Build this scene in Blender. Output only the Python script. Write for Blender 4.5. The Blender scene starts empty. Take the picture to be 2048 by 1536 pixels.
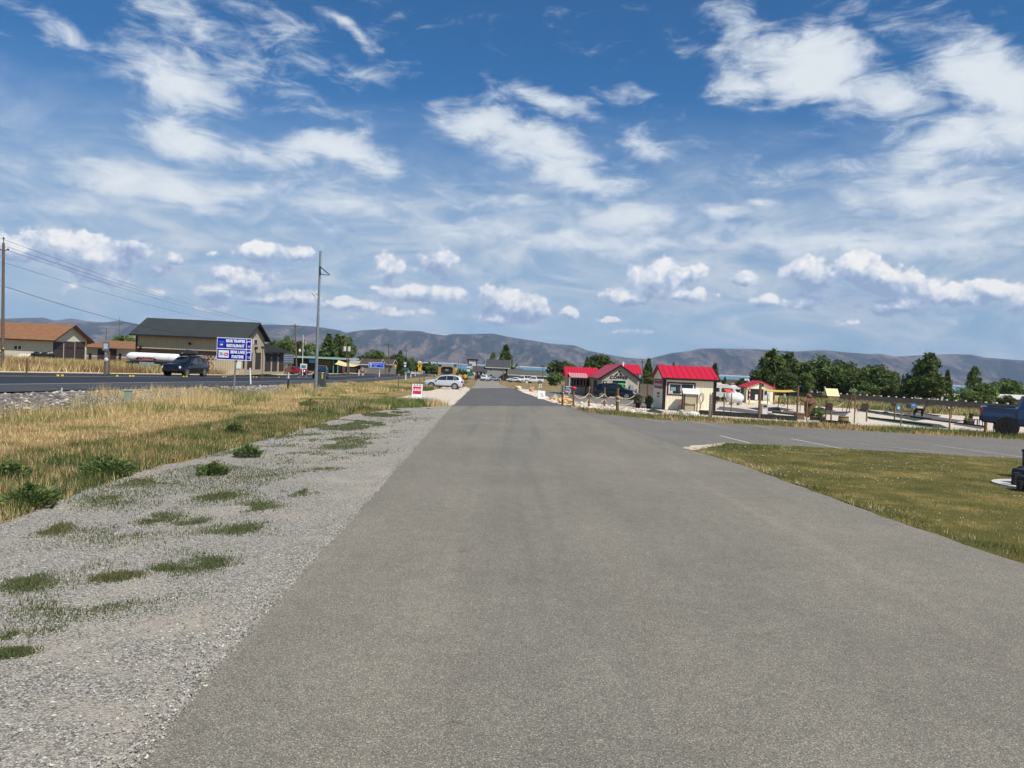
import bpy, bmesh, math, random
import numpy as np
from mathutils import Vector, Matrix, Euler
random.seed(7)
rng = np.random.default_rng(7)
sc = bpy.context.scene
col = sc.collection
R = math.radians
F = 1500.0                       # focal length in photograph pixels (2048 wide)
CAMZ = 1.6

# ---------------------------------------------------------------- camera
pitch = math.atan(40 / F)
roll = math.atan(0.0437)
f_ = Vector((0, math.cos(pitch), -math.sin(pitch)))
r0 = Vector((1, 0, 0))
u0 = r0.cross(f_)
r_ = (math.cos(roll) * r0 + math.sin(roll) * u0).normalized()
u_ = (-math.sin(roll) * r0 + math.cos(roll) * u0).normalized()
cam = bpy.data.cameras.new("camera")
camo = bpy.data.objects.new("camera", cam)
col.objects.link(camo)
camo.matrix_world = Matrix(((r_.x, u_.x, -f_.x, 0), (r_.y, u_.y, -f_.y, 0), (r_.z, u_.z, -f_.z, CAMZ), (0, 0, 0, 1)))
cam.sensor_width = 36
cam.lens = F / 2048 * 36
cam.clip_start = 0.1
cam.clip_end = 60000
sc.camera = camo

def ray(px, py):
    return f_ + r_ * ((px - 1024) / F) - u_ * ((py - 768) / F)
def W(px, py, Y):
    d = ray(px, py)
    t = Y / d.y
    return Vector((d.x * t, Y, CAMZ + d.z * t))
def onX(px, py, X):
    d = ray(px, py)
    t = X / d.x
    return Vector((X, d.y * t, CAMZ + d.z * t))

# ---------------------------------------------------------------- terrain
TL = 0.042                        # the road runs slightly to the left of the view
SB = [-900, -200, -60, -45, -31, -24, -16.2, -15, -13.0, -8, 12, 60, 120, 900]
SZ = [1.3, 1.3, 1.15, 1.1, 0.60, 0.62, 0.47, 0.42, 0.02, 0.0, 0.0, -0.55, -1.25, -1.25]
YB = [-50, 100, 400, 1450, 2450]
YZ = [1.065, -2.13, -5.67, -31.6, -111]
def hz(X, Y):
    s = X + TL * Y
    b = float(np.interp(Y, YB, YZ))
    return b + float(np.interp(s, SB, SZ))
def G(px, py, dz=0.0):
    """ground point seen at a photograph pixel"""
    d = ray(px, py)
    lo, hi = 1.0, 3000.0
    for _ in range(50):
        m = (lo + hi) / 2
        if CAMZ + d.z / d.y * m > hz(d.x / d.y * m, m) + dz: lo = m
        else: hi = m
    Y = (lo + hi) / 2
    return Vector((d.x / d.y * Y, Y, CAMZ + d.z / d.y * Y))
def GY(px, Y):
    """ground point on the vertical plane Y seen at column px (on the horizon line)"""
    X = (px - 1024) / F * Y
    return Vector((X, Y, hz(X, Y)))

# ---------------------------------------------------------------- materials
def lin(c):
    c = c / 255
    return c / 12.92 if c <= 0.04045 else ((c + 0.055) / 1.055) ** 2.4
def S(r, g, b, k=1.0):
    return (lin(r) * k, lin(g) * k, lin(b) * k)
MATS = {}
def newmat(name):
    m = bpy.data.materials.new(name)
    m.use_nodes = True
    nt = m.node_tree
    return m, nt, nt.nodes['Principled BSDF']
def N(nt, t, **kw):
    n = nt.nodes.new(t)
    for k, v in kw.items():
        if k.startswith('i_'):
            n.inputs[k[2:].replace('_', ' ')].default_value = v
        else: setattr(n, k, v)
    return n
def mixc(nt, fac, a, b, blend='MIX'):
    n = nt.nodes.new('ShaderNodeMix'); n.data_type = 'RGBA'; n.blend_type = blend
    for sock, v in ((n.inputs[0], fac), (n.inputs[6], a), (n.inputs[7], b)):
        if isinstance(v, (int, float)): sock.default_value = v
        elif isinstance(v, tuple): sock.default_value = (*v, 1) if len(v) == 3 else v
        else: nt.links.new(v, sock)
    return n.outputs[2]
def ramp(nt, val, stops):
    n = nt.nodes.new('ShaderNodeValToRGB')
    e = n.color_ramp.elements
    while len(e) < len(stops): e.new(0.5)
    for i, (p, c) in enumerate(stops):
        e[i].position = p
        e[i].color = (*c, 1) if isinstance(c, tuple) else (c, c, c, 1)
    nt.links.new(val, n.inputs[0])
    return n.outputs[0]
def noise(nt, vec, scale, detail=4, rough=0.55, dist=0.0):
    n = nt.nodes.new('ShaderNodeTexNoise')
    n.inputs['Scale'].default_value = scale; n.inputs['Detail'].default_value = detail
    n.inputs['Roughness'].default_value = rough; n.inputs['Distortion'].default_value = dist
    if vec is not None: nt.links.new(vec, n.inputs['Vector'])
    return n.outputs['Fac']
def objco(nt, scale=(1, 1, 1), rot=(0, 0, 0)):
    t = nt.nodes.new('ShaderNodeTexCoord')
    m = nt.nodes.new('ShaderNodeMapping')
    m.inputs['Scale'].default_value = scale; m.inputs['Rotation'].default_value = rot
    nt.links.new(t.outputs['Object'], m.inputs['Vector'])
    return m.outputs[0]
def bump(nt, bs, h, strength=0.3, dist=0.01):
    b = nt.nodes.new('ShaderNodeBump')
    b.inputs['Strength'].default_value = strength; b.inputs['Distance'].default_value = dist
    nt.links.new(h, b.inputs['Height']); nt.links.new(b.outputs[0], bs.inputs['Normal'])
def math_(nt, op, a, b=None, c=None):
    n = nt.nodes.new('ShaderNodeMath'); n.operation = op
    for i, v in enumerate((a, b, c)):
        if v is None: continue
        if isinstance(v, (int, float)): n.inputs[i].default_value = v
        else: nt.links.new(v, n.inputs[i])
    return n.outputs[0]
def M(name, c, rough=0.7, metal=0.0, var=0.12, scale=3.0, bmp=0.0, spec=0.4, coat=0.0, stretch=(1, 1, 1)):
    """plain material with a little uneven weathering"""
    if name in MATS: return MATS[name]
    m, nt, bs = newmat(name)
    co = objco(nt, stretch)
    n1 = noise(nt, co, scale, 5, 0.65)
    dark = tuple(x * (1 - var) for x in c); light = tuple(min(1, x * (1 + var)) for x in c)
    nt.links.new(ramp(nt, n1, [(0.3, dark), (0.7, light)]), bs.inputs['Base Color'])
    bs.inputs['Roughness'].default_value = rough; bs.inputs['Metallic'].default_value = metal
    bs.inputs['Specular IOR Level'].default_value = spec
    bs.inputs['Coat Weight'].default_value = coat
    if bmp: bump(nt, bs, noise(nt, co, scale * 8, 4), bmp, 0.02)
    MATS[name] = m
    return m
def Mlines(name, c, dark, period, axis='x', width=0.08, rough=0.75, var=0.08, bmp=0.5):
    """siding, boards, seams: dark lines every period metres"""
    m, nt, bs = newmat(name)
    co = objco(nt)
    sep = nt.nodes.new('ShaderNodeSeparateXYZ'); nt.links.new(co, sep.inputs[0])
    src = {'x': 0, 'y': 1, 'z': 2}
    if axis == 'xy': v = math_(nt, 'ADD', sep.outputs[0], sep.outputs[1])
    else: v = sep.outputs[src[axis]]
    fr = math_(nt, 'FRACT', math_(nt, 'DIVIDE', v, period))
    ln = math_(nt, 'LESS_THAN', fr, width)
    n1 = noise(nt, co, 1.5, 5, 0.65)
    base = ramp(nt, n1, [(0.3, tuple(x * (1 - var) for x in c)), (0.7, tuple(min(1, x * (1 + var)) for x in c))])
    nt.links.new(mixc(nt, ln, base, dark), bs.inputs['Base Color'])
    bs.inputs['Roughness'].default_value = rough
    bump(nt, bs, math_(nt, 'SUBTRACT', 1.0, ln), bmp, 0.02)
    MATS[name] = m
    return m
def Mglass(name='dark_glass', c=(0.015, 0.02, 0.025)):
    if name in MATS: return MATS[name]
    m, nt, bs = newmat(name)
    co = objco(nt)
    nt.links.new(ramp(nt, noise(nt, co, 0.7, 3), [(0.35, c), (0.7, tuple(x * 2.0 for x in c))]), bs.inputs['Base Color'])
    bs.inputs['Roughness'].default_value = 0.08; bs.inputs['Specular IOR Level'].default_value = 0.6
    MATS[name] = m
    return m
def Mpaint(name, c, flake=0.0, rough=0.3):
    if name in MATS: return MATS[name]
    m, nt, bs = newmat(name)
    co = objco(nt)
    nt.links.new(ramp(nt, noise(nt, co, 2.5, 5, 0.7), [(0.3, tuple(x * 0.88 for x in c)), (0.7, tuple(min(1, x * 1.08) for x in c))]), bs.inputs['Base Color'])
    bs.inputs['Metallic'].default_value = flake
    nt.links.new(ramp(nt, noise(nt, co, 6, 4), [(0.3, rough * 0.8), (0.8, rough * 1.3)]), bs.inputs['Roughness'])
    bs.inputs['Coat Weight'].default_value = 0.6; bs.inputs['Coat Roughness'].default_value = 0.08
    MATS[name] = m
    return m
def Mattr(name, rough=0.8, trans=0.0, spec=0.2, mul=1.0):
    """material whose colour comes from each blade's or leaf's own colour, for grass and foliage"""
    if name in MATS: return MATS[name]
    m, nt, bs = newmat(name)
    a = nt.nodes.new('ShaderNodeAttribute'); a.attribute_name = 'col'
    c = mixc(nt, 1.0, a.outputs['Color'], (mul, mul, mul), 'MULTIPLY')
    nt.links.new(c, bs.inputs['Base Color'])
    bs.inputs['Roughness'].default_value = rough; bs.inputs['Specular IOR Level'].default_value = spec
    if trans:
        t = nt.nodes.new('ShaderNodeBsdfTranslucent'); nt.links.new(c, t.inputs[0])
        mx = nt.nodes.new('ShaderNodeMixShader'); mx.inputs[0].default_value = trans
        out = nt.nodes['Material Output']
        nt.links.new(bs.outputs[0], mx.inputs[1]); nt.links.new(t.outputs[0], mx.inputs[2]); nt.links.new(mx.outputs[0], out.inputs[0])
    MATS[name] = m
    return m

# ---------------------------------------------------------------- objects
def tag(o, label=None, cat=None, group=None, kind=None):
    if label: o['label'] = label
    if cat: o['category'] = cat
    if group: o['group'] = group
    if kind: o['kind'] = kind
    return o
def thing(name, label, cat, loc=(0, 0, 0), rz=0.0, group=None):
    o = bpy.data.objects.new(name, None)
    o.empty_display_size = 0.2
    col.objects.link(o)
    o.location = loc; o.rotation_euler = (0, 0, rz)
    return tag(o, label, cat, group)
def rootloc(p):
    while p.parent: p = p.parent
    return p.location
class MB:
    def __init__(s): s.v = []; s.f = []; s.sm = []
    def add(s, vs, fs, smooth=False):
        b = len(s.v); s.v += [tuple(v) for v in vs]; s.f += [tuple(i + b for i in f) for f in fs]; s.sm += [smooth] * len(fs)
        return s
    def box(s, a, b, rz=0.0, c=None):
        x0, x1 = sorted((a[0], b[0])); y0, y1 = sorted((a[1], b[1])); z0, z1 = sorted((a[2], b[2]))
        vs = [(x0, y0, z0), (x1, y0, z0), (x1, y1, z0), (x0, y1, z0), (x0, y0, z1), (x1, y0, z1), (x1, y1, z1), (x0, y1, z1)]
        if rz:
            cx, cy = c or ((x0 + x1) / 2, (y0 + y1) / 2); k, q = math.cos(rz), math.sin(rz)
            vs = [(cx + (x - cx) * k - (y - cy) * q, cy + (x - cx) * q + (y - cy) * k, z) for x, y, z in vs]
        return s.add(vs, [(0, 3, 2, 1), (4, 5, 6, 7), (0, 1, 5, 4), (1, 2, 6, 5), (2, 3, 7, 6), (3, 0, 4, 7)])
    def tube(s, p0, p1, ra, rb=None, n=8, caps=True, smooth=True):
        p0, p1 = Vector(p0), Vector(p1); rb = ra if rb is None else rb
        d = (p1 - p0).normalized(); a = d.orthogonal().normalized(); b = d.cross(a)
        vs = [p0 + (a * math.cos(t) + b * math.sin(t)) * ra for t in [2 * math.pi * i / n for i in range(n)]]
        vs += [p1 + (a * math.cos(t) + b * math.sin(t)) * rb for t in [2 * math.pi * i / n for i in range(n)]]
        s.add(vs, [(i, (i + 1) % n, n + (i + 1) % n, n + i) for i in range(n)], smooth)
        if caps: s.add(vs, [tuple(range(n))[::-1], tuple(range(n, 2 * n))])
        return s
    def path(s, pts, r, n=6):
        for a, b in zip(pts[:-1], pts[1:]): s.tube(a, b, r, r, n)
        return s
    def prism(s, poly, axis, a, b):
        """poly: 2D points in the plane normal to axis, pushed from a to b"""
        def P(u, v, w): return {'x': (w, u, v), 'y': (u, w, v), 'z': (u, v, w)}[axis]
        n = len(poly)
        vs = [P(u, v, a) for u, v in poly] + [P(u, v, b) for u, v in poly]
        return s.add(vs, [tuple(range(n)), tuple(range(n, 2 * n))[::-1]] + [(i, n + i, n + (i + 1) % n, (i + 1) % n) for i in range(n)])
    def ball(s, c, r, n=10, m=6, sq=(1, 1, 1), jit=0.0):
        vs = []; c = Vector(c)
        for j in range(m + 1):
            ph = math.pi * j / m
            for i in range(n):
                t = 2 * math.pi * i / n; k = 1 + random.uniform(-jit, jit) if 0 < j < m else 1
                vs.append((c.x + r * sq[0] * math.sin(ph) * math.cos(t) * k, c.y + r * sq[1] * math.sin(ph) * math.sin(t) * k, c.z + r * sq[2] * math.cos(ph) * k))
        fs = [(j * n + i, (j + 1) * n + i, (j + 1) * n + (i + 1) % n, j * n + (i + 1) % n) for j in range(m) for i in range(n)]
        return s.add(vs, fs, jit == 0)
    def rev(s, prof, c=(0, 0, 0), n=14, smooth=True):
        """profile [(r,z)] revolved round z"""
        vs = [(c[0] + r * math.cos(2 * math.pi * i / n), c[1] + r * math.sin(2 * math.pi * i / n), c[2] + z) for r, z in prof for i in range(n)]
        fs = [(j * n + i, j * n + (i + 1) % n, (j + 1) * n + (i + 1) % n, (j + 1) * n + i) for j in range(len(prof) - 1) for i in range(n)]
        s.add(vs, fs, smooth)
        return s
    def loft(s, rings, caps=True, smooth=True):
        n = len(rings[0]); vs = [p for r in rings for p in r]
        fs = [(j * n + i, j * n + (i + 1) % n, (j + 1) * n + (i + 1) % n, (j + 1) * n + i) for j in range(len(rings) - 1) for i in range(n)]
        s.add(vs, fs, smooth)
        if caps: s.add(vs, [tuple(range(n))[::-1], tuple(range((len(rings) - 1) * n, len(rings) * n))])
        return s
    def build(s, name, mat, parent=None, world=False, label=None, bevel=0.0):
        me = bpy.data.meshes.new(name)
        o_ = rootloc(parent) if (world and parent) else Vector((0, 0, 0))
        me.from_pydata([(v[0] - o_.x, v[1] - o_.y, v[2] - o_.z) for v in s.v], [], s.f)
        me.polygons.foreach_set('use_smooth', s.sm)
        bm = bmesh.new(); bm.from_mesh(me)
        bmesh.ops.recalc_face_normals(bm, faces=bm.faces)
        bm.to_mesh(me); bm.free()
        if mat: me.materials.append(mat)
        o = bpy.data.objects.new(name, me); col.objects.link(o)
        if parent: o.parent = parent
        if label: o['label'] = label
        if bevel:
            b = o.modifiers.new('bevel', 'BEVEL'); b.width = bevel; b.segments = 2; b.limit_method = 'ANGLE'; b.angle_limit = R(40)
        return o
def clone(root, loc=None, rz=None, label=None, group=None, scale=None, hide=None):
    def cp(o, par):
        c = o.copy(); col.objects.link(c)
        if par is not None: c.parent = par; c.matrix_parent_inverse = o.matrix_parent_inverse
        for ch in list(KIDS(o)): cp(ch, c)
        return c
    c = cp(root, None)
    if loc is not None: c.location = loc
    if rz is not None: c.rotation_euler = (0, 0, rz)
    if scale is not None: c.scale = scale if isinstance(scale, (tuple, list)) else (scale,) * 3
    if label: c['label'] = label
    if group: c['group'] = group
    return c
def KIDS(o): return [c for c in bpy.data.objects if c.parent is o]
def text(name, body, size, mat, parent, loc, rot=(math.pi / 2, 0, 0), ext=0.004, sx=1.0, world=False, bold=0.0, shear=0.0, align='CENTER'):
    cu = bpy.data.curves.new(name, 'FONT')
    cu.body = body; cu.size = size; cu.extrude = ext; cu.align_x = align; cu.align_y = 'CENTER'; cu.offset = bold; cu.shear = shear
    cu.resolution_u = 3
    tmp = bpy.data.objects.new('tmp', cu); col.objects.link(tmp)
    dg = bpy.context.evaluated_depsgraph_get()
    me = bpy.data.meshes.new_from_object(tmp.evaluated_get(dg))
    bpy.data.objects.remove(tmp); bpy.data.curves.remove(cu)
    me.name = name
    me.materials.clear(); me.materials.append(mat)
    L = Vector(loc)
    if world: L = L - rootloc(parent)
    me.transform(Matrix.Translation(L) @ Euler(rot).to_matrix().to_4x4() @ Matrix.Diagonal((sx, 1, 1, 1)))
    o = bpy.data.objects.new(name, me); col.objects.link(o); o.parent = parent
    return o
def layer(name, poly, z, mat, kind='structure', fine=0):
    """ground surface following the terrain, z metres above it"""
    bm = bmesh.new()
    vs = [bm.verts.new((x, y, 0)) for x, y in poly]
    bm.faces.new(vs)
    bmesh.ops.triangulate(bm, faces=bm.faces[:])
    n = Vector((1, TL, 0)).normalized()
    for s in SB[1:-1]:
        g = bm.verts[:] + bm.edges[:] + bm.faces[:]
        bmesh.ops.bisect_plane(bm, geom=g, plane_co=(s, 0, 0), plane_no=n)
    for y in YB[1:3]:
        g = bm.verts[:] + bm.edges[:] + bm.faces[:]
        bmesh.ops.bisect_plane(bm, geom=g, plane_co=(0, y, 0), plane_no=(0, 1, 0))
    for v in bm.verts: v.co.z = hz(v.co.x, v.co.y) + z
    bmesh.ops.recalc_face_normals(bm, faces=bm.faces)
    for f in bm.faces:
        f.normal_update()
        if f.normal.z < 0: f.normal_flip()
    me = bpy.data.meshes.new(name); bm.to_mesh(me); bm.free()
    me.materials.append(mat)
    o = bpy.data.objects.new(name, me); col.objects.link(o)
    return tag(o, kind=kind)
def rough_edge(pts, amp=0.12, step=0.5, seed=1):
    """adds small irregularities along a polygon"""
    rr = random.Random(seed); out = []
    for i in range(len(pts)):
        a, b = Vector(pts[i][:2]), Vector(pts[(i + 1) % len(pts)][:2])
        L = (b - a).length; k = max(1, min(60, int(L / step)))
        for j in range(k):
            p = a.lerp(b, j / k)
            q = amp if j else 0
            out.append((p.x + rr.uniform(-q, q), p.y + rr.uniform(-q, q)))
    return out
def cloud(name, P, T, C, mat, kind='stuff', label=None, cat=None, parent=None):
    """many small triangles as one mesh: P (n,3,3) corners, C (n,3) colours"""
    n = len(P)
    me = bpy.data.meshes.new(name)
    me.vertices.add(n * 3); me.loops.add(n * 3); me.polygons.add(n)
    me.vertices.foreach_set('co', P.reshape(-1).astype(np.float32))
    me.loops.foreach_set('vertex_index', np.arange(n * 3, dtype=np.int32))
    me.polygons.foreach_set('loop_start', np.arange(0, n * 3, 3, dtype=np.int32))
    me.polygons.foreach_set('loop_total', np.full(n, 3, dtype=np.int32))
    me.update(calc_edges=True)
    a = me.color_attributes.new('col', 'FLOAT_COLOR', 'POINT')
    cc = np.ones((n * 3, 4), dtype=np.float32); cc[:, :3] = np.repeat(C, 3, axis=0)
    a.data.foreach_set('color', cc.reshape(-1))
    me.materials.append(mat)
    o = bpy.data.objects.new(name, me); col.objects.link(o)
    if parent: o.parent = parent; return o
    return tag(o, label, cat, kind=kind)
def hzv(X, Y):
    s = X + TL * Y
    return np.interp(Y, YB, YZ) + np.interp(s, SB, SZ)
def blades(X, Y, H, Wd, lean=0.35, dz=0.0):
    n = len(X); Z = hzv(X, Y) + dz
    a = rng.uniform(0, 2 * np.pi, n); b = rng.uniform(0, 2 * np.pi, n)
    l = rng.uniform(0, lean, n) * H
    P = np.zeros((n, 3, 3))
    P[:, 0] = np.stack([X - np.cos(a) * Wd / 2, Y - np.sin(a) * Wd / 2, Z - 0.01], 1)
    P[:, 1] = np.stack([X + np.cos(a) * Wd / 2, Y + np.sin(a) * Wd / 2, Z - 0.01], 1)
    P[:, 2] = np.stack([X + np.cos(b) * l, Y + np.sin(b) * l, Z + H], 1)
    return P
def mixcol(n, cols, wts=None, var=0.2):
    c = np.array(cols)[rng.choice(len(cols), n, p=wts)]
    return c * rng.uniform(1 - var, 1 + var, (n, 1))
def inpoly(X, Y, poly):
    ins = np.zeros(len(X), bool); n = len(poly)
    for i in range(n):
        x1, y1 = poly[i][:2]; x2, y2 = poly[(i + 1) % n][:2]
        c = ((y1 > Y) != (y2 > Y)) & (X < (x2 - x1) * (Y - y1) / ((y2 - y1) + 1e-12) + x1)
        ins ^= c
    return ins
def vnoise(X, Y, s, seed=0):
    """smooth value noise on arrays"""
    r2 = np.random.default_rng(seed); T = r2.random((64, 64))
    x = X / s + 100; y = Y / s + 100
    xi = np.floor(x).astype(int); yi = np.floor(y).astype(int); fx = x - xi; fy = y - yi
    fx = fx * fx * (3 - 2 * fx); fy = fy * fy * (3 - 2 * fy)
    g = lambda i, j: T[i % 64, j % 64]
    return (g(xi, yi) * (1 - fx) + g(xi + 1, yi) * fx) * (1 - fy) + (g(xi, yi + 1) * (1 - fx) + g(xi + 1, yi + 1) * fx) * fy
def scatter(poly, n):
    xs = [p[0] for p in poly]; ys = [p[1] for p in poly]
    X = rng.uniform(min(xs), max(xs), n); Y = rng.uniform(min(ys), max(ys), n)
    k = inpoly(X, Y, poly)
    return X[k], Y[k]
def scatter_px(poly, n):
    """scatter so that the density seen by a viewer on the road is even; the points stay on the ground"""
    xs = [p[0] for p in poly]; ys = [p[1] for p in poly]
    X = rng.uniform(min(xs), max(xs), n); Y = rng.uniform(min(ys), max(ys), n)
    k = inpoly(X, Y, poly); out = [G(a, b) for a, b in zip(X[k], Y[k])]
    return np.array([p.x for p in out]), np.array([p.y for p in out])
def GP(*pts): return [tuple(G(x, y)[:2]) for x, y in pts]
# ---------------------------------------------------------------- sky, sun, air
SUN_EL, SUN_AZ = R(53), R(137)        # azimuth from the view direction (+Y) towards +X
sund = Vector((math.cos(SUN_EL) * math.sin(SUN_AZ), math.cos(SUN_EL) * math.cos(SUN_AZ), math.sin(SUN_EL)))
sl = bpy.data.lights.new("sun", 'SUN'); sl.energy = 5.0; sl.angle = R(0.53); sl.color = (1.0, 0.94, 0.85)
so = bpy.data.objects.new("sun", sl); col.objects.link(so)
so.rotation_euler = sund.to_track_quat('Z', 'Y').to_euler()
so.location = (0, 0, 60)

world = bpy.data.worlds.new("World"); sc.world = world; world.use_nodes = True
nt = world.node_tree; nt.nodes.clear()
wo = N(nt, 'ShaderNodeOutputWorld'); bg = N(nt, 'ShaderNodeBackground'); bg.inputs[1].default_value = 0.094
nt.links.new(bg.outputs[0], wo.inputs[0])
sky = N(nt, 'ShaderNodeTexSky'); sky.sky_type = 'NISHITA'; sky.sun_disc = False
sky.sun_elevation = SUN_EL; sky.sun_rotation = SUN_AZ
sky.altitude = 1800; sky.air_density = 1.0; sky.dust_density = 0.6; sky.ozone_density = 2.2
tc = N(nt, 'ShaderNodeTexCoord'); sep = N(nt, 'ShaderNodeSeparateXYZ'); nt.links.new(tc.outputs['Generated'], sep.inputs[0])
az = math_(nt, 'MULTIPLY', math_(nt, 'ARCTAN2', sep.outputs[0], sep.outputs[1]), 57.29578)
el = math_(nt, 'MULTIPLY', math_(nt, 'ARCSINE', sep.outputs[2]), 57.29578)
comb = N(nt, 'ShaderNodeCombineXYZ'); nt.links.new(az, comb.inputs[0]); nt.links.new(el, comb.inputs[1])
P0 = comb.outputs[0]
def aze(px, py):
    d = ray(px, py).normalized()
    return Vector((math.degrees(math.atan2(d.x, d.y)), math.degrees(math.asin(d.z))))
def warp(vec, scale, amp, detail=3, sc3=(1, 1, 1)):
    mp = N(nt, 'ShaderNodeMapping'); mp.inputs['Scale'].default_value = sc3; nt.links.new(vec, mp.inputs[0])
    n = N(nt, 'ShaderNodeTexNoise'); n.inputs['Scale'].default_value = scale; n.inputs['Detail'].default_value = detail
    nt.links.new(mp.outputs[0], n.inputs['Vector'])
    s = N(nt, 'ShaderNodeVectorMath', operation='SUBTRACT'); nt.links.new(n.outputs['Color'], s.inputs[0]); s.inputs[1].default_value = (0.5, 0.5, 0.5)
    k = N(nt, 'ShaderNodeVectorMath', operation='SCALE'); nt.links.new(s.outputs[0], k.inputs[0]); k.inputs['Scale'].default_value = amp
    a = N(nt, 'ShaderNodeVectorMath', operation='ADD'); nt.links.new(vec, a.inputs[0]); nt.links.new(k.outputs[0], a.inputs[1])
    m = N(nt, 'ShaderNodeVectorMath', operation='MULTIPLY'); nt.links.new(a.outputs[0], m.inputs[0]); m.inputs[1].default_value = (1, 1, 0)
    return m.outputs[0]
def blobs(vec, lst, op='MAXIMUM'):
    acc = None
    for (cx, cy, rx, ry, ro, w) in lst:
        c = aze(cx, cy); t = math.radians(ro)
        e1 = aze(cx + rx * math.cos(t), cy + rx * math.sin(t)) - c
        e2 = aze(cx - ry * math.sin(t), cy + ry * math.cos(t)) - c
        mp = N(nt, 'ShaderNodeMapping', vector_type='TEXTURE')
        mp.inputs['Location'].default_value = (c.x, c.y, 0)
        mp.inputs['Rotation'].default_value = (0, 0, math.atan2(e1.y, e1.x))
        mp.inputs['Scale'].default_value = (e1.length, e2.length, 1)
        nt.links.new(vec, mp.inputs[0])
        g = N(nt, 'ShaderNodeTexGradient', gradient_type='SPHERICAL'); nt.links.new(mp.outputs[0], g.inputs[0])
        if acc is None: acc = math_(nt, 'MULTIPLY', g.outputs['Fac'], w)
        elif op == 'ADD': acc = math_(nt, 'MULTIPLY_ADD', g.outputs['Fac'], w, acc)
        else: acc = math_(nt, 'MAXIMUM', acc, math_(nt, 'MULTIPLY', g.outputs['Fac'], w))
    return acc
def sstep(v, lo, hi):
    n = N(nt, 'ShaderNodeMapRange', interpolation_type='SMOOTHSTEP')
    n.inputs[1].default_value = lo; n.inputs[2].default_value = hi; nt.links.new(v, n.inputs[0])
    return n.outputs[0]
# high soft sheets
soft = [(400, 70, 260, 60, 30, .8), (360, 160, 150, 85, 15, 1.15), (560, 70, 200, 40, 30, .6), (700, 130, 170, 22, 28, .4), (690, 60, 150, 16, 35, .6), (790, 42, 55, 18, -25, .45),
        (150, 80, 190, 32, 28, .5), (620, 215, 200, 28, 15, .35),
        (370, 272, 140, 52, 14, 1.35), (500, 300, 110, 30, 14, .9), (670, 303, 165, 48, 3, 1.4),
        (330, 372, 290, 52, 6, 1.25), (700, 395, 260, 45, 4, .8), (60, 330, 120, 50, 0, .5), (70, 415, 210, 45, 0, .75),
        (960, 245, 120, 55, 8, 1.2), (1090, 205, 130, 36, 4, 1.1), (1080, 300, 190, 55, 14, 1.25), (1290, 290, 80, 40, 14, .9), (1160, 350, 160, 42, 12, 1.1), (1270, 185, 60, 25, 0, .45),
        (1250, 435, 190, 50, 8, 1.1), (1010, 400, 240, 45, 6, .6),
        (1480, 60, 120, 90, 45, .7), (1400, 75, 50, 40, 0, .3), (1620, 135, 190, 95, 4, 1.6), (1500, 170, 90, 60, -10, 1.1), (1760, 190, 190, 70, 8, 1.3), (1985, 170, 190, 110, 25, 1.5), (1900, 290, 260, 70, -14, 1.2), (1850, 55, 320, 60, 10, .45), (2010, 260, 160, 90, 0, 1.2),
        (1560, 350, 300, 35, -2, .55), (1850, 385, 250, 52, -3, 1.25), (1450, 432, 70, 26, 4, 1.0), (1510, 408, 50, 18, 0, .8), (1980, 430, 210, 45, -6, 1.0), (1720, 480, 520, 42, 0, 1.1), (1180, 480, 620, 36, 2, .95), (900, 470, 260, 26, 2, .5), (660, 445, 60, 18, 0, .7), (350, 450, 240, 18, 12, .35)]
Pw = warp(P0, 0.22, 3.2, 4)
fs = math_(nt, 'MULTIPLY', blobs(Pw, [(a, b, c * 1.12, d * 1.15, e, g) for a, b, c, d, e, g in soft]), 1.25)
mp = N(nt, 'ShaderNodeMapping'); mp.inputs['Scale'].default_value = (0.32, 0.85, 1); mp.inputs['Rotation'].default_value = (0, 0, R(12)); nt.links.new(P0, mp.inputs[0])
ns1 = noise(nt, mp.outputs[0], 0.8, 9, 0.66, 0.5)
ds = math_(nt, 'ADD', fs, math_(nt, 'MULTIPLY', math_(nt, 'SUBTRACT', ns1, 0.52), 2.6))
dens_soft = math_(nt, 'MULTIPLY', sstep(ds, 0.04, 1.15), 0.93)
# thin veil that fills the lower sky
nsv = noise(nt, mp.outputs[0], 0.45, 7, 0.62, 1.0)
veil = math_(nt, 'MULTIPLY', sstep(el, 20.0, 7.5), math_(nt, 'ADD', 0.62, math_(nt, 'MULTIPLY', sstep(nsv, 0.25, 0.75), 0.36)))
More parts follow.
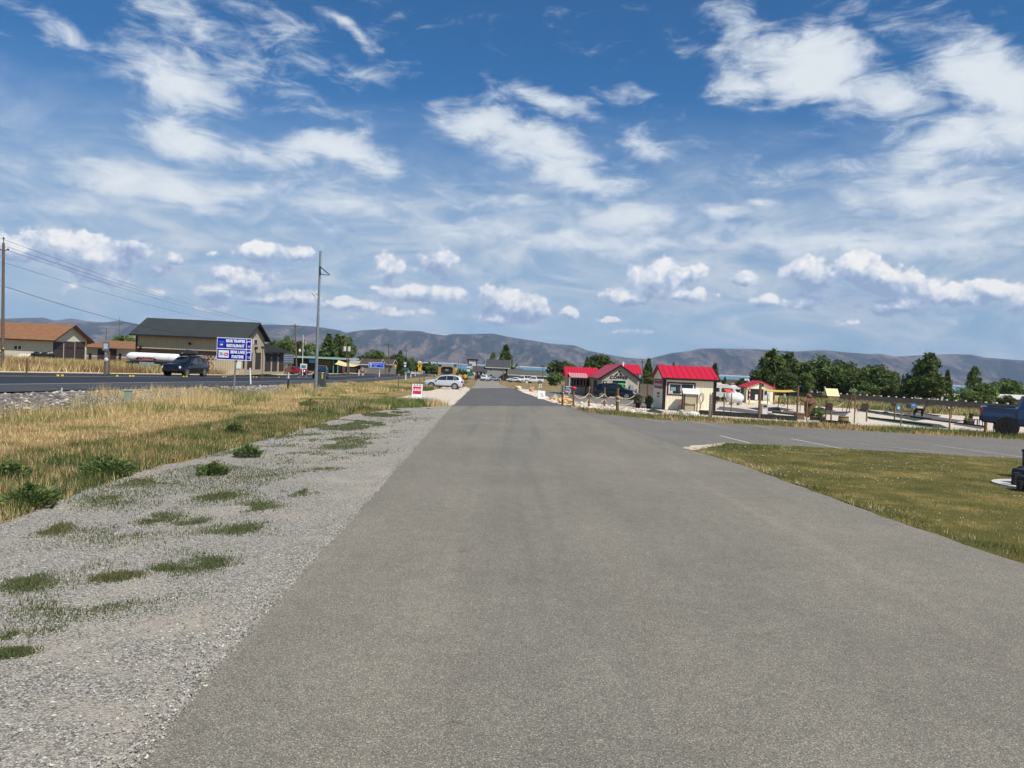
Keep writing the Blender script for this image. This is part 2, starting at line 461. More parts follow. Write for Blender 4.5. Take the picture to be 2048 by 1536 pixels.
# cumulus heaps
cum = [(30, 495, 70, 32, 8, 1.2), (110, 490, 75, 36, 8, 1.3), (185, 512, 90, 42, 8, 1.45), (265, 495, 60, 26, 8, 1.0), (200, 545, 80, 28, 10, 1.0), (350, 517, 32, 17, 0, .9), (425, 507, 18, 12, 0, .7),
       (522, 503, 58, 24, 0, 1.3), (602, 507, 36, 20, 0, 1.1), (447, 546, 44, 22, 0, 1.05), (495, 560, 70, 34, 0, 1.15), (435, 582, 50, 26, 0, 1.15), (545, 598, 120, 20, 4, 1.0), (320, 545, 30, 24, -30, .7), (150, 575, 45, 20, -20, .6), (315, 583, 35, 18, 0, .7), (600, 595, 70, 24, 0, .95), (410, 614, 80, 12, 4, .7), (700, 608, 90, 17, 2, 1.0), (215, 605, 30, 10, 0, .6),
       (783, 536, 34, 34, -50, 1.05), (880, 520, 45, 34, -30, .85), (880, 545, 110, 20, 3, .65), (745, 577, 24, 12, 0, .8), (845, 586, 110, 22, 2, 1.15), (795, 625, 55, 15, 0, 1.0), (850, 622, 30, 14, 0, .8), (700, 632, 30, 10, 0, .6),
       (985, 598, 34, 34, 0, 1.2), (1030, 612, 74, 34, 8, 1.4), (1000, 635, 55, 15, 0, 1.2), (1085, 628, 34, 12, 0, .8), (1138, 626, 26, 16, 0, 1.0),
       (1310, 560, 62, 40, -8, 1.45), (1255, 592, 62, 24, 0, 1.2), (1380, 548, 42, 22, -20, 1.2), (1370, 590, 60, 22, 0, .95), (1220, 641, 40, 9, 0, .8), (1260, 661, 70, 9, 0, .6),
       (1490, 558, 44, 24, 20, .9), (1532, 600, 36, 17, 0, 1.1), (1620, 552, 60, 42, 15, 1.1), (1610, 605, 60, 26, 0, .8), (1715, 535, 46, 38, 20, 1.4), (1770, 562, 64, 34, 25, 1.4), (1850, 575, 80, 34, 30, 1.0), (1800, 612, 90, 24, 0, 1.1), (1915, 590, 80, 26, 4, 1.15), (1985, 580, 80, 24, 6, 1.15), (2045, 600, 60, 36, 0, 1.0), (1730, 610, 60, 20, 0, .6), (1890, 640, 60, 10, 0, .5), (1720, 645, 90, 12, 0, .5)]
Pc = warp(P0, 0.9, 0.8, 4)
fc = blobs(Pc, [(a, b, c * 1.35, d * 1.4, e, g) for a, b, c, d, e, g in cum])
def billow(off):
    ad = N(nt, 'ShaderNodeVectorMath', operation='ADD'); nt.links.new(P0, ad.inputs[0]); ad.inputs[1].default_value = off
    v = N(nt, 'ShaderNodeTexVoronoi'); v.feature = 'F1'; v.inputs['Scale'].default_value = 0.62
    v.inputs['Detail'].default_value = 4; v.inputs['Roughness'].default_value = 0.55; v.voronoi_dimensions = '2D'
    nt.links.new(ad.outputs[0], v.inputs['Vector'])
    return v.outputs['Distance']
b1 = billow((0, 0, 0))
ns3 = noise(nt, P0, 0.85, 8, 0.6)
dc = math_(nt, 'ADD', fc, math_(nt, 'ADD', math_(nt, 'MULTIPLY', math_(nt, 'SUBTRACT', ns3, 0.48), 0.95), math_(nt, 'MULTIPLY', math_(nt, 'SUBTRACT', 0.36, b1), 0.3)))
dens_c = math_(nt, 'MULTIPLY', sstep(dc, 0.17, 0.40), 0.97)
halo = math_(nt, 'MULTIPLY', math_(nt, 'MULTIPLY', sstep(dc, -0.1, 0.45), sstep(fc, 0.02, 0.3)), 0.6)
up_ = N(nt, 'ShaderNodeVectorMath', operation='ADD'); nt.links.new(Pc, up_.inputs[0]); up_.inputs[1].default_value = (0.12, 0.55, 0)
fcu = blobs(up_.outputs[0], [(a, b, c * 1.35, d * 1.4, e, g) for a, b, c, d, e, g in cum])
rel = math_(nt, 'SUBTRACT', fc, fcu)
ns4 = noise(nt, P0, 1.9, 5, 0.6)
edge = sstep(dc, 1.2, 0.2)
lightc = math_(nt, 'ADD', math_(nt, 'ADD', math_(nt, 'MULTIPLY', rel, 0.85), math_(nt, 'MULTIPLY', math_(nt, 'SUBTRACT', ns4, 0.5), 0.9)), math_(nt, 'MULTIPLY_ADD', math_(nt, 'SUBTRACT', 0.4, b1), 0.4, 0.64))
shade = [(310, 545, 120, 32, 6, .9), (90, 545, 130, 26, 6, .7), (590, 548, 140, 32, 3, .8), (880, 555, 100, 26, 0, .9), (540, 610, 150, 15, 3, .5), (1330, 612, 90, 16, 0, .95), (1640, 590, 100, 52, 10, 1.0), (1740, 600, 110, 52, 0, 1.1), (1570, 578, 60, 22, 0, .7), (1920, 620, 150, 22, 0, .9), (1860, 650, 180, 18, 0, .6), (1080, 632, 60, 14, 0, .6), (1530, 616, 50, 8, 0, .6), (1250, 455, 200, 16, 3, .7), (1450, 500, 200, 12, 0, .5), (1080, 420, 120, 12, 8, .4), (400, 500, 110, 26, -10, .5)]
sh = blobs(Pc, shade, 'ADD')
lightc = math_(nt, 'SUBTRACT', lightc, math_(nt, 'MULTIPLY', sh, 0.5))
ccol = ramp(nt, lightc, [(0.10, S(152, 172, 204, 10.0)), (0.40, S(184, 200, 222, 10.0)), (0.60, S(222, 228, 238, 10.0)), (0.86, S(255, 253, 250, 10.0))])
# shading of the soft sheets
ns2 = noise(nt, Pw, 0.35, 5, 0.55)
softc = ramp(nt, math_(nt, 'SUBTRACT', math_(nt, 'ADD', math_(nt, 'MULTIPLY', ns2, 0.55), math_(nt, 'MULTIPLY', ds, 0.35)), math_(nt, 'MULTIPLY', sh, 0.2)),
             [(0.15, S(170, 190, 216, 10.0)), (0.45, S(206, 217, 230, 10.0)), (0.8, S(232, 238, 242, 10.0))])
base = mixc(nt, 1.0, sky.outputs[0], (0.24, 0.74, 1.06), 'MULTIPLY')
skygrade = base
c1 = mixc(nt, veil, skygrade, ramp(nt, nsv, [(0.33, S(163, 182, 202, 10.0)), (0.48, S(180, 196, 211, 10.0)), (0.66, S(208, 217, 226, 10.0))]))
shm = sstep(sh, 0.2, 1.0)
c1b = mixc(nt, math_(nt, 'MULTIPLY', shm, 0.4), c1, S(150, 172, 205, 10.0))
c2 = mixc(nt, dens_soft, c1b, softc)
c2h = mixc(nt, halo, c2, S(190, 204, 222, 10.0))
c3 = mixc(nt, dens_c, c2h, ccol)
horiz = sstep(el, 3.0, 0.0)
nt.links.new(c3, bg.inputs[0])
world.cycles.sampling_method = 'MANUAL'; world.cycles.sample_map_resolution = 512

sc.view_settings.view_transform = 'Standard'; sc.view_settings.look = 'None'; sc.view_settings.gamma = 1.0
sc.view_settings.exposure = 0.12; sc.view_settings.use_curve_mapping = False
sc.cycles.max_bounces = 6; sc.cycles.diffuse_bounces = 2; sc.cycles.glossy_bounces = 3; sc.cycles.transparent_max_bounces = 8
sc.cycles.volume_bounces = 0; sc.cycles.use_denoising = True
sc.cycles.use_adaptive_sampling = True; sc.cycles.adaptive_threshold = 0.02

HAZE = 4.4e-5
mh = bpy.data.materials.new("haze"); mh.use_nodes = True
hn = mh.node_tree; hn.nodes.clear()
ho = hn.nodes.new('ShaderNodeOutputMaterial'); pv = hn.nodes.new('ShaderNodeVolumePrincipled')
pv.inputs['Density'].default_value = HAZE; pv.inputs['Color'].default_value = (0.55, 0.72, 1.0, 1); pv.inputs['Anisotropy'].default_value = 0.0
hn.links.new(pv.outputs[0], ho.inputs['Volume'])
hb = MB().box((-17500, -800, -740), (17500, 16500, 780)).build('haze', mh)
tag(hb, kind='stuff')

# ---------------------------------------------------------------- ground materials
def gravelmat(name, cols, stone=55.0, rough=0.85, bstr=0.6, patch=0.35, tint=(1, 1, 1), dirt=None):
    m, nt, bs = newmat(name)
    co = objco(nt)
    v = nt.nodes.new('ShaderNodeTexVoronoi'); v.inputs['Scale'].default_value = stone; nt.links.new(co, v.inputs['Vector'])
    sepc = nt.nodes.new('ShaderNodeSeparateColor'); nt.links.new(v.outputs['Color'], sepc.inputs[0])
    c = ramp(nt, sepc.outputs[0], [(i / (len(cols) - 1), k) for i, k in enumerate(cols)])
    gap = ramp(nt, v.outputs['Distance'], [(0.25, 1.0), (0.75, 0.42)])
    c = mixc(nt, 1.0, c, gap, 'MULTIPLY')
    big = noise(nt, co, 0.45, 6, 0.7)
    c = mixc(nt, patch, c, ramp(nt, big, [(0.3, (0.3, 0.3, 0.3)), (0.7, (1, 1, 1))]), 'MULTIPLY')
    if dirt:
        d = ramp(nt, noise(nt, co, 0.8, 7, 0.72), [(0.5, 0.0), (0.68, 1.0)])
        c = mixc(nt, d, c, dirt)
    nt.links.new(c, bs.inputs['Base Color']); bs.inputs['Roughness'].default_value = rough; bs.inputs['Specular IOR Level'].default_value = 0.25
    bump(nt, bs, math_(nt, 'SUBTRACT', 1.0, v.outputs['Distance']), bstr, 0.012)
    return m
def asphalt(name, c, speck=0.55, scale=150.0, tint=0.12, rough=0.85, wear=False):
    m, nt, bs = newmat(name)
    co = objco(nt)
    v = nt.nodes.new('ShaderNodeTexVoronoi'); v.inputs['Scale'].default_value = scale; nt.links.new(co, v.inputs['Vector'])
    sepc = nt.nodes.new('ShaderNodeSeparateColor'); nt.links.new(v.outputs['Color'], sepc.inputs[0])
    g = ramp(nt, sepc.outputs[0], [(0.0, (1 - speck,) * 3), (0.55, (0.95,) * 3), (0.86, (1.1, 1.08, 1.04)), (0.97, (2.1, 2.05, 1.9))])
    n1 = noise(nt, co, 0.35, 6, 0.68); n2 = noise(nt, objco(nt, (0.9, 0.06, 1), (0, 0, R(2.4))), 1.2, 5, 0.6); n3 = noise(nt, co, 6.0, 5, 0.7)
    t = ramp(nt, n1, [(0.3, (1 - tint,) * 3), (0.7, (1 + tint, 1 + tint * 0.95, 1 + tint * 0.85))])
    t2 = ramp(nt, n2, [(0.35, (0.93, 0.93, 0.94)), (0.65, (1.06, 1.05, 1.04))])
    t3 = ramp(nt, n3, [(0.35, (0.92, 0.92, 0.92)), (0.65, (1.07, 1.07, 1.06))])
    x = mixc(nt, 1.0, (c[0], c[1], c[2]), g, 'MULTIPLY')
    for k in (t, t2, t3): x = mixc(nt, 1.0, x, k, 'MULTIPLY')
    if wear:
        w1 = noise(nt, objco(nt, (1.6, 0.035, 1), (0, 0, R(2.4))), 1.0, 3, 0.5, 0.3)
        x = mixc(nt, 1.0, x, ramp(nt, w1, [(0.30, (0.84, 0.84, 0.85)), (0.42, (1.0, 1.0, 1.0)), (0.6, (1.02, 1.01, 1.0)), (0.7, (1.13, 1.12, 1.1))]), 'MULTIPLY')
        st = noise(nt, co, 1.7, 6, 0.75)
        x = mixc(nt, 1.0, x, ramp(nt, st, [(0.27, (0.72, 0.71, 0.70)), (0.36, (1, 1, 1)), (0.66, (1, 1, 1)), (0.76, (1.16, 1.13, 1.07))]), 'MULTIPLY')
        ck = nt.nodes.new('ShaderNodeTexVoronoi'); ck.feature = 'DISTANCE_TO_EDGE'; ck.inputs['Scale'].default_value = 0.16
        wc = nt.nodes.new('ShaderNodeVectorMath'); wc.operation = 'ADD'; nt.links.new(co, wc.inputs[0])
        wn = nt.nodes.new('ShaderNodeTexNoise'); wn.inputs['Scale'].default_value = 1.6; wn.inputs['Detail'].default_value = 6; nt.links.new(co, wn.inputs['Vector']); nt.links.new(wn.outputs['Color'], wc.inputs[1])
        nt.links.new(wc.outputs[0], ck.inputs['Vector'])
        cm = math_(nt, 'MULTIPLY', math_(nt, 'LESS_THAN', ck.outputs['Distance'], 0.0012), math_(nt, 'GREATER_THAN', noise(nt, co, 0.22, 2), 0.6))
        x = mixc(nt, math_(nt, 'MULTIPLY', cm, 0.55), x, (0.05, 0.05, 0.05))
    nt.links.new(x, bs.inputs['Base Color']); bs.inputs['Roughness'].default_value = rough; bs.inputs['Specular IOR Level'].default_value = 0.3
    bump(nt, bs, noise(nt, co, scale * 0.8, 3, 0.7), 0.5, 0.004)
    return m
def soil(name, cols, scale=0.6, fine=30.0):
    m, nt, bs = newmat(name)
    co = objco(nt)
    n1 = noise(nt, co, scale, 8, 0.72); n2 = noise(nt, co, fine, 4, 0.7)
    c = ramp(nt, n1, [(0.28 + 0.44 * i / (len(cols) - 1), k) for i, k in enumerate(cols)])
    c = mixc(nt, 0.5, c, ramp(nt, n2, [(0.3, (0.35, 0.35, 0.35)), (0.7, (1.25, 1.25, 1.2))]), 'MULTIPLY')
    nt.links.new(c, bs.inputs['Base Color']); bs.inputs['Roughness'].default_value = 0.95; bs.inputs['Specular IOR Level'].default_value = 0.1
    bump(nt, bs, n2, 0.6, 0.03)
    return m
m_ground = soil('field', [S(104, 100, 64, .8), S(142, 124, 84, .8), S(170, 148, 106, .8), S(112, 106, 68, .8)], 0.35, 6)
m_gravel = gravelmat('gravel_stones', [S(118, 114, 105), S(156, 151, 140), S(184, 178, 165), S(216, 210, 195), S(164, 160, 150)], 95, patch=.18, dirt=S(168, 158, 142))
m_verge = soil('verge', [S(96, 92, 56, .8), S(140, 120, 82, .85), S(178, 152, 104, .85), S(150, 120, 90, .8)], 0.9, 25)
m_path = asphalt('path_asphalt', S(134, 130, 119, .9), 0.6, 210.0, wear=True)
m_path2 = asphalt('newer_asphalt', S(98, 98, 96, .9), 0.4)
m_path3 = asphalt('worn_asphalt', S(146, 142, 132, .9), 0.4)
m_lot = asphalt('lot_asphalt', S(126, 123, 116, .86), 0.5)
m_hwy = asphalt('highway_asphalt', S(44, 46, 53, .85), 0.4, 90, 0.08, 0.6)
m_hsh = asphalt('shoulder_asphalt', S(74, 76, 80, .85), 0.45, 90)
m_cream = gravelmat('cream_gravel', [S(226, 206, 180), S(244, 228, 204), S(252, 240, 222), S(232, 210, 190)], 28, bstr=0.35, patch=0.12)
m_rocks = gravelmat('verge_rocks', [S(88, 84, 76), S(132, 124, 112), S(170, 160, 148), S(112, 104, 94)], 9, bstr=0.9, patch=0.4)
m_sand = soil('roadside_sand', [S(196, 184, 148), S(212, 200, 166), S(180, 168, 130)], 1.5, 12)
m_lawn = soil('lawn_soil', [S(76, 80, 40, .8), S(112, 106, 56, .8), S(172, 148, 90, .85)], 0.8, 40)
m_conc = M('concrete', S(196, 192, 180), 0.85, var=0.1, scale=2, bmp=0.1)

# one ground sheet
ss = sorted(set(SB + [-30000, -8000, -3000, -1500, 1500, 3000, 8000, 30000] + list(np.arange(-60, 60, 6.0))))
yy = [-300, -50, -10] + list(range(0, 200, 10)) + list(range(200, 1450, 50)) + [1450, 1600, 2500, 9000, 12000]
gm = MB()
gv = []
for y in yy:
    for s in ss:
        x = s - TL * y
        gv.append((x, y, hz(x, y) if y <= 1600 else -45.0))
nS = len(ss)
gf = [(j * nS + i, j * nS + i + 1, (j + 1) * nS + i + 1, (j + 1) * nS + i) for j in range(len(yy) - 1) for i in range(nS - 1)]
gm.add(gv, gf)
tag(gm.build('ground', m_ground), kind='structure')

# lake
m, nt, bs = newmat('lake_water')
co = objco(nt, (0.0006, 0.003, 1))
nt.links.new(ramp(nt, noise(nt, co, 1.0, 5, 0.6), [(0.3, S(44, 96, 122, .85)), (0.5, S(62, 128, 150, .85)), (0.62, S(92, 156, 168, .85)), (0.8, S(52, 108, 132, .85))]), bs.inputs['Base Color'])
bs.inputs['Roughness'].default_value = 0.45; bs.inputs['Specular IOR Level'].default_value = 0.3
bump(nt, bs, noise(nt, objco(nt, (0.02, 0.05, 1)), 1.0, 4), 0.3, 1.0)
tag(MB().add([(-25000, 1440, -31.6), (25000, 1440, -31.6), (25000, 9900, -31.6), (-25000, 9900, -31.6)], [(0, 1, 2, 3)]).build('lake', m), kind='structure')

# mountains
sky_pts = [(-900, 640), (-400, 642), (-150, 640), (0, 637), (50, 636), (85, 635), (110, 641), (142, 637), (172, 642), (210, 645), (235, 641), (275, 648), (330, 652), (420, 652), (530, 649), (560, 650), (600, 651), (640, 654), (680, 661), (692, 666), (700, 664), (730, 660), (755, 659), (772, 656.5), (780, 660), (800, 660), (843, 662), (860, 667), (890, 671), (905, 668), (940, 668), (985, 667), (1005, 671), (1025, 675), (1065, 681), (1100, 687), (1150, 691), (1175, 701), (1200, 706), (1215, 709), (1250, 715), (1275, 717), (1295, 718), (1320, 712), (1345, 706), (1360, 704), (1380, 702), (1400, 697), (1440, 697), (1510, 698), (1560, 701), (1590, 703), (1640, 700), (1700, 705), (1740, 708), (1760, 707), (1790, 713), (1830, 711), (1900, 708), (1945, 709), (1970, 715), (2048, 721), (2200, 724), (2500, 730), (3000, 740)]
DR, DB = 12500.0, 9600.0
nc, nr = 1500, 70
pxs = np.linspace(-900, 3000, nc)
pys = np.interp(pxs, [p[0] for p in sky_pts], [p[1] for p in sky_pts])
mt = np.zeros((nr, nc, 3))
def fbm(X, Y, s, o=5, seed=3):
    r = 0; a = 1; t = 0
    for k in range(o):
        r = r + a * vnoise(X, Y, s / 2 ** k, seed + k); t += a; a *= 0.5
    return r / t
ridge = [W(a, b, DR) for a, b in zip(pxs, pys)]
RX = np.array([p.x for p in ridge]); RZ = np.array([p.z for p in ridge])
for j in range(nr):
    t = j / (nr - 8) if j < nr - 8 else 1 + (j - nr + 8) * 0.05
    Yj = DB + (DR - DB) * t
    X = RX * Yj / DR
    g = 1 - np.abs(2 * fbm(X + 900 * t, np.full(nc, 700 * t), 1500, 5, 11) - 1)       # spurs and gullies running down the face
    g2 = 1 - np.abs(2 * fbm(X - 400 * t, np.full(nc, 900 * t), 420, 4, 21) - 1)
    base = -34.0
    tt = min(t, 1)
    prof = 0.10 * tt + 0.9 * tt ** 1.35 if t <= 1 else 1 - (t - 1) * 1.5
    env = np.sin(math.pi * min(tt, 1)) ** 0.8
    H = RZ - base
    Z = base + H * prof + H * env * ((g - 0.72) * 1.25 + (g2 - 0.72) * 0.5)
    Z = np.minimum(Z, base + (H * Yj / DR) * (0.985 if t < 0.97 else 1.0) if t <= 1 else base + H * prof)
    if j == 0: Z = np.full(nc, -60.0)
    if t <= 1: Z = np.maximum(Z, base - 2 + 14 * min(t * 8, 1))
    mt[j, :, 0] = X; mt[j, :, 1] = Yj + (g - 0.7) * 500 * env; mt[j, :, 2] = Z
me = bpy.data.meshes.new('hills')
idx = np.arange(nr * nc).reshape(nr, nc)
fq = np.stack([idx[:-1, :-1], idx[:-1, 1:], idx[1:, 1:], idx[1:, :-1]], -1).reshape(-1, 4)
me.from_pydata(mt.reshape(-1, 3).tolist(), [], fq.tolist())
me.polygons.foreach_set('use_smooth', [True] * len(me.polygons))
m, nt, bs = newmat('scrub_and_gully_shade')
co = objco(nt, (1, 0.4, 1.6))
n1 = noise(nt, objco(nt, (1, 0.3, 0.55), (0, R(20), 0)), 0.0065, 9, 0.7, 0.8); n2 = noise(nt, co, 0.02, 6, 0.75); n3 = noise(nt, objco(nt, (1, 0.25, 0.25)), 0.0022, 6, 0.6)
rock = ramp(nt, n2, [(0.3, S(108, 92, 80, .55)), (0.52, S(146, 126, 108, .6)), (0.75, S(186, 166, 144, .65))])
scrub_shade = ramp(nt, n2, [(0.35, S(34, 44, 34, .45)), (0.7, S(66, 72, 52, .5))])
c = mixc(nt, ramp(nt, math_(nt, 'ADD', math_(nt, 'MULTIPLY', n1, 0.55), math_(nt, 'MULTIPLY', n3, 0.45)), [(0.44, 0.0), (0.53, 1.0)]), rock, scrub_shade)  # scrub patches over rock; the stretched streaks also paint gully shade
nt.links.new(c, bs.inputs['Base Color']); bs.inputs['Roughness'].default_value = 0.95; bs.inputs['Specular IOR Level'].default_value = 0.05
bump(nt, bs, n2, 0.9, 25.0)
me.materials.append(m)
o = bpy.data.objects.new('hills', me); col.objects.link(o); tag(o, kind='structure')
# pale beach along the far shore
m_beach = soil('beach_sand', [S(190, 180, 160), S(214, 206, 188), S(150, 146, 126)], 0.004, 0.05)
bv = []
for i in range(0, 121):
    x = -9000 + 18000 * i / 120
    k = 0.5 + 0.5 * math.sin(i * 0.7) * math.sin(i * 0.23)
    bv += [(x, 9480 - 160 * k, -31.0), (x, 9760, -21.0)]
tag(MB().add(bv, [(2 * i, 2 * i + 2, 2 * i + 3, 2 * i + 1) for i in range(120)]).build('beach', m_beach), kind='structure')

# ---------------------------------------------------------------- paved and gravel surfaces
def S2(s, Y): return (s - TL * Y, Y)
pl = lambda px, py: tuple(G(px, py)[:2])
left_edge = [pl(x, y) for x, y in ((905, 812), (800, 930), (700, 1043), (600, 1152), (455, 1310), (270, 1536))]
sL = [p[0] + TL * p[1] for p in left_edge]; print('path left s', [round(v, 2) for v in sL])
near_l = (left_edge[-1][0] - 0.05, 0.2)
right_pts = [pl(x, y) for x, y in ((2048, 1130), (1800, 1046), (1650, 992), (1550, 955), (1480, 930), (1410, 908), (1366, 897))]
lot_top = [pl(x, y) for x, y in ((1128, 811), (1180, 826), (1290, 838), (1400, 844), (1500, 850), (1650, 858), (1800, 866.5), (1940, 873), (2048, 880), (2400, 900))]
lawn_top = [pl(x, y) for x, y in ((1390, 893), (1450, 887), (1600, 893), (1800, 905), (2048, 918), (2500, 944))]
seam = [pl(898, 812), pl(1130, 812)]
print('right', right_pts[0], right_pts[-1], 'lot', lot_top[0], lot_top[-1])
path_poly = [near_l] + left_edge[::-1] + [pl(1128, 812)] + [right_pts[-1]] + right_pts[::-1][1:] + [(right_pts[0][0] + 0.6, right_pts[0][1] * 0.75), (right_pts[0][0] + 0.9, 0.2)]
far_l = [pl(x, y) for x, y in ((905, 812), (913, 806), (928, 791), (942, 777))]
far_r = [pl(x, y) for x, y in ((1020, 776), (1036, 780), (1059, 790), (1097, 803), (1128, 812))]
layer('path', rough_edge(path_poly, 0.03, 0.35, 3), 0.012, m_path)
layer('path_middle', [far_l[0], *far_l[1:], *far_r], 0.016, m_path2)
fe = [pl(942, 777), pl(950, 770), pl(953.5, 763.5), pl(985, 763.5), pl(1000, 769), pl(1020, 776)]
Yq = fe[2][1]; print('far path Y', Yq)
layer('path_far', [fe[0], fe[1], fe[2], (fe[2][0] - TL * 60, Yq + 60), (fe[3][0] - TL * 60, Yq + 60), fe[3], fe[4], fe[5]], 0.02, m_path3)
lotp = [pl(1128, 811)] + lot_top[1:] + lawn_top[::-1] + [right_pts[-1]]
layer('parking_lot', lotp, 0.008, m_lot)
# car park painted lines
m_line = M('worn_white_paint', S(190, 186, 170), 0.8, var=0.25, scale=9)
def strip(name, pts, w, z, mat):
    mb = MB(); vs = []
    P = [Vector((*p[:2], 0)) for p in pts]
    for i, p in enumerate(P):
        d = (P[min(i + 1, len(P) - 1)] - P[max(i - 1, 0)]).normalized(); n = Vector((-d.y, d.x, 0)) * w / 2
        for q in (p - n, p + n): vs.append((q.x, q.y, hz(q.x, q.y) + z))
    mb.add(vs, [(2 * i, 2 * i + 1, 2 * i + 3, 2 * i + 2) for i in range(len(P) - 1)])
    return tag(mb.build(name, mat), kind='structure')
for a, b in (((1582, 878), (1703, 902)), ((1440, 872), (1500, 887)), ((1870, 891), (2060, 917)), ((1365, 841), (1425, 850)), ((1505, 851), (1545, 858)), ((1290, 839), (1330, 845)), ((1720, 888), (1880, 906))):
    a, b = G(*a), G(*b)
    strip('parking_line', [a.lerp(b, t / 6) for t in range(7)], 0.09, 0.014, m_line)

# highway
hs = [-31.0, -24.0, -18.6, -15.0]
def band(name, s0, s1, y0, y1, z, mat, step=10):
    n = int((y1 - y0) / step); vs = []
    for i in range(n + 1):
        y = y0 + (y1 - y0) * i / n
        for s in (s0, s1):
            x, _ = S2(s, y); vs.append((x, y, hz(x, y) + z))
    return tag(MB().add(vs, [(2 * i, 2 * i + 1, 2 * i + 3, 2 * i + 2) for i in range(n)]).build(name, mat), kind='structure')
band('highway_far_lane', -31, -24, -20, 420, 0.06, m_hwy)
band('highway_near_lane', -24, -18.4, -20, 420, 0.06, m_hwy)
band('highway_shoulder', -18.4, -16.2, -20, 420, 0.058, m_hsh)
band('highway_shoulder_edge', -16.2, -15.4, -20, 420, 0.056, m_hsh)
m_yel = M('yellow_line_paint', S(176, 150, 60), 0.7, var=0.15, scale=4)
band('highway_yellow_line', -24.25, -24.11, -20, 420, 0.066, m_yel)
band('highway_yellow_line', -23.97, -23.83, -20, 420, 0.066, m_yel)
band('highway_white_line', -18.5, -18.38, -20, 420, 0.066, m_line)
m_dash = M('yellow_marker', S(238, 214, 70), 0.5, var=0.05)
for px in (113, 122, 232, 258, 264, 365, 371, 444, 449, 505, 511, 556, 595, 640, 682, 722):
    u = (px - 1024) / F
    # where the centre line crosses this column
    Y = 20.0
    for _ in range(40): Y = 24.05 / (-(px - 1024 + 0.0437 * 25) / F - TL) if -(px - 1024) / F > TL + 0.02 else 300
    if Y < 400:
        x, _ = S2(-24.04, Y); z = hz(x, Y) + 0.07
        tag(MB().prism([(x - 0.06, z), (x + 0.06, z), (x + 0.05, z + 0.09), (x - 0.05, z + 0.09)], 'y', Y, Y + 0.06).box((x - 0.045, Y - 0.004, z + 0.05), (x + 0.045, Y, z + 0.08)).build('road_marker', m_dash),
            'small yellow raised road marker on the centre line of the highway', 'road marker', 'yellow raised markers along the highway centre line')
# embankment of rocks by the highway, sandy far edge
layer('rock_embankment', rough_edge([S2(-15.35, 8), S2(-15.35, 75), S2(-13.2, 75), S2(-13.4, 45), S2(-12.9, 30), S2(-13.6, 8)], 0.3, 1.0, 5), 0.02, m_rocks)
band('sandy_roadside', -32.6, -31.0, -20, 250, 0.03, m_sand)
# grey gravel shoulder left of the path
gl = GP((905, 812), (850, 813), (790, 818), (700, 830), (640, 848), (560, 872), (500, 888), (430, 908), (330, 930), (230, 962), (120, 1003), (0, 1050))
gl += [(gl[-1][0] - 3, gl[-1][1] - 2), (-9, 0.2), (near_l[0] + .4, near_l[1])] + [(x + .4, y) for x, y in left_edge[::-1]]
layer('gravel_shoulder', rough_edge(gl, 0.14, 0.4, 9), 0.005, m_gravel)
vg = GP((1130, 812), (1180, 826), (1290, 838), (1500, 850), (1800, 866.5), (2048, 880), (2400, 900), (2400, 888), (2048, 868), (1800, 855), (1500, 839), (1290, 828), (1180, 818))
layer('grass_strip_soil', rough_edge(vg, 0.1, 0.6, 4), 0.010, m_verge)
layer('left_verge', [S2(-13.5, 4), S2(-13.2, 110), S2(-6.2, 110)] + [(a[0] - 0.1, a[1]) for a in GP((905, 812), (790, 818), (640, 848), (500, 888), (330, 930), (120, 1003))] + [S2(-13, 8)], 0.0025, m_verge)
# cream gravel: parking by the silver car, and the golf ground
layer('cream_gravel_pull_in', rough_edge(GP((905, 811), (928, 791), (941, 777), (925, 771.5), (845, 776), (838, 790), (800, 795), (720, 806), (700, 811), (800, 814)), 0.15, 0.8, 2), 0.0075, m_cream)
cg = GP((1142, 814), (1180, 819), (1290, 828), (1500, 839.5), (1800, 855), (2048, 868), (2400, 888))
cg += [(60, 62), (66, 100), (40, 112), (22, 100)] + GP((1420, 812), (1300, 812), (1180, 808), (1140, 809))
layer('golf_gravel', rough_edge(cg, 0.15, 0.9, 12), 0.0035, m_cream)
layer('coffee_lot', GP((1060, 789), (1100, 803), (1150, 808), (1180, 808), (1300, 815), (1420, 815), (1440, 800), (1290, 792), (1180, 789), (1100, 781)), 0.0065, m_lot)
layer('cream_border', rough_edge(GP((1035, 779), (1058, 789), (1098, 803), (1130, 811), (1150, 810), (1100, 796), (1076, 786), (1075, 781), (1040, 777)), 0.12, 0.6, 8), 0.009, m_cream)
# lawn with the white concrete pad
lawn = [right_pts[-1]] + right_pts[::-1][1:] + [(right_pts[0][0] + 1.2, right_pts[0][1] * 0.8), (14, 3), (30, 8), lawn_top[-1]] + lawn_top[::-1][1:]
layer('lawn_soil', rough_edge(lawn, 0.05, 0.4, 6), 0.014, m_lawn)
layer('lawn_corner_gravel', rough_edge(GP((1364, 897), (1392, 892), (1450, 887), (1440, 893), (1400, 899), (1385, 902)), 0.06, 0.3, 3), 0.022, m_cream)
print('lawn', [tuple(round(v, 1) for v in p) for p in right_pts], [tuple(round(v, 1) for v in p) for p in lawn_top])
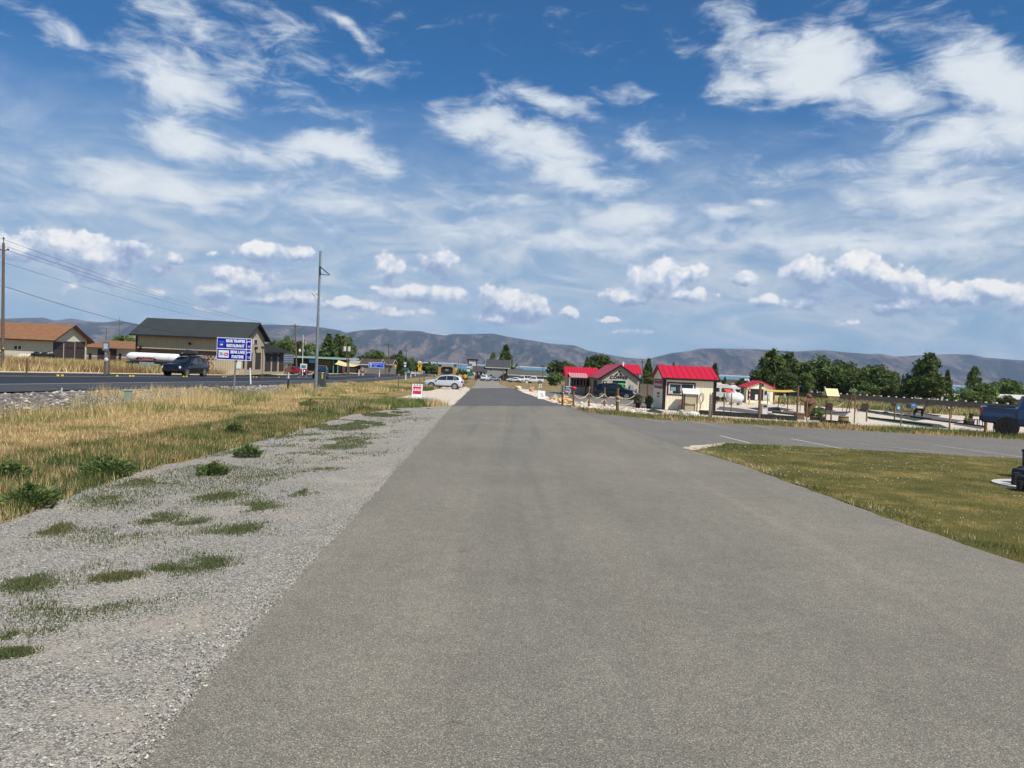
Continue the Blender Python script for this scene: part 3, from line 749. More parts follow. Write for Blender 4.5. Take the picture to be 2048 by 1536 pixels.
# ---------------------------------------------------------------- shared materials
m_black = M('black_metal', (0.018, 0.018, 0.02), 0.5, var=0.3)
m_rubber = M('rubber', (0.02, 0.02, 0.021), 0.85, var=0.3, scale=9)
m_alloy = M('alloy', (0.62, 0.63, 0.65), 0.3, 0.8, var=0.12, scale=8)
m_galv = M('galvanised_steel', S(140, 146, 150, .9), 0.5, 0.35, var=0.15, scale=5)
m_white = M('white_paint', S(236, 236, 232, .88), 0.5, var=0.06)
m_offw = M('aged_white_paint', S(214, 212, 202, .88), 0.6, var=0.12, scale=5)
m_wood = M('weathered_wood', S(122, 98, 72, .8), 0.85, var=0.3, scale=4, bmp=0.3, stretch=(4, 4, 0.6))
m_wood2 = M('yellowish_post_wood', S(146, 120, 80, .8), 0.85, var=0.3, scale=4, bmp=0.3, stretch=(4, 4, 0.6))
m_pole = M('utility_pole_wood', S(112, 98, 84, .8), 0.9, var=0.25, scale=4, bmp=0.3, stretch=(4, 4, 0.4))
m_glass = Mglass()
m_chrome = M('chrome', (0.7, 0.7, 0.72), 0.15, 0.9, var=0.05)
m_lamp = M('headlight_plastic', S(226, 232, 236), 0.12, var=0.08, spec=0.8)
m_red = M('tail_light_red', S(168, 24, 26), 0.2, var=0.15)
m_leaf_g = Mattr('foliage_mid_green', 0.7, 0.18)
m_leaf_d = Mattr('foliage_dark', 0.75, 0.14, mul=0.75)
m_leaf_y = Mattr('foliage_yellow_green', 0.7, 0.2, mul=1.55)
m_leaf_o = Mattr('foliage_olive', 0.75, 0.18, mul=1.25)
m_bark = M('bark', S(92, 80, 66, .7), 0.95, var=0.3, scale=4, bmp=0.5)

def prism_house(T, x0, x1, y0, y1, zb, zw, zr, axis, ov, mw, mr, mt, t=0.14, gov=None, fascia=True):
    """gabled building: wall, roof, eave trim"""
    gov = ov if gov is None else gov
    if axis == 'x':
        c = (y0 + y1) / 2; sl_ = (zr - zw) / (c - y0)
        MB().prism([(y0, zb), (y1, zb), (y1, zw), (c, zr), (y0, zw)], 'x', x0, x1).build('wall', mw, T, True)
        lo = zw - ov * sl_ + 0.004
        rf = MB().prism([(y0 - ov, lo), (c, zr + 0.004), (y1 + ov, lo), (y1 + ov, lo + t), (c, zr + t), (y0 - ov, lo + t)], 'x', x0 - gov, x1 + gov).build('roof', mr, T, True)
        if fascia:
            f = MB().box((x0 - gov, y0 - ov - 0.035, lo - 0.06), (x1 + gov, y0 - ov - 0.003, lo + t + 0.01))
            for xx, sg in ((x0 - gov, -1), (x1 + gov, 1)):
                f.prism([(y0 - ov, lo - 0.06), (c, zr - 0.05), (y1 + ov, lo - 0.06), (y1 + ov, lo + t + 0.01), (c, zr + t + 0.01), (y0 - ov, lo + t + 0.01)], 'x', xx + sg * 0.003, xx + sg * 0.035)
            f.build('fascia', mt, T, True)
    else:
        c = (x0 + x1) / 2; sl_ = (zr - zw) / (c - x0)
        MB().prism([(x0, zb), (x1, zb), (x1, zw), (c, zr), (x0, zw)], 'y', y0, y1).build('wall', mw, T, True)
        lo = zw - ov * sl_ + 0.004
        rf = MB().prism([(x0 - ov, lo), (c, zr + 0.004), (x1 + ov, lo), (x1 + ov, lo + t), (c, zr + t), (x0 - ov, lo + t)], 'y', y0 - gov, y1 + gov).build('roof', mr, T, True)
        if fascia:
            f = MB()
            for yy_, sg in ((y0 - gov, -1),):
                f.prism([(x0 - ov, lo - 0.06), (c, zr - 0.05), (x1 + ov, lo - 0.06), (x1 + ov, lo + t + 0.01), (c, zr + t + 0.01), (x0 - ov, lo + t + 0.01)], 'y', yy_ + sg * 0.003, yy_ + sg * 0.035)
            for xx, sg in ((x0 - ov, -1), (x1 + ov, 1)):
                f.box((xx + sg * 0.003, y0 - gov, lo - 0.06), (xx + sg * 0.035, y1 + gov, lo + t + 0.01))
            f.build('fascia', mt, T, True)
    return rf
def pane(T, name, mat, px0, py0, px1, py1, Y=None, X=None, out=0.04, t=0.05, parent=None, label=None):
    """flat part on a wall standing at distance Y, or on a side wall at X"""
    if Y is not None:
        a, b = W(px0, py0, Y), W(px1, py1, Y)
        mb = MB().box((a.x, Y - out, a.z), (b.x, Y - out + t, b.z))
    else:
        sg = 1 if X < 0 else -1
        a, b = onX(px0, py0, X), onX(px1, py1, X)
        mb = MB().box((X + sg * out, a.y, a.z), (X + sg * (out - t), b.y, b.z))
    return mb.build(name, mat, parent or T, True, label)
def fit(T, name, mat, x0, x1, z0, z1, Y, out=0.04, t=0.05, parent=None):
    return MB().box((x0, Y - out, z0), (x1, Y - out + t, z1)).build(name, mat, parent or T, True)
def gt(px, Y):
    p = GY(px, Y); return p

# ---------------------------------------------------------------- left side buildings
m_tan = M('brick_tan', S(210, 205, 184, .88), 0.9, var=0.1, scale=2, bmp=0.2)
m_tanlap_lit = Mlines('tan_lap_siding_sunlit', S(226, 222, 196, .9), S(170, 166, 140, .8), 0.28, 'z', 0.12)
m_brownroof = Mlines('brown_shingles', S(150, 106, 72, .8), S(120, 84, 58, .8), 0.3, 'z', 0.2, 0.95, 0.2, 0.3)
m_brown = M('dark_brown_trim', S(58, 44, 38, .8), 0.6, var=0.15)
m_door = Mlines('brown_sectional_door', S(70, 58, 56, .8), S(44, 36, 36, .7), 0.55, 'z', 0.07)
m_barn = Mlines('tan_ribbed_metal', S(202, 184, 150, .88), S(160, 144, 114, .8), 0.3, 'xy', 0.14)
m_barnroof = M('charcoal_roof', S(56, 62, 60, .85), 0.7, var=0.1, scale=0.6)
m_stone = M('stone_wainscot', S(164, 138, 120, .8), 0.9, var=0.35, scale=5, bmp=0.4)

Y0 = 118.0
c = W(105, 700, Y0); Xr = c.x; zb = hz(Xr, Y0) - 0.3; Y1 = onX(173, 700, Xr).y
zw = W(105, 677, Y0).z; zr = onX(142, 651.5, Xr).z
T = thing('fire_station_garage', 'long cream building with brown shingle roof and three tall brown garage doors in its gable', 'building', (Xr - 15, Y0, zb))
prism_house(T, -128, Xr, Y0, Y1, zb, zw, zr, 'x', 0.9, m_tan, m_brownroof, m_brown, gov=0.8)
for a, b in ((106.5, 125.5), (128.5, 148), (150.5, 168.5)):
    d = pane(T, 'garage_door', m_door, a, 683, b, 722, X=Xr, out=0.05)
    pane(T, 'door_window_row', m_glass, a + 2, 694.5, b - 2, 697.5, X=Xr, out=0.07, parent=d)
q0, q1, q2 = onX(111, 681.5, Xr), onX(142, 658, Xr), onX(168, 684, Xr); MB().prism([(q0.y, q0.z), (q2.y, q0.z), (q1.y, q1.z)], 'x', Xr + .004, Xr + .03).build('sunlit_gable_siding', m_tanlap_lit, T, True)  # siding triangle, made paler and shaped like the sunlit part of the gable
for wx in (28, 36):
    w_ = pane(T, 'window', m_white, wx, 690.5, wx + 7.4, 700, Y=Y0)
    pane(T, 'pane', m_glass, wx + 1, 691.5, wx + 6.4, 699, Y=Y0, out=0.06, parent=w_)
pane(T, 'foundation_band', m_conc, -60, 710, 104, 722, Y=Y0, out=0.05)

Y0 = 134.0
a, b = W(171, 700, Y0), W(300, 700, Y0); zb = hz(a.x, Y0) - 0.3
zw = W(220, 696, Y0).z; zr = W(220, 681, Y0 + 5).z
T = thing('low_garage', 'low cream garage with hipped brown roof and stone base behind the road sign back', 'building', (a.x, Y0, zb))
MB().box((a.x, Y0, zb), (b.x, Y0 + 10, zw)).build('wall', m_tan, T, True)
e = 0.8
MB().add([(a.x - e, Y0 - e, zw), (b.x + e, Y0 - e, zw), (b.x + e, Y0 + 10.8, zw), (a.x - e, Y0 + 10.8, zw), (a.x + 1, Y0 + 5, zr), (b.x - 5, Y0 + 5, zr)],
         [(0, 1, 5, 4), (1, 2, 5), (2, 3, 4, 5), (3, 0, 4), (3, 2, 1, 0)]).build('roof', m_brownroof, T, True)
pane(T, 'stone_base', m_stone, 171, 712, 300, 728, Y=Y0, out=0.06, t=0.1)
for p, q in ((196, 210), (219, 233)): pane(T, 'garage_door', m_door, p, 698, q, 727, Y=Y0, out=0.1)
for p, q in ((178, 183), (238, 242.5)): pane(T, 'entry_door', m_brown, p, 707, q, 727, Y=Y0, out=0.1)
for p, q in ((184.5, 686), (245.5, 687)):
    w0 = W(p, q, Y0 + 2.5); MB().tube((w0.x, w0.y, w0.z - 1), (w0.x, w0.y, w0.z + 0.35), 0.08).build('vent_pipe', m_galv, T, True)

Y0 = 96.0
c = W(489, 700, Y0); Xr = c.x; Xl = W(273, 700, Y0).x; zb = hz(Xl, Y0) - 0.35; Y1 = onX(528.5, 700, Xr).y
zw = W(489, 674, Y0).z; zr = onX(518, 648, Xr).z
T = thing('metal_barn', 'tall tan ribbed metal building with charcoal roof behind the dark suv', 'building', ((Xl + Xr) / 2, Y0, zb))
prism_house(T, Xl, Xr, Y0, Y1, zb, zw, zr, 'x', 0.75, m_barn, m_barnroof, m_black, gov=0.6)
pane(T, 'downspout', m_brown, 272.7, 662, 274.2, 722, Y=Y0, out=0.1)
pane(T, 'corner_trim', m_brown, 487.5, 684, 488.8, 737, Y=Y0, out=0.05)
pane(T, 'trim_band', m_brown, 274, 704.2, 488, 705, Y=Y0, out=0.03)
for px in (281, 379): pane(T, 'wall_lamp', m_brown, px, 691 if px < 300 else 685, px + 3, 695 if px < 300 else 690, Y=Y0, out=0.35, t=0.3)
for p, q in ((495, 503.3), (511, 520.5)): pane(T, 'garage_door', m_door, p, 705, q, 738, X=Xr)
w_ = pane(T, 'window', m_white, 507, 678, 514.5, 689, X=Xr); pane(T, 'pane', m_glass, 508, 679, 513.5, 688, X=Xr, out=0.07, parent=w_)
pane(T, 'wall_lamp', m_black, 509, 693.5, 511.3, 699, X=Xr, out=0.3, t=0.3)
d = pane(T, 'entry_door', m_white, 473.5, 723, 482, 737.5, Y=Y0, out=0.06)
# annex with three brown doors
Y2 = onX(570, 700, Xr).y; za = onX(550, 704.5, Xr).z
T = thing('low_annex', 'low annex with three narrow brown doors and sloping charcoal roof beside the tall barn', 'building', (Xr - 5, Y1 + 0.02, zb))
MB().box((Xr - 10, Y1 + 0.02, zb), (Xr - 0.02, Y2, za)).build('wall', m_barn, T, True)
zt = onX(530, 688, Xr).z
MB().prism([(Y1 + 0.05, za + 0.004), (Y2 + 0.8, za + 0.004), (Y2 + 0.8, za + 0.15), (Y1 + 0.05, zt)], 'x', Xr - 10.5, Xr + 0.7).build('roof', m_barnroof, T, True)
for p, q in ((530.5, 540.5), (545, 553.5), (558.5, 567)): pane(T, 'garage_door', m_door, p, 706, q, 742, X=Xr - 0.02)
for p in (542, 556): pane(T, 'wall_lamp', m_black, p, 709, p + 1.6, 712, X=Xr - 0.02, out=0.3, t=0.3)

# gray shed, houses and store farther along
m_teal = M('teal_fascia', S(150, 190, 182, .85), 0.5)
m_olive = M('olive_wall', S(132, 118, 78, .8), 0.9)
m_darkwall = M('dark_brown_siding', S(72, 64, 60, .8), 0.9, var=0.2)
Y0 = 168.0
a, b = W(575, 740, Y0), W(690, 740, Y0); zb = hz(a.x, Y0) - 0.3; z1 = W(640, 717, Y0).z
T = thing('roadside_store', 'long low store with pale teal roof edge and dark glass front beyond the red car', 'building', (a.x, Y0, zb))
MB().box((a.x, Y0 + 3, zb), (b.x - 2.2, Y0 + 14, z1)).build('wall', m_darkwall, T, True)
MB().box((a.x - 1, Y0 - 0.5, z1), (b.x, Y0 + 15, z1 + 0.35)).build('roof', M('pale_flat_roof', S(200, 206, 204, .85), 0.7), T, True)
MB().box((a.x - 1, Y0 - 0.56, z1 - 0.05), (b.x, Y0 - 0.503, z1 + 0.36)).build('fascia', m_teal, T, True)
pane(T, 'panel', m_olive, 637, 720, 662, 741, Y=Y0 + 3, out=0.05)
for p in (600, 610, 620): pane(T, 'window', m_glass, p, 722, p + 8, 738, Y=Y0 + 3, out=0.05)
pane(T, 'store_sign', M('blue_sign_paint', S(80, 160, 190)), 618.5, 718.5, 630, 725, Y=Y0, out=0.1)
for p in (667, 676):
    w0 = W(p, 720, Y0 + 0.3); MB().tube((w0.x, w0.y, hz(w0.x, w0.y) - 0.1), (w0.x, w0.y, z1), 0.13).build('post', M('teal_post', S(90, 160, 140, .8)), T, True)
m_sail = M('cream_sail_cloth', S(226, 204, 146, .9), 0.8, var=0.06)
def sail(name, label, cat, pts, mat, sag=0.25, group=None):
    P = [Vector(p) for p in pts]; c0 = sum(P, Vector()) / len(P)
    T = thing(name, label, cat, (c0.x, c0.y, min(p.z for p in P)), group=group)
    n = 8; vs = []; fs = []
    for i in range(n + 1):
        for j in range(n + 1):
            u, v = i / n, j / n
            p = (P[0] * (1 - u) + P[1] * u) * (1 - v) + (P[3] * (1 - u) + P[2] * u) * v
            k = (1 - (2 * u - 1) ** 2) * 0.5 + (1 - (2 * v - 1) ** 2) * 0.5
            q = c0 - p; q.z = 0
            p = p + q * 0.12 * k * 0.6; p.z -= sag * k; vs.append(p)
    top = [(v.x, v.y, v.z + 0.02) for v in vs]
    for i in range(n):
        for j in range(n): fs.append((i * (n + 1) + j, (i + 1) * (n + 1) + j, (i + 1) * (n + 1) + j + 1, i * (n + 1) + j + 1))
    MB().add(vs + [], fs, True).add(top, [f[::-1] for f in fs], True).build('cloth', mat, T, True)
    return T
sail('shade_sail', 'cream triangular shade sail stretched beside the roadside store', 'shade sail', (W(677, 720.5, 160), W(716, 731, 158), W(701, 733.5, 150), W(669, 728, 152)), m_sail)
m_umb = M('red_cloth', S(176, 30, 30), 0.8)
for px, lab, mt_ in ((679, 'red beach flag under the cream sail', m_umb), (684, 'white cloth flag beside the red flag under the sail', m_white)):
    p = gt(px, 156); T = thing('feather_flag', lab, 'flag', p)
    MB().tube((0, 0, 0), (0, 0, 1.9), 0.03).build('pole', m_galv, T)
    MB().box((0.03, -0.01, 0.5), (0.55, 0.01, 1.8)).build('cloth', mt_, T)

m_greysid = M('grey_siding', S(140, 134, 128, .8), 0.85)
m_greyroof = M('pale_grey_roof', S(168, 166, 152, .8), 0.85, var=0.1)
m_drkroof = M('brown_dark_roof', S(84, 70, 62, .8), 0.9, var=0.15)
def smallhouse(name, label, pxa, pxb, pyw, pyr, Y, mw, mr, depth=8, wins=(), group=None, axis='x', door=None):
    a, b = W(pxa, pyw, Y), W(pxb, pyw, Y); zb = hz((a.x + b.x) / 2, Y) - 0.4
    mid = (pxa + pxb) / 2
    zw = W(mid, pyw, Y).z; zr = W(mid, pyr, Y + (depth / 2 if axis == 'x' else 0)).z
    T = thing(name, label, 'building', ((a.x + b.x) / 2, Y, zb), group=group)
    prism_house(T, a.x, b.x, Y, Y + depth, zb, zw, zr, axis, 0.4, mw, mr, m_offw)
    for w in wins:
        f = pane(T, 'window', m_offw, *w, Y=Y, out=0.03); a_, b_ = W(w[0], w[1], Y), W(w[2], w[3], Y)
        MB().box((a_.x + .08, Y - 0.06, b_.z + .08), (b_.x - .08, Y - 0.035, a_.z - .08)).build('pane', m_glass, f, True)
    if door: pane(T, 'door', m_brown, *door, Y=Y)
    return T
smallhouse('cabin', 'low cabin with pale grey roof right of the cream sail', 697, 724, 729.5, 722, 205, m_darkwall, m_greyroof, 9)
smallhouse('cabin', 'brown roofed house whose left end rises behind the small blue sign', 721, 757, 729, 718.5, 200, m_greysid, m_drkroof, 9, wins=((726, 732, 730, 737),))
smallhouse('cabin', 'brown roofed house with white gable right of the small blue sign', 757, 783, 728.5, 719, 212, m_greysid, m_drkroof, 9, door=(777, 731, 780.5, 744))
smallhouse('cabin', 'little white house half hidden left of the yellow warning signs', 822, 842, 738, 733, 260, m_offw, m_greysid, 7)
smallhouse('cabin', 'long white shed right of the yellow warning signs', 845, 868, 744, 738, 255, m_offw, m_greyroof, 7)

# two-storey grey building with carport
m_gw = M('light_grey_stucco', S(158, 160, 156, .8), 0.9, var=0.05)
m_gr = M('charcoal_shingles', S(74, 76, 78, .8), 0.9, var=0.1)
Y0 = 245.0
T = smallhouse('lodge_building', 'two storey grey lodge with charcoal roof and outside stairs at the end of the path', 973, 1018, 735, 720, Y0, m_gw, m_gr, 12,
    wins=((980, 735.8, 983.5, 742), (1001, 736.6, 1004.5, 742.4), (979.6, 748, 985.5, 754)))
pane(T, 'door', m_black, 1012, 737.5, 1016, 747, Y=Y0)
a, b = W(992, 758, Y0 - 1.2), W(1008, 747, Y0 - 1.2)
MB().prism([(a.x, a.z), (b.x, b.z), (b.x, b.z - 0.4), (a.x + 0.5, a.z - 0.4)], 'y', Y0 - 1.3, Y0 - 0.2).box((b.x, Y0 - 1.3, b.z - 0.25), (b.x + 2.2, Y0 - 0.1, b.z)).build('staircase', m_brown, T, True)
a, b = W(944, 743, Y0 - 3), W(974, 743, Y0 - 3); zt = W(958, 732.5, Y0 - 3).z; zl = W(958, 744, Y0 - 3).z; zg = hz(a.x, Y0) - 0.3
T = thing('carport', 'open carport with deep charcoal roof joined to the grey lodge', 'carport', (a.x, Y0, zg))
MB().prism([(Y0 - 3, zl), (Y0 - 3, zl + 0.2), (Y0 + 3, zt), (Y0 + 9, zl + 0.2), (Y0 + 9, zl)], 'x', a.x, b.x - 0.05).build('roof', m_gr, T, True)
for p in (950, 958, 966): 
    w0 = W(p, 745, Y0 - 2.6); MB().box((w0.x - 0.2, w0.y - 0.2, zg), (w0.x + 0.2, w0.y + 0.2, zl)).build('post', m_offw, T, True)
MB().box((a.x + 1, Y0 + 8, zg), (b.x - 1, Y0 + 8.3, zl)).build('back_wall', m_gw, T, True)
T = smallhouse('motel', 'long single storey motel with grey roof behind the white pickups', 1018, 1091, 751, 740.5, 228, M('motel_wall', S(176, 168, 146, .8), 0.9), M('motel_roof', S(94, 96, 88, .8), 0.9, var=0.08), 14,
    wins=tuple((p, 754.5, p + 2.6, 760) for p in (1024, 1034, 1045, 1058, 1068, 1079)))
smallhouse('cabin', 'dark roofed house above the motel left end', 1016, 1045, 741, 737.2, 330, m_darkwall, m_gr, 8)

# arch sign and tower sign in timber
m_timber = M('orange_timber', S(188, 146, 86, .8), 0.8, var=0.2)
Y0 = 190.0
def post_px(mb, px, pyt, Y, r, base=None):
    w0 = W(px, pyt, Y); mb.box((w0.x - r, Y - r, (hz(w0.x, Y) if base is None else base) - 0.1), (w0.x + r, Y + r, w0.z)); return mb
p0 = gt(894, Y0)
T = thing('timber_arch_sign', 'square timber frame around a dark oval sign behind the silver suv', 'sign', p0)
for px in (879.5, 909): post_px(MB(), px, 732, Y0, 0.35).build('post', m_timber, T, True)
a, b = W(877, 730.5, Y0), W(911.5, 734.5, Y0); MB().box((a.x, Y0 - 0.4, b.z), (b.x, Y0 + 0.4, a.z)).build('beam', m_timber, T, True)
for px in (878, 908.5):
    a, b = W(px, 728.8, Y0), W(px + 5, 732.5, Y0); MB().box((a.x, Y0 - 0.45, b.z), (b.x, Y0 - 0.403, a.z)).build('end_cap', m_black, T, True)
cA = W(894, 742, Y0); e_ = []
for i in range(28):
    t = 2 * math.pi * i / 28; e_.append((cA.x + 1.55 * math.cos(t) * 1.05, cA.z + 0.2 + 1.12 * math.sin(t)))
sg = MB().prism(e_, 'y', Y0 - 0.1, Y0 + 0.1).build('oval_board', M('dark_board', S(30, 34, 36), 0.6, var=0.3), T, True)
MB().box((cA.x - 0.45, Y0 - 0.13, cA.z), (cA.x + 0.4, Y0 - 0.103, cA.z + 0.5)).build('pale_emblem', M('faded_grey', S(120, 120, 116)), sg, True)
Y0 = 205.0
p0 = gt(945, Y0)
T = thing('tower_sign', 'tall timber tower sign with stacked white panels and rounded green panel', 'sign', p0)
for px in (936.5, 953.5): post_px(MB(), px, 720, Y0, 0.15).build('post', M('red_brown_post', S(116, 66, 50)), T, True)
def board(T, name, mat, x0, y0, x1, y1, Y, out=0.3): return pane(T, name, mat, x0, y0, x1, y1, Y=Y, out=out, t=0.12)
board(T, 'top_beam', m_brown, 934, 717.5, 956, 721.5, Y0, 0.4); board(T, 'name_panel', m_offw, 938.5, 723.5, 951.5, 727.5, Y0)
board(T, 'panel', M('maroon_panel', S(110, 40, 44)), 938.5, 728, 943.5, 731.5, Y0); board(T, 'panel', m_offw, 944.5, 728, 951.5, 731.5, Y0)
board(T, 'panel', m_offw, 934, 732.5, 943, 736.5, Y0); board(T, 'panel', m_offw, 933.5, 738, 940, 743, Y0)
a, b = W(933, 743.5, Y0), W(945, 753, Y0); k = 0.35
MB().prism([(a.x, b.z + k), (a.x + k, b.z), (b.x - k, b.z), (b.x, b.z + k), (b.x, a.z - k), (b.x - k, a.z), (a.x + k, a.z), (a.x, a.z - k)], 'y', Y0 - 0.35, Y0 - 0.2).build('green_panel', M('green_panel', S(22, 110, 84)), T, True)
# yellow diggers beyond the arch
m_dig = M('machine_yellow', S(206, 160, 40), 0.5)
for px, Yq, lab in ((919.5, 185, 'small yellow machine standing right of the oval timber sign'), (930, 196, 'small yellow machine beside the green sign panel')):
    p = gt(px, Yq); T = thing('yellow_machine', lab, 'machine', p)
    MB().box((-0.5, -0.8, 0.6), (0.5, 0.8, 1.5)).build('body', m_dig, T, bevel=0.08)
    MB().box((-0.42, -0.5, 1.503), (0.42, 0.4, 2.3)).build('cab', m_glass, T)
    for sy in (-0.6, 0.6):
        w = MB().tube((-0.6, sy, 0.4), (0.6, sy, 0.4), 0.4, n=14).build('wheel', m_rubber, T)
    MB().tube((0, -0.8, 1.2), (0, -1.6, 1.7), 0.1).tube((0, -1.6, 1.7), (0, -2.1, 0.6), 0.08).build('arm', m_dig, T)
# ---------------------------------------------------------------- signs
m_blue = M('sign_blue', S(6, 8, 158, .9), 0.35, var=0.04)
m_blue2 = M('small_sign_blue', S(22, 60, 190, .9), 0.35, var=0.04)
m_refl = M('sign_white', S(232, 236, 246, .92), 0.4, var=0.03)
m_redp = M('sign_red', S(206, 40, 62, .9), 0.4, var=0.04)
m_blk = M('sign_black', S(20, 20, 24), 0.5)
m_ylw = M('sign_yellow', S(246, 186, 24, .9), 0.45, var=0.04)
m_signback = M('sign_back_metal', S(120, 132, 140, .85), 0.45, 0.4, var=0.1)

# big blue sign
b0 = G(466, 787); Y0 = b0.y
TLc, TRc, BLc, BRc = W(434, 674.5, Y0), W(503.3, 677, Y0), W(433.5, 719, Y0), W(502.3, 721.8, Y0)
x0, x1 = (TLc.x + BLc.x) / 2, (TRc.x + BRc.x) / 2; z0, z1 = (BLc.z + BRc.z) / 2, (TLc.z + TRc.z) / 2
T = thing('service_sign', 'blue roadside sign with white border pointing to BEAR TRAPPER RESTAURANT and BEAR LAKE FUNTIME', 'sign', (b0.x, Y0, b0.z))
wdt, hgt = x1 - x0, z1 - z0
px_ = wdt / 69.0
MB().box((x0, Y0 - 0.02, z0), (x1, Y0 + 0.02, z1)).build('board', m_refl, T, True)
zm = z0 + hgt * 0.5; xs = x0 + wdt * 0.855; bd = 0.045 * hgt
for (a, b, c, d) in ((x0 + bd * .6, xs - bd * .3, zm + bd * .6, z1 - bd * .7), (xs + bd * .4, x1 - bd * .6, zm + bd * .6, z1 - bd * .7), (x0 + bd * .6, xs - bd * .3, z0 + bd * .7, zm - bd * .3), (xs + bd * .4, x1 - bd * .6, z0 + bd * .7, zm - bd * .3)):
    MB().box((a, Y0 - 0.024, c), (b, Y0 - 0.0215, d)).build('blue_panel', m_blue, T, True)
tx = lambda s, u, v, size, mat=m_refl, sx=0.74, bold=0.011, align='CENTER': text('lettering', s, size * hgt, mat, T, (x0 + wdt * u, Y0 - 0.03, z0 + hgt * v), sx=sx, world=True, bold=bold * hgt, align=align)
tx('BEAR TRAPPER', .54, .85, .175); tx('RESTAURANT', .54, .64, .175)
tx('BEAR LAKE', .61, .36, .175); tx('FUNTIME', .61, .15, .175)
tx('1/4', .928, .63, .13, sx=.7, bold=.002); tx('1 1/2', .928, .145, .13, sx=.6, bold=.002)
for zc in (.86, .38):
    ax, az_ = x0 + wdt * .925, z0 + hgt * zc; k = hgt
    MB().prism([(ax - .075 * k, az_ - .06 * k), (ax - .05 * k, az_ - .06 * k), (ax - .05 * k, az_ - .012 * k), (ax + .03 * k, az_ - .012 * k), (ax + .03 * k, az_ - .04 * k), (ax + .085 * k, az_), (ax + .03 * k, az_ + .04 * k), (ax + .03 * k, az_ + .014 * k), (ax - .075 * k, az_ + .014 * k)], 'y', Y0 - 0.03, Y0 - 0.026).build('arrow', m_refl, T, True)
lx0, lx1 = x0 + wdt * .055, x0 + wdt * .215; lz0, lz1 = z0 + hgt * .60, z0 + hgt * .86
m_lblue = M('logo_light_blue', S(60, 110, 220), 0.4)
fr = MB()
for q in (((lx0, lz0), (lx1, lz0 + .012 * hgt)), ((lx0, lz1 - .012 * hgt), (lx1, lz1)), ((lx0, lz0), (lx0 + .012 * hgt, lz1)), ((lx1 - .012 * hgt, lz0), (lx1, lz1))): fr.box((q[0][0], Y0 - 0.03, q[0][1]), (q[1][0], Y0 - 0.026, q[1][1]))
fr.build('logo_frame', m_lblue, T, True)
tx('CLOSED', .135, .79, .075, m_lblue, sx=.75); tx('SUN', .135, .675, .075, m_refl, sx=.8)
MB().box((x0 + wdt * .06, Y0 - 0.03, z0 + hgt * .1), (x0 + wdt * .355, Y0 - 0.026, z0 + hgt * .43)).build('logo_plate', m_refl, T, True)
cxl, czl = x0 + wdt * .275, z0 + hgt * .25
MB().prism([(cxl + .07 * wdt * math.cos(t), czl + .075 * hgt * math.sin(t)) for t in [i * math.pi / 10 for i in range(20)]], 'y', Y0 - 0.034, Y0 - 0.031).build('logo_red_oval', m_redp, T, True)
text('lettering', 'fun', .09 * hgt, m_refl, T, (cxl, Y0 - 0.037, czl), world=True, bold=.004 * hgt)
text('lettering', 'Bear', .075 * hgt, m_blk, T, (x0 + wdt * .135, Y0 - 0.031, czl + .05 * hgt), world=True, shear=.3, bold=.003)
text('lettering', 'Lake', .075 * hgt, m_blk, T, (x0 + wdt * .135, Y0 - 0.031, czl - .02 * hgt), world=True, shear=.3, bold=.003)
pt = W(471, 722, Y0)
MB().tube((b0.x, Y0 + 0.06, b0.z - 0.2), (pt.x, Y0 + 0.06, z0 + 0.15), 0.055, n=8).build('post', m_galv, T, True)
MB().box((pt.x - 0.06, Y0 + 0.02, z0 - 0.12), (pt.x + 0.06, Y0 + 0.1, z0 + 0.2)).build('bracket', m_black, T, True)

def postsign(name, label, px, pyb, pyt, cat='sign', r=0.03, mat=None, Y=None, group=None, base=None):
    b = G(px, pyb) if Y is None else gt(px, Y)
    T = thing(name, label, cat, b, group=group)
    w0 = W(px, pyt, b.y)
    MB().box((w0.x - r, b.y - r, hz(w0.x, b.y) - 0.15), (w0.x + r, b.y + r, w0.z)).build('post', mat or m_galv, T, True)
    return T, b.y
def plate(T, name, mat, x0, y0, x1, y1, Y, out=0.06, t=0.02, parent=None): return pane(T, name, mat, x0, y0, x1, y1, Y=Y, out=out, t=t, parent=parent)
# small blue sign down the verge
T, Y = postsign('service_sign', 'small blue sign with two rows of white lettering on a thin post beside the highway', 753, 0, 726, Y=118)
plate(T, 'board', m_refl, 738, 724, 768.3, 736.2, Y, 0.07); plate(T, 'blue_panel', m_blue2, 738.8, 724.8, 767.5, 735.4, Y, 0.075, 0.004)
q = W(753, 728.3, Y); text('lettering', 'MARINA BEACH', 0.33, m_refl, T, (q.x - 0.1, Y - 0.085, q.z), world=True, sx=.7); q = W(753, 732.6, Y); text('lettering', '1 MILE', 0.3, m_refl, T, (q.x - 0.2, Y - 0.085, q.z), world=True, sx=.7)
q = W(741.5, 730, Y); MB().prism([(q.x - .12, q.z + .3), (q.x + .12, q.z + .3), (q.x + .12, q.z - .3), (q.x - .02, q.z - .3), (q.x - .02, q.z + .1), (q.x - .12, q.z + .1)], 'y', Y - 0.084, Y - 0.08).build('arrow', m_refl, T, True)
q = W(764, 730, Y); MB().tube((q.x, Y - 0.084, q.z), (q.x, Y - 0.08, q.z), 0.28, n=16).build('emblem', m_lblue, T, True)
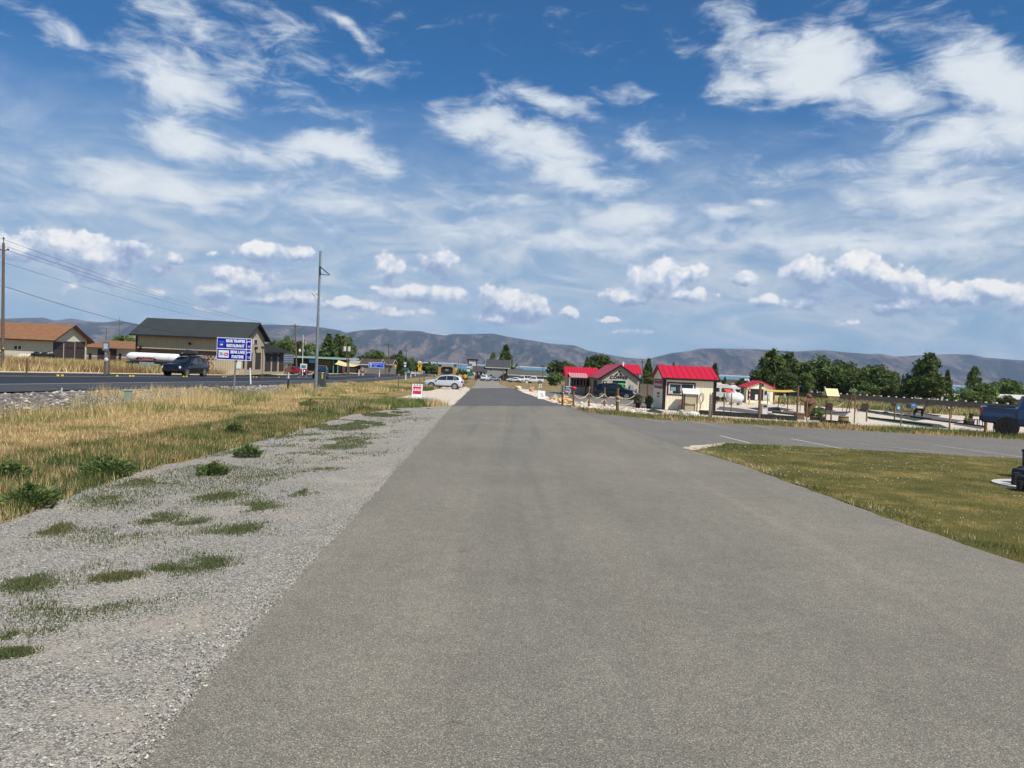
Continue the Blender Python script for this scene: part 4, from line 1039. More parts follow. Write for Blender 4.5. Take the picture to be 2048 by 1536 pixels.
# back of a grey louvred sign near the red car, thin posts
T, Y = postsign('road_sign', 'grey backed road sign on a thin post left of the wooden utility pole', 575.5, 0, 706, Y=79)
plate(T, 'board', m_signback, 567.5, 707.5, 587.5, 728, Y, 0.04)
for i in range(4): plate(T, 'stiffener', M('pale_strip', S(176, 186, 190)), 568.5, 710 + i * 4.2, 586.5, 711.6 + i * 4.2, Y, 0.06, 0.02)
plate(T, 'post_plaque', m_wood, 576.5, 731, 582, 744, Y, 0.1)
T, Y = postsign('road_sign', 'grey rectangular sign back on a steel post in front of the low brown garage', 213.5, 0, 686, Y=58, r=0.09)
plate(T, 'board', m_signback, 207, 683.5, 220, 702, Y, 0.14, 0.03); plate(T, 'louvre', M('pale_strip', S(176, 186, 190)), 209.5, 687, 217.5, 698, Y, 0.16, 0.015)
T, Y = postsign('marker_post', 'dark wooden stake beside the grey sign back', 218.7, 0, 703, 'post', 0.06, m_wood, Y=62)
T, Y = postsign('marker_post', 'leaning brown stake with a pale tag left of the grey sign back', 209.8, 0, 723, 'post', 0.05, m_wood, Y=54)
q = W(213, 719.5, Y); MB().ball((q.x, Y - 0.05, q.z), 0.16, 8, 6, (1, .3, 1)).build('tag', m_offw, T, True)
T, Y = postsign('marker_post', 'short brown stake in the far grass left of the tractors', 53.5, 0, 717, 'post', 0.04, m_wood, Y=50)
T, Y = postsign('marker_post', 'thin brown stake beside the low annex doors', 526, 0, 694, 'post', 0.03, m_wood, Y=74)
MB().ball((W(525.5, 695, Y).x, Y, W(525.5, 695, Y).z), 0.18, 6, 4, (1, 1, .8)).build('lamp_head', m_black, T, True)
# notice board
T, Y = postsign('notice_board', 'white notice board on two posts between the red car and the flagpole', 601.5, 0, 729, Y=100)
w0 = W(613, 744, Y); MB().box((w0.x - .05, Y - .05, hz(w0.x, Y) - .1), (w0.x + .05, Y + .05, W(613, 729, Y).z)).build('post', m_galv, T, True)
plate(T, 'board', m_white, 601, 727.2, 614, 738, Y, 0.09); plate(T, 'poster', M('board_poster', S(70, 130, 130)), 603, 730, 612, 736.5, Y, 0.1, 0.01)
# green street sign cut by the left edge
T, Y = postsign('street_sign', 'green street name sign cut by the left edge behind the utility pole', -6, 0, 700, Y=60)
plate(T, 'board', M('sign_green', S(10, 120, 84)), -24, 702, 2, 708, Y); plate(T, 'board', M('sign_green', S(10, 120, 84)), -22, 709, 2, 715, Y)

# delineators
def delineator(label, pxb, pyb, pxt, pyt, mats, split, Y=None):
    b = G(pxb, pyb) if Y is None else gt(pxb, Y); t = W(pxt, pyt, b.y)
    T = thing('road_delineator', label, 'road post', b, group=None)
    m1 = b.lerp(t, split)
    MB().tube(b - Vector((0, 0, .1)), m1, 0.055, n=8).build('lower_post', mats[0], T, True)
    MB().tube(m1, t, 0.055, 0.045, n=8).ball(t, 0.046, 8, 4).build('upper_post', mats[1], T, True)
delineator('plain white plastic road post right of the blue sign', 501.5, 770, 500, 737, (m_white, m_white), .5)
delineator('black road post with white top beside the rocks left of the camera pole', 575.5, 781, 577.5, 746, (m_black, m_offw), .68)
for px, y1, y0, Y, lab in ((811, 753, 745, 145, 'white road post right of the bend in the highway'), (821, 751, 746, 170, 'shorter white road post farther along the highway bend'), (829.5, 748, 741, 200, 'white road post in front of the tiny white houses'), (758, 746, 740, 150, 'white post in front of the brown roofed houses'), (717, 746, 739, 150, 'square white bin like post beside the red road barrier'), (724.5, 744, 734.5, 160, 'white pointed post left of the brown roofed house')):
    b = gt(px, Y); h = W(px, y0, Y).z - b.z
    T = thing('road_delineator', lab, 'road post', b)
    MB().tube((0, 0, -.1), (0, 0, h), 0.11, 0.09, 8).build('post', m_white, T)
    MB().tube((0, 0, h * .75), (0, 0, h * .85), 0.115, 0.115, 8).build('reflector', m_signback, T)
# steel stakes on the verge
def stake(label, px, pyb, pyt, r, mat, name='marker_post'):
    b = G(px, pyb); t = W(px + (pyb - pyt) * .02, pyt, b.y)
    T = thing(name, label, 'post', b); MB().tube(b - Vector((0, 0, .1)), t, r, n=6).build('post', mat, T, True)
    MB().tube(t - Vector((0, 0, .12)), t + Vector((0, 0, .01)), r * 1.25, n=6).build('cap', m_offw, T, True)
stake('dark steel stake standing in the weeds left of the A-frame sign', 797, 777, 749, 0.05, m_wood)
stake('brown stake left of the silver suv', 839.5, 770, 747, 0.05, m_wood)
stake('dark post just left of the silver suv bonnet', 848, 768, 744, 0.06, m_wood)
stake('thin steel stake with white cap near the rock embankment left of the pedestal', 123.5, 788, 776, 0.02, m_offw)

# yellow signs down the road
def diamond(T, px, py, rp, Y, name='diamond_plate'):
    q = W(px, py, Y); r = rp * Y / F
    MB().prism([(q.x - r, q.z), (q.x, q.z - r), (q.x + r, q.z), (q.x, q.z + r)], 'y', Y - 0.09, Y - 0.06).build(name, m_ylw, T, True)
T, Y = postsign('warning_sign', 'tall stack of yellow warning signs on one post left of the silver suv', 839, 0, 725, Y=128, r=0.05)
plate(T, 'white_top_plate', m_refl, 836.5, 722, 842.5, 727, Y, 0.065); plate(T, 'round_plate', m_ylw, 837, 724, 842, 729.5, Y, 0.09)
diamond(T, 839.6, 732, 5, Y); plate(T, 'lower_plate', m_ylw, 836.5, 736, 842.5, 742, Y, 0.1)
q = W(839.6, 732, Y); MB().box((q.x - .12, Y - .1, q.z - .16), (q.x + .12, Y - .093, q.z + .16)).build('symbol', m_blk, T, True)
T, Y = postsign('warning_sign', 'single yellow diamond warning sign before the dark trees across the highway', 791.5, 0, 727, Y=165)
diamond(T, 791.5, 731.5, 3, Y); plate(T, 'lower_plate', m_ylw, 790, 735, 793.2, 737, Y)
for px, py, Y, lab in ((912.5, 738.5, 160, 'yellow diamond warning sign beside the right post of the timber arch'), (947.5, 745.5, 190, 'orange diamond sign under the carport edge')):
    T, Y = postsign('warning_sign', lab, px, 0, py, Y=Y); diamond(T, px, py, 3 if px < 930 else 2.4, Y)
T, Y = postsign('route_sign', 'route marker with white shield above small green panels across the highway', 810.5, 0, 724, Y=150)
plate(T, 'top_plate', m_refl, 807.7, 724.8, 812.9, 727.6, Y); plate(T, 'black_plate', m_blk, 807, 728.2, 814, 734, Y)
q = W(810.4, 731.3, Y); MB().prism([(q.x - .2, q.z - .22), (q.x + .2, q.z - .22), (q.x + .22, q.z + .05), (q.x, q.z + .26), (q.x - .22, q.z + .05)], 'y', Y - 0.07, Y - 0.062).build('shield', m_refl, T, True)
plate(T, 'green_panel', M('dull_green_panel', S(60, 92, 88)), 806.5, 735, 818, 740, Y)
# red barrier
b = gt(726, 158); T = thing('road_barrier', 'red and white folding road barrier across the highway by the brown houses', 'barrier', b)
MB().box((-1.1, -.04, .5), (.3, .04, 1.0)).build('board', M('barrier_red', S(150, 66, 60)), T); MB().tube((-1.0, 0, 0), (-.8, 0, 1), .05).tube((-.1, 0, 0), (.7, 0, 1.1), .05).build('leg', m_offw, T)

# A-frame sign with red poster
b = G(834, 800); Y = b.y; T = thing('a_frame_sign', 'white A-frame pavement sign with red poster in the weeds by the cream gravel', 'sign', b)
h = W(836, 768, Y).z - b.z; w = 10 * Y / F
for sg, nm in ((-1, 'front_panel'), (1, 'back_panel')):
    MB().add([(-w, sg * .3 - .02, 0), (w, sg * .3 - .02, 0), (w, sg * .04 - .02, h), (-w, sg * .04 - .02, h), (-w, sg * .3 + .02, 0), (w, sg * .3 + .02, 0), (w, sg * .04 + .02, h), (-w, sg * .04 + .02, h)],
        [(0, 1, 2, 3), (7, 6, 5, 4), (0, 4, 5, 1), (1, 5, 6, 2), (2, 6, 7, 3), (3, 7, 4, 0)]).build(nm, m_white, T)
fy = lambda z: -.3 + .26 * z / h - .02
pz0, pz1 = h * .38, h * .84
MB().add([(-w * .84, fy(pz0) - .006, pz0), (w * .84, fy(pz0) - .006, pz0), (w * .84, fy(pz1) - .006, pz1), (-w * .84, fy(pz1) - .006, pz1), (-w * .84, fy(pz0), pz0), (w * .84, fy(pz0), pz0), (w * .84, fy(pz1), pz1), (-w * .84, fy(pz1), pz1)],
    [(0, 1, 2, 3), (7, 6, 5, 4), (0, 4, 5, 1), (1, 5, 6, 2), (2, 6, 7, 3), (3, 7, 4, 0)]).build('red_poster', m_redp, T)
ti = math.pi / 2 - math.atan(.26 / h)
text('lettering', 'LEGO', h * .19, m_refl, T, (0, fy(h * .63) - .02, h * .64), rot=(ti, 0, 0), bold=.006, sx=1.0, shear=.15)
MB().add([(-w * .45, fy(h * .47) - .012, h * .47), (w * .35, fy(h * .46) - .012, h * .455), (w * .72, fy(h * .42) - .012, h * .42), (w * .2, fy(h * .43) - .012, h * .435)], [(0, 1, 2, 3)]).build('dark_swoosh', m_blk, T)
for sx_ in (-.55, 0, .55): MB().box((sx_ * w - .05, -.1, h - .1), (sx_ * w + .05, .1, h - .04)).build('hinge' if sx_ else 'handle', m_black, T)

# pedestals, cabinet, camera pole
m_ped = M('pale_green_plastic', S(150, 166, 146, .85), 0.6, var=0.08)
b = G(256, 806); Y = b.y; h = W(257, 780, Y).z - b.z
T = thing('utility_pedestal', 'pale green utility pedestal standing in the tall dry grass', 'utility box', b)
MB().box((-.12, -.1, -.1), (.12, .1, h - .05)).build('body', m_ped, T, bevel=0.02); MB().box((-.135, -.115, h - .046), (.135, .115, h + .01)).build('cap', m_ped, T, bevel=0.015)
b = G(643, 779); Y = b.y; h = W(643, 744, Y).z - b.z; w = 6.9 * Y / F
T = thing('equipment_cabinet', 'grey steel equipment cabinet on concrete base right of the tall camera pole', 'utility box', b)
MB().box((-w, -.35, .22), (w, .35, h)).build('body', M('dark_grey_steel', S(84, 86, 88, .85), 0.5, 0.3, var=0.08), T, bevel=0.02)
MB().box((-w - .04, -.4, -.15), (w + .04, .4, .216)).build('base', m_conc, T)
MB().box((w * .2, -.37, h * .62), (w * .62, -.353, h * .9)).build('yellow_label', M('faded_yellow', S(190, 160, 60)), T); MB().box((w * .2, -.37, h * .94), (w * .75, -.353, h * .98)).build('white_label', m_white, T)
b = G(631, 785); Y = b.y; t = W(641, 502, Y)
T = thing('camera_pole', 'tall leaning grey steel pole with solar panel and traffic camera', 'pole', b)
MB().tube(b - Vector((0, 0, .1)), b.lerp(t, .55), 0.125, 0.10, 14).build('lower_pole', m_galv, T, True); MB().tube(b.lerp(t, .55), t, 0.085, 0.075, 14).build('upper_pole', m_galv, T, True)
q = b.lerp(t, .87); k = Y / F
MB().add([(q.x + .02, Y - .35, q.z + 5 * k), (q.x + 19 * k, Y - .35, q.z - 10 * k), (q.x + 19 * k, Y + .35, q.z - 10 * k), (q.x + .02, Y + .35, q.z + 5 * k), (q.x + .02, Y - .35, q.z + 6.5 * k), (q.x + 19 * k, Y - .35, q.z - 8.5 * k), (q.x + 19 * k, Y + .35, q.z - 8.5 * k), (q.x + .02, Y + .35, q.z + 6.5 * k)],
    [(0, 1, 2, 3), (7, 6, 5, 4), (0, 4, 5, 1), (1, 5, 6, 2), (2, 6, 7, 3), (3, 7, 4, 0)]).build('solar_panel', M('solar_cells', S(60, 66, 78), 0.25, var=0.1), T, True)
MB().tube((q.x, Y, q.z - 9.5 * k), (q.x + 18 * k, Y, q.z - 10.5 * k), .03).tube((q.x, Y, q.z + 2 * k), (q.x + 3 * k, Y, q.z - 9 * k), .02).build('panel_bracket', m_galv, T, True)
q = b.lerp(t, .695)
MB().tube((q.x, Y, q.z), (q.x - 8 * k, Y, q.z), .025).build('camera_arm', m_galv, T, True)
MB().tube((q.x - 7 * k, Y, q.z - 4 * k), (q.x - 13 * k, Y - .1, q.z + 3 * k), .07, n=10).build('camera', m_offw, T, True)
MB().rev([(.24, -.1), (.24, .06), (.14, .1), (.14, .14)], (b.x, Y, b.z)).build('base_flange', m_galv, T, True)

# ---------------------------------------------------------------- poles and wires
def upole(name, label, pb, pt, Y, r=0.14, arms=(), trans=(), lamp=None, cat='utility pole'):
    t = W(pt[0], pt[1], Y); bx = W(pb[0], pb[1], Y).x; b = Vector((bx, Y, hz(bx, Y)))
    T = thing(name, label, cat, b)
    MB().tube(b - Vector((0, 0, .2)), t, r, r * .75, 10).build('pole', m_pole, T, True)
    for f, half in arms:
        q = b.lerp(t, f); MB().box((q.x - half, Y - .22, q.z - .06), (q.x + half, Y - .12, q.z + .06)).build('crossarm', m_pole, T, True)
        for sx in (-half * .9, -half * .35, half * .9): MB().tube((q.x + sx, Y - .17, q.z + .06), (q.x + sx, Y - .17, q.z + .22), .05, .03, 6).build('insulator', m_brown, T, True)
    for f, sx in trans:
        q = b.lerp(t, f); MB().tube((q.x + sx, Y - .1, q.z - .45), (q.x + sx, Y - .1, q.z + .45), .28, n=10).build('transformer', m_offw, T, True)
    return T, b, t
T, b, t = upole('utility_pole', 'thick wooden utility pole at the left edge of the view', (5, 740), (7, 486), 54, 0.115)
for f, sx in ((1.0, 0), (.945, .33), (.945, -.3)):
    q = b.lerp(t, f); MB().tube((q.x, 54, q.z - .1), (q.x + sx, 54, q.z + (.35 if not sx else .05)), .025).ball((q.x + sx, 54, q.z + (.35 if not sx else .05)), .07, 8, 5).build('insulator', m_black, T, True)
MB().ball((b.x + .12, 53.88, W(8, 697, 54).z), .06, 8, 5).build('amber_reflector', m_ylw, T, True)
m_wire = M('wire', (0.03, 0.03, 0.035), 0.6)
def wire(label, p0, p1, sag, r=0.011, group='wires running from the left pole past the barn'):
    T = thing('power_line', label, 'wire', p0.lerp(p1, .5), group=group)
    P = [p0.lerp(p1, i / 24) - Vector((0, 0, sag * 4 * (i / 24) * (1 - i / 24))) for i in range(25)]
    MB().path(P, r, 4).build('cable', m_wire, T, True)
e0 = W(590, 651, 150)
heights = [(5, 478), (18, 494.5), (13, 500), (12, 526.5), (11, 573.5)]
ends = [W(590, 655, 152), W(594, 654, 151), W(587, 654, 151), W(592, 657, 151), W(592, 668, 151)]
labs = ['topmost thin wire running right from the left utility pole', 'second wire from the top leaving the left utility pole insulator', 'third wire from the top leaving the left utility pole', 'fourth wire from the top leaving the left utility pole', 'lowest and thickest cable leaving the left utility pole']
for (px, py), e, l, s in zip(heights, ends, labs, (1.0, 1.0, 1.1, 1.3, 2.4)): wire(l, W(px, py, 54), e, s, 0.012 if s < 2 else 0.02)
for (px, py), l in zip(heights, ('upper wire cut by the left edge', 'insulator wire cut by the left edge', 'third wire cut by the left edge', 'fourth wire cut by the left edge', 'lowest cable cut by the left edge')):
    p0 = W(px, py, 54); wire(l, p0, p0 + Vector((-14, -30, .4)), .3, 0.011, 'wires left of the left pole')
upole('utility_pole', 'slender wooden utility pole beside the red car', (593.5, 746), (590, 648), 150, 0.16, ((.955, .9),))
T, b, t = upole('utility_pole', 'dark utility pole with two white transformers by the cream sail', (696, 749), (691.5, 673), 142, 0.12, (), ((.69, -.32), (.69, .5)))
w0 = W(687.5, 702, 142); MB().box((w0.x - .2, 141.8, w0.z - .08), (w0.x + .25, 142.1, w0.z + .08)).build('street_light_head', m_offw, T, True)
upole('utility_pole', 'short pale stub pole beside the transformer pole', (698.3, 748), (697, 709), 140, 0.12)
upole('utility_pole', 'tall dark pole with crossarm behind the brown roofed houses', (778, 744), (777.5, 687), 195, 0.14, ((.95, 1.1),))
T, b, t = upole('utility_pole', 'pale pole with long curved street light arm beside the brown houses', (771.5, 743), (773, 712), 190, 0.12, ((.93, .9),))
q = b.lerp(t, .9); MB().path([q, q + Vector((2, 0, 1.6)), q + Vector((4.4, 0, 2.0))], .05).build('street_light_arm', m_galv, T, True)
for a in (((812.5, 730), (813, 700), 280, .15, ((.95, .7),), 'small far pole above the dark trees right of the brown houses'),
          ((846, 745), (846.5, 718), 240, .1, ((.9, .7),), 'thin dark lamp pole with two heads right of the yellow signs'),
          ((842.5, 745), (843, 716), 250, .08, (), 'thin grey pole just behind the yellow signs'),
          ((917.5, 745), (917.5, 721), 250, .08, (), 'thin bare pole between the timber arch and the tower sign'),
          ((921.5, 745), (921.5, 723), 250, .08, (), 'second thin bare pole right of its twin before the lake'),
          ((1007, 758), (1007, 709), 215, .1, (), 'thin brown pole in front of the grey lodge and conifer'),
          ((1086.3, 763), (1085.5, 730), 210, .11, ((.93, .7),), 'pale pole at the right end of the motel'),
          ((1063, 745), (1063, 735), 300, .07, (), 'tiny pole behind the motel roof'),
          ((1110, 745), (1110, 733), 190, .11, (), 'short pale pole in front of the round green tree'),
          ((1285.5, 770), (1285, 718), 120, .07, ((.9, .25), (.55, .25)), 'thin pole between the red roofed coffee hut and the kiosk'),
          ((240, 690), (239, 633), 175, .05, (), 'slim radio mast behind the low brown garage'),
          ((212, 690), (213, 657), 190, .13, (), 'short pole behind the low brown garage roof'),
          ((583, 712), (583.5, 686), 230, .07, (), 'thin grey pole between the low annex and the wooden pole'),
          ((601.5, 714), (602, 690), 230, .07, (), 'thin pole with white lamp behind the store roof'),
          ((1637, 790), (1638.3, 751), 205, .16, ((.5, .4),), 'wooden pole in front of the dark trees left of the cream tent')):
    upole('utility_pole', a[5], a[0], a[1], a[2], a[3], a[4])
for px, py in ((599.5, 701.5),):
    w0 = W(px, py, 228); MB().ball(w0, .45, 8, 6, (.8, .8, 1.2)).build('lamp_globe', m_white, tag(thing('street_lamp_globe', 'small white lamp globe above the store roof', 'lamp', w0)), True)
# flagpole
b = gt(604, 120); t = W(606.5, 672, 120)
T = thing('flagpole', 'white flagpole with stars and stripes flag above the roadside store', 'flagpole', b)
MB().tube(b, t, .06, .04, 8).ball(t, .1, 8, 5).build('pole', m_white, T, True)
fa = W(607.8, 676, 120); k = 120 / F
def flagpt(u, v):   # drooping flag: u along fly, v down the hoist
    return Vector((fa.x + u * 5.2 * k + .02 * math.sin(v * 9), 120 - .05 + .15 * math.sin(u * 7), fa.z - v * 6 * k - u * 7.5 * k - u * u * 1.5 * k))
def flagpart(name, u0, u1, v0, v1, mat, off=0):
    vs = []; n = 5
    for i in range(n + 1):
        for j in range(2):
            p = flagpt(u0 + (u1 - u0) * i / n, v0 + (v1 - v0) * j); p.y -= off; vs.append(p)
    MB().add(vs, [(2 * i, 2 * i + 2, 2 * i + 3, 2 * i + 1) for i in range(n)], True).build(name, mat, T, True)
m_fr = M('flag_red', S(178, 40, 50)); m_fb = M('flag_blue', S(24, 34, 80))
for i in range(7): flagpart('stripe', 0, 1, i / 7, (i + .54) / 7, m_fr)
for i in range(6): flagpart('stripe', 0, 1, (i + .54) / 7, (i + 1) / 7, m_white)
flagpart('canton', 0, .42, 0, .54, m_fb, .02)
T2 = T
fa = W(608.5, 690, 120); T = thing('dark_flag', 'dark flag hanging limp below the stars and stripes', 'flag', fa)
flagpart('cloth', 0, 1, 0, 1.3, m_fb)

# ---------------------------------------------------------------- vehicles
def interp_st(st, x):
    for a, b in zip(st[:-1], st[1:]):
        if b[0] <= x <= a[0]:
            t = (a[0] - x) / (a[0] - b[0] + 1e-9); return [p + (q - p) * t for p, q in zip(a, b)]
    return list(st[0] if x > st[0][0] else st[-1])
def car(name, label, paint, st, wheels, wr, side_glass, wind, rear, loc, rz, group=None, trim=None, lamps=True, spokes=5, extra=None):
    """st: stations (x, z bottom, z belt, z top, half width, half width at top), front to back"""
    T = thing(name, label, 'truck' if 'pickup' in name else 'car', loc, rz, group)
    rings = []
    for x, zb, zl, zt, w, wt in st:
        zs = zb + (zl - zb) * .45; tp = zt - min(.06, (zt - zl) * .3 + .01)
        h = [(w * .86, zb), (w * .98, zb + .07), (w, zs), (w * .97, zl), (wt + .02, tp), (wt * .86, zt)]
        rings.append([(x, y, z) for y, z in h] + [(x, -y, z) for y, z in h[::-1]])
    MB().loft(rings, smooth='pickup' not in name).build('body', paint, T, bevel=.03 if 'pickup' in name else 0)
    def side(x, t, s, off=.012):
        a = interp_st(st, x); tp = a[3] - min(.06, (a[3] - a[2]) * .3 + .01)
        return (x, s * ((a[4] * .97) * (1 - t) + (a[5] + .02) * t + off), a[2] * (1 - t) + tp * t)
    for s in (-1, 1):
        for poly in side_glass:
            # fine strip so that the pane follows the body
            vs = [side(x, t, s) for x, t in poly]; n = len(vs)
            MB().add(vs + [(x, y - s * .03, z) for x, y, z in vs], [tuple(range(n)), tuple(range(n, 2 * n))[::-1]] + [(i, n + i, n + (i + 1) % n, (i + 1) % n) for i in range(n)]).build('side_window', m_glass, T)
    for nm, seg in (('windscreen', wind), ('rear_window', rear)):
        if not seg: continue
        xa, xb = seg; a, b = interp_st(st, xa), interp_st(st, xb)
        d = Vector((b[0] - a[0], 0, b[3] - a[3])).normalized(); nrm = Vector((-d.z, 0, d.x)) 
        if nm == 'windscreen': nrm = Vector((abs(nrm.x), 0, abs(nrm.z)))
        else: nrm = Vector((-abs(nrm.x), 0, abs(nrm.z)))
        o = nrm * .02; q = nrm * -.02
        L = []
        for off in (o, q):
            L += [(a[0] + off.x, -a[5] * .88, a[3] + off.z), (a[0] + off.x, a[5] * .88, a[3] + off.z), (b[0] + off.x, b[5] * .84, b[3] + off.z), (b[0] + off.x, -b[5] * .84, b[3] + off.z)]
        MB().add(L, [(0, 1, 2, 3), (7, 6, 5, 4), (0, 4, 5, 1), (1, 5, 6, 2), (2, 6, 7, 3), (3, 7, 4, 0)]).build(nm, m_glass, T)
    W0 = max(s[4] for s in st)
    for wx in wheels:
        for s in (-1, 1):
            wl = interp_st(st, wx)[4]
            arch = MB().tube((wx, s * (wl - .25), wr * 1.02), (wx, s * (wl + .008), wr * 1.02), wr * 1.17, n=22); arch.build('wheel_arch', m_black, T)
            wh = MB().tube((wx, s * (wl - .2), wr), (wx, s * (wl + .02), wr), wr, n=24).build('wheel', m_rubber, T)
            rm = MB(); yo = s * (wl + .03)
            rm.tube((wx, s * (wl + .0), wr), (wx, yo - s * .002, wr), wr * .2, n=10)
            for i in range(spokes):
                t = 2 * math.pi * i / spokes + .3; dx, dz = math.cos(t), math.sin(t); px_, pz_ = -dz * wr * .09, dx * wr * .09
                rm.add([(wx + px_, yo, wr + pz_), (wx - px_, yo, wr - pz_), (wx + dx * wr * .64 - px_ * 1.3, yo, wr + dz * wr * .64 - pz_ * 1.3), (wx + dx * wr * .64 + px_ * 1.3, yo, wr + dz * wr * .64 + pz_ * 1.3)], [(0, 1, 2, 3)])
            ri = [(wx + wr * .7 * math.cos(2 * math.pi * i / 24), yo, wr + wr * .7 * math.sin(2 * math.pi * i / 24)) for i in range(24)]
            rj = [(wx + wr * .6 * math.cos(2 * math.pi * i / 24), yo, wr + wr * .6 * math.sin(2 * math.pi * i / 24)) for i in range(24)]
            rm.add(ri + rj, [(i, (i + 1) % 24, 24 + (i + 1) % 24, 24 + i) for i in range(24)])
            rm.build('rim', m_alloy, wh)
    f, r = st[0], st[-1]
    a = interp_st(st, f[0] - .12); zc = a[2] - .08
    for s in (-1, 1):
        MB().box((f[0] - .35, s * (a[4] * .62), zc - .1), (f[0] - .04, s * (a[4] * 1.005), zc + .06)).build('headlight', m_lamp, T, bevel=.03)
        b = interp_st(st, r[0] + .12); zt = b[2] - .05
        MB().box((r[0] - .015, s * (b[4] * .84), zt - .2), (r[0] + (.2 if 'pickup' not in name else .07), s * (b[4] * 1.012), zt + .04)).build('tail_light', m_red, T, bevel=.03)
        c = side(wind[0] - .35, .12, s); MB().box((c[0] - .08, s * abs(c[1]), c[2] - .02), (c[0] + .1, s * (abs(c[1]) + .2), c[2] + .15)).build('mirror', trim or paint, T, bevel=.03)
    MB().box((f[0] - .12, -a[4] * .5, zc - .16), (f[0] - .02, a[4] * .5, zc + .02)).build('grille', m_black, T)
    MB().box((f[0] - .1, -a[4] * .7, f[1] + .02), (f[0] + .015, a[4] * .7, f[1] + .16)).build('front_bumper', m_black, T, bevel=.02)
    MB().box((r[0] - .03, -a[4] * .8, r[1] - .02), (r[0] + .15, a[4] * .8, r[1] + .2)).build('rear_bumper', m_black, T, bevel=.02)
    MB().box((-0.9 * abs(wheels[0]) + .0, -W0 - .012, st[3][1] - .03), (.95 * abs(wheels[0]) - wr, W0 + .012, st[3][1] + .1)).build('sill', m_black, T)
    return T
SUV = [(2.36, .45, .72, .80, .66, .5), (2.30, .36, .86, .95, .82, .66), (2.05, .30, .97, 1.06, .92, .76), (1.3, .30, 1.04, 1.14, .95, .80), (1.12, .30, 1.05, 1.17, .95, .78), (.35, .30, 1.06, 1.66, .95, .66), (-.4, .30, 1.07, 1.76, .95, .67), (-1.5, .30, 1.10, 1.72, .94, .65), (-2.05, .33, 1.12, 1.58, .92, .63), (-2.28, .38, 1.08, 1.2, .88, .76), (-2.36, .46, .86, .92, .8, .68)]
SUVG = [[(.98, .06), (.42, .9), (-.38, .95), (-.38, .08)], [(-.42, .08), (-.42, .95), (-1.25, .95), (-1.25, .1)], [(-1.3, .1), (-1.3, .95), (-1.75, .9), (-2.02, .25)]]
p_silver = Mpaint('silver_paint', S(214, 216, 220, .9), 0.25, 0.3)
p_dark = Mpaint('dark_navy_paint', S(20, 30, 42, .8), 0.2, 0.25)
p_blue = Mpaint('deep_blue_paint', S(24, 58, 98, .85), 0.1, 0.35)
p_redc = Mpaint('red_car_paint', S(170, 20, 44, .85), 0.1)
p_white = Mpaint('white_car_paint', S(232, 234, 236, .88), 0.0)
p_grey = Mpaint('grey_car_paint', S(150, 158, 170, .8), 0.3)
wl = (1.42, -1.42)
b = G(888, 777.6); T = car('silver_suv', 'silver suv parked side on on cream gravel with tinted windows', p_silver, SUV, wl, .37, SUVG, (1.12, .35), (-2.05, -2.28), (b.x, b.y, b.z + .01), math.pi - R(3), spokes=6); T.scale = (1.1, 1.1, 1.08)
# dark suv on the highway
Y = 66.0; x = (371 - 1024) / F * Y; z = hz(x, Y) + .065
rzD = R(-97)
D = car('dark_suv', 'dark suv driving on the highway with a black roof box and bikes at the back', p_dark, SUV, wl, .37, SUVG, (1.12, .35), (-2.05, -2.28), (x, Y, z), rzD)
for sy in (-.62, .62): MB().tube((.3, sy, 1.74), (-1.7, sy, 1.76), .025).build('roof_rail', m_black, D)
for xx in (.0, -1.2): MB().tube((xx, -.62, 1.8), (xx, .62, 1.8), .03).build('crossbar', m_black, D)
Tb = thing('roof_box', 'black rounded cargo box on the roof of the dark suv', 'roof box', (x, Y, z), rzD)
rg = []
for xx, w_, h_ in ((1.0, .12, .05), (.85, .3, .18), (.3, .42, .34), (-.7, .43, .36), (-1.3, .36, .3), (-1.5, .2, .15)):
    rg.append([(xx, w_ * math.cos(t), 1.98 + (h_ if math.sin(t) > 0 else .14) * math.sin(t)) for t in [i * math.pi / 8 for i in range(16)]])
MB().loft(rg).build('shell', M('box_black', (.02, .02, .022), .35), Tb)
MB().box((-1.2, -.44, 1.97), (.8, .44, 2.0)).build('seam', m_black, Tb)
m_frame = M('bike_frame_grey', S(120, 124, 130), .4, .3); m_frame2 = M('bike_frame_red', S(130, 40, 40), .4)
def bike(label, loc, rot, mat):
    T = thing('bicycle', label, 'bicycle', loc, 0, 'bicycles on the rack of the dark suv'); T.rotation_euler = rot
    for wx in (-.53, .53):
        w_ = MB()
        P = [(wx + .34 * math.cos(t), 0, .34 + .34 * math.sin(t)) for t in [2 * math.pi * i / 20 for i in range(21)]]
        w_.path(P, .028, 5); w_.tube((wx - .34, 0, .34), (wx + .34, 0, .34), .006, n=4); w_.tube((wx, 0, 0), (wx, 0, .68), .006, n=4); wo = w_.build('wheel', m_rubber, T)
    MB().tube((-.53, 0, .34), (-.1, 0, .3), .018).tube((-.53, 0, .34), (-.2, 0, .78), .015).tube((-.1, 0, .3), (-.22, 0, .85), .02).tube((-.1, 0, .3), (.38, 0, .75), .024).tube((-.2, 0, .78), (.36, 0, .84), .022).tube((.36, 0, .9), (.53, 0, .34), .02).build('frame', mat, T)
    MB().tube((.34, 0, .95), (.36, 0, .86), .018).tube((.34, -.28, .97), (.34, .28, .97), .018).build('handlebar', m_black, T)
    MB().box((-.34, -.06, .86), (-.1, .06, .91)).build('saddle', m_black, T)
cz, sz = math.cos(rzD), math.sin(rzD)
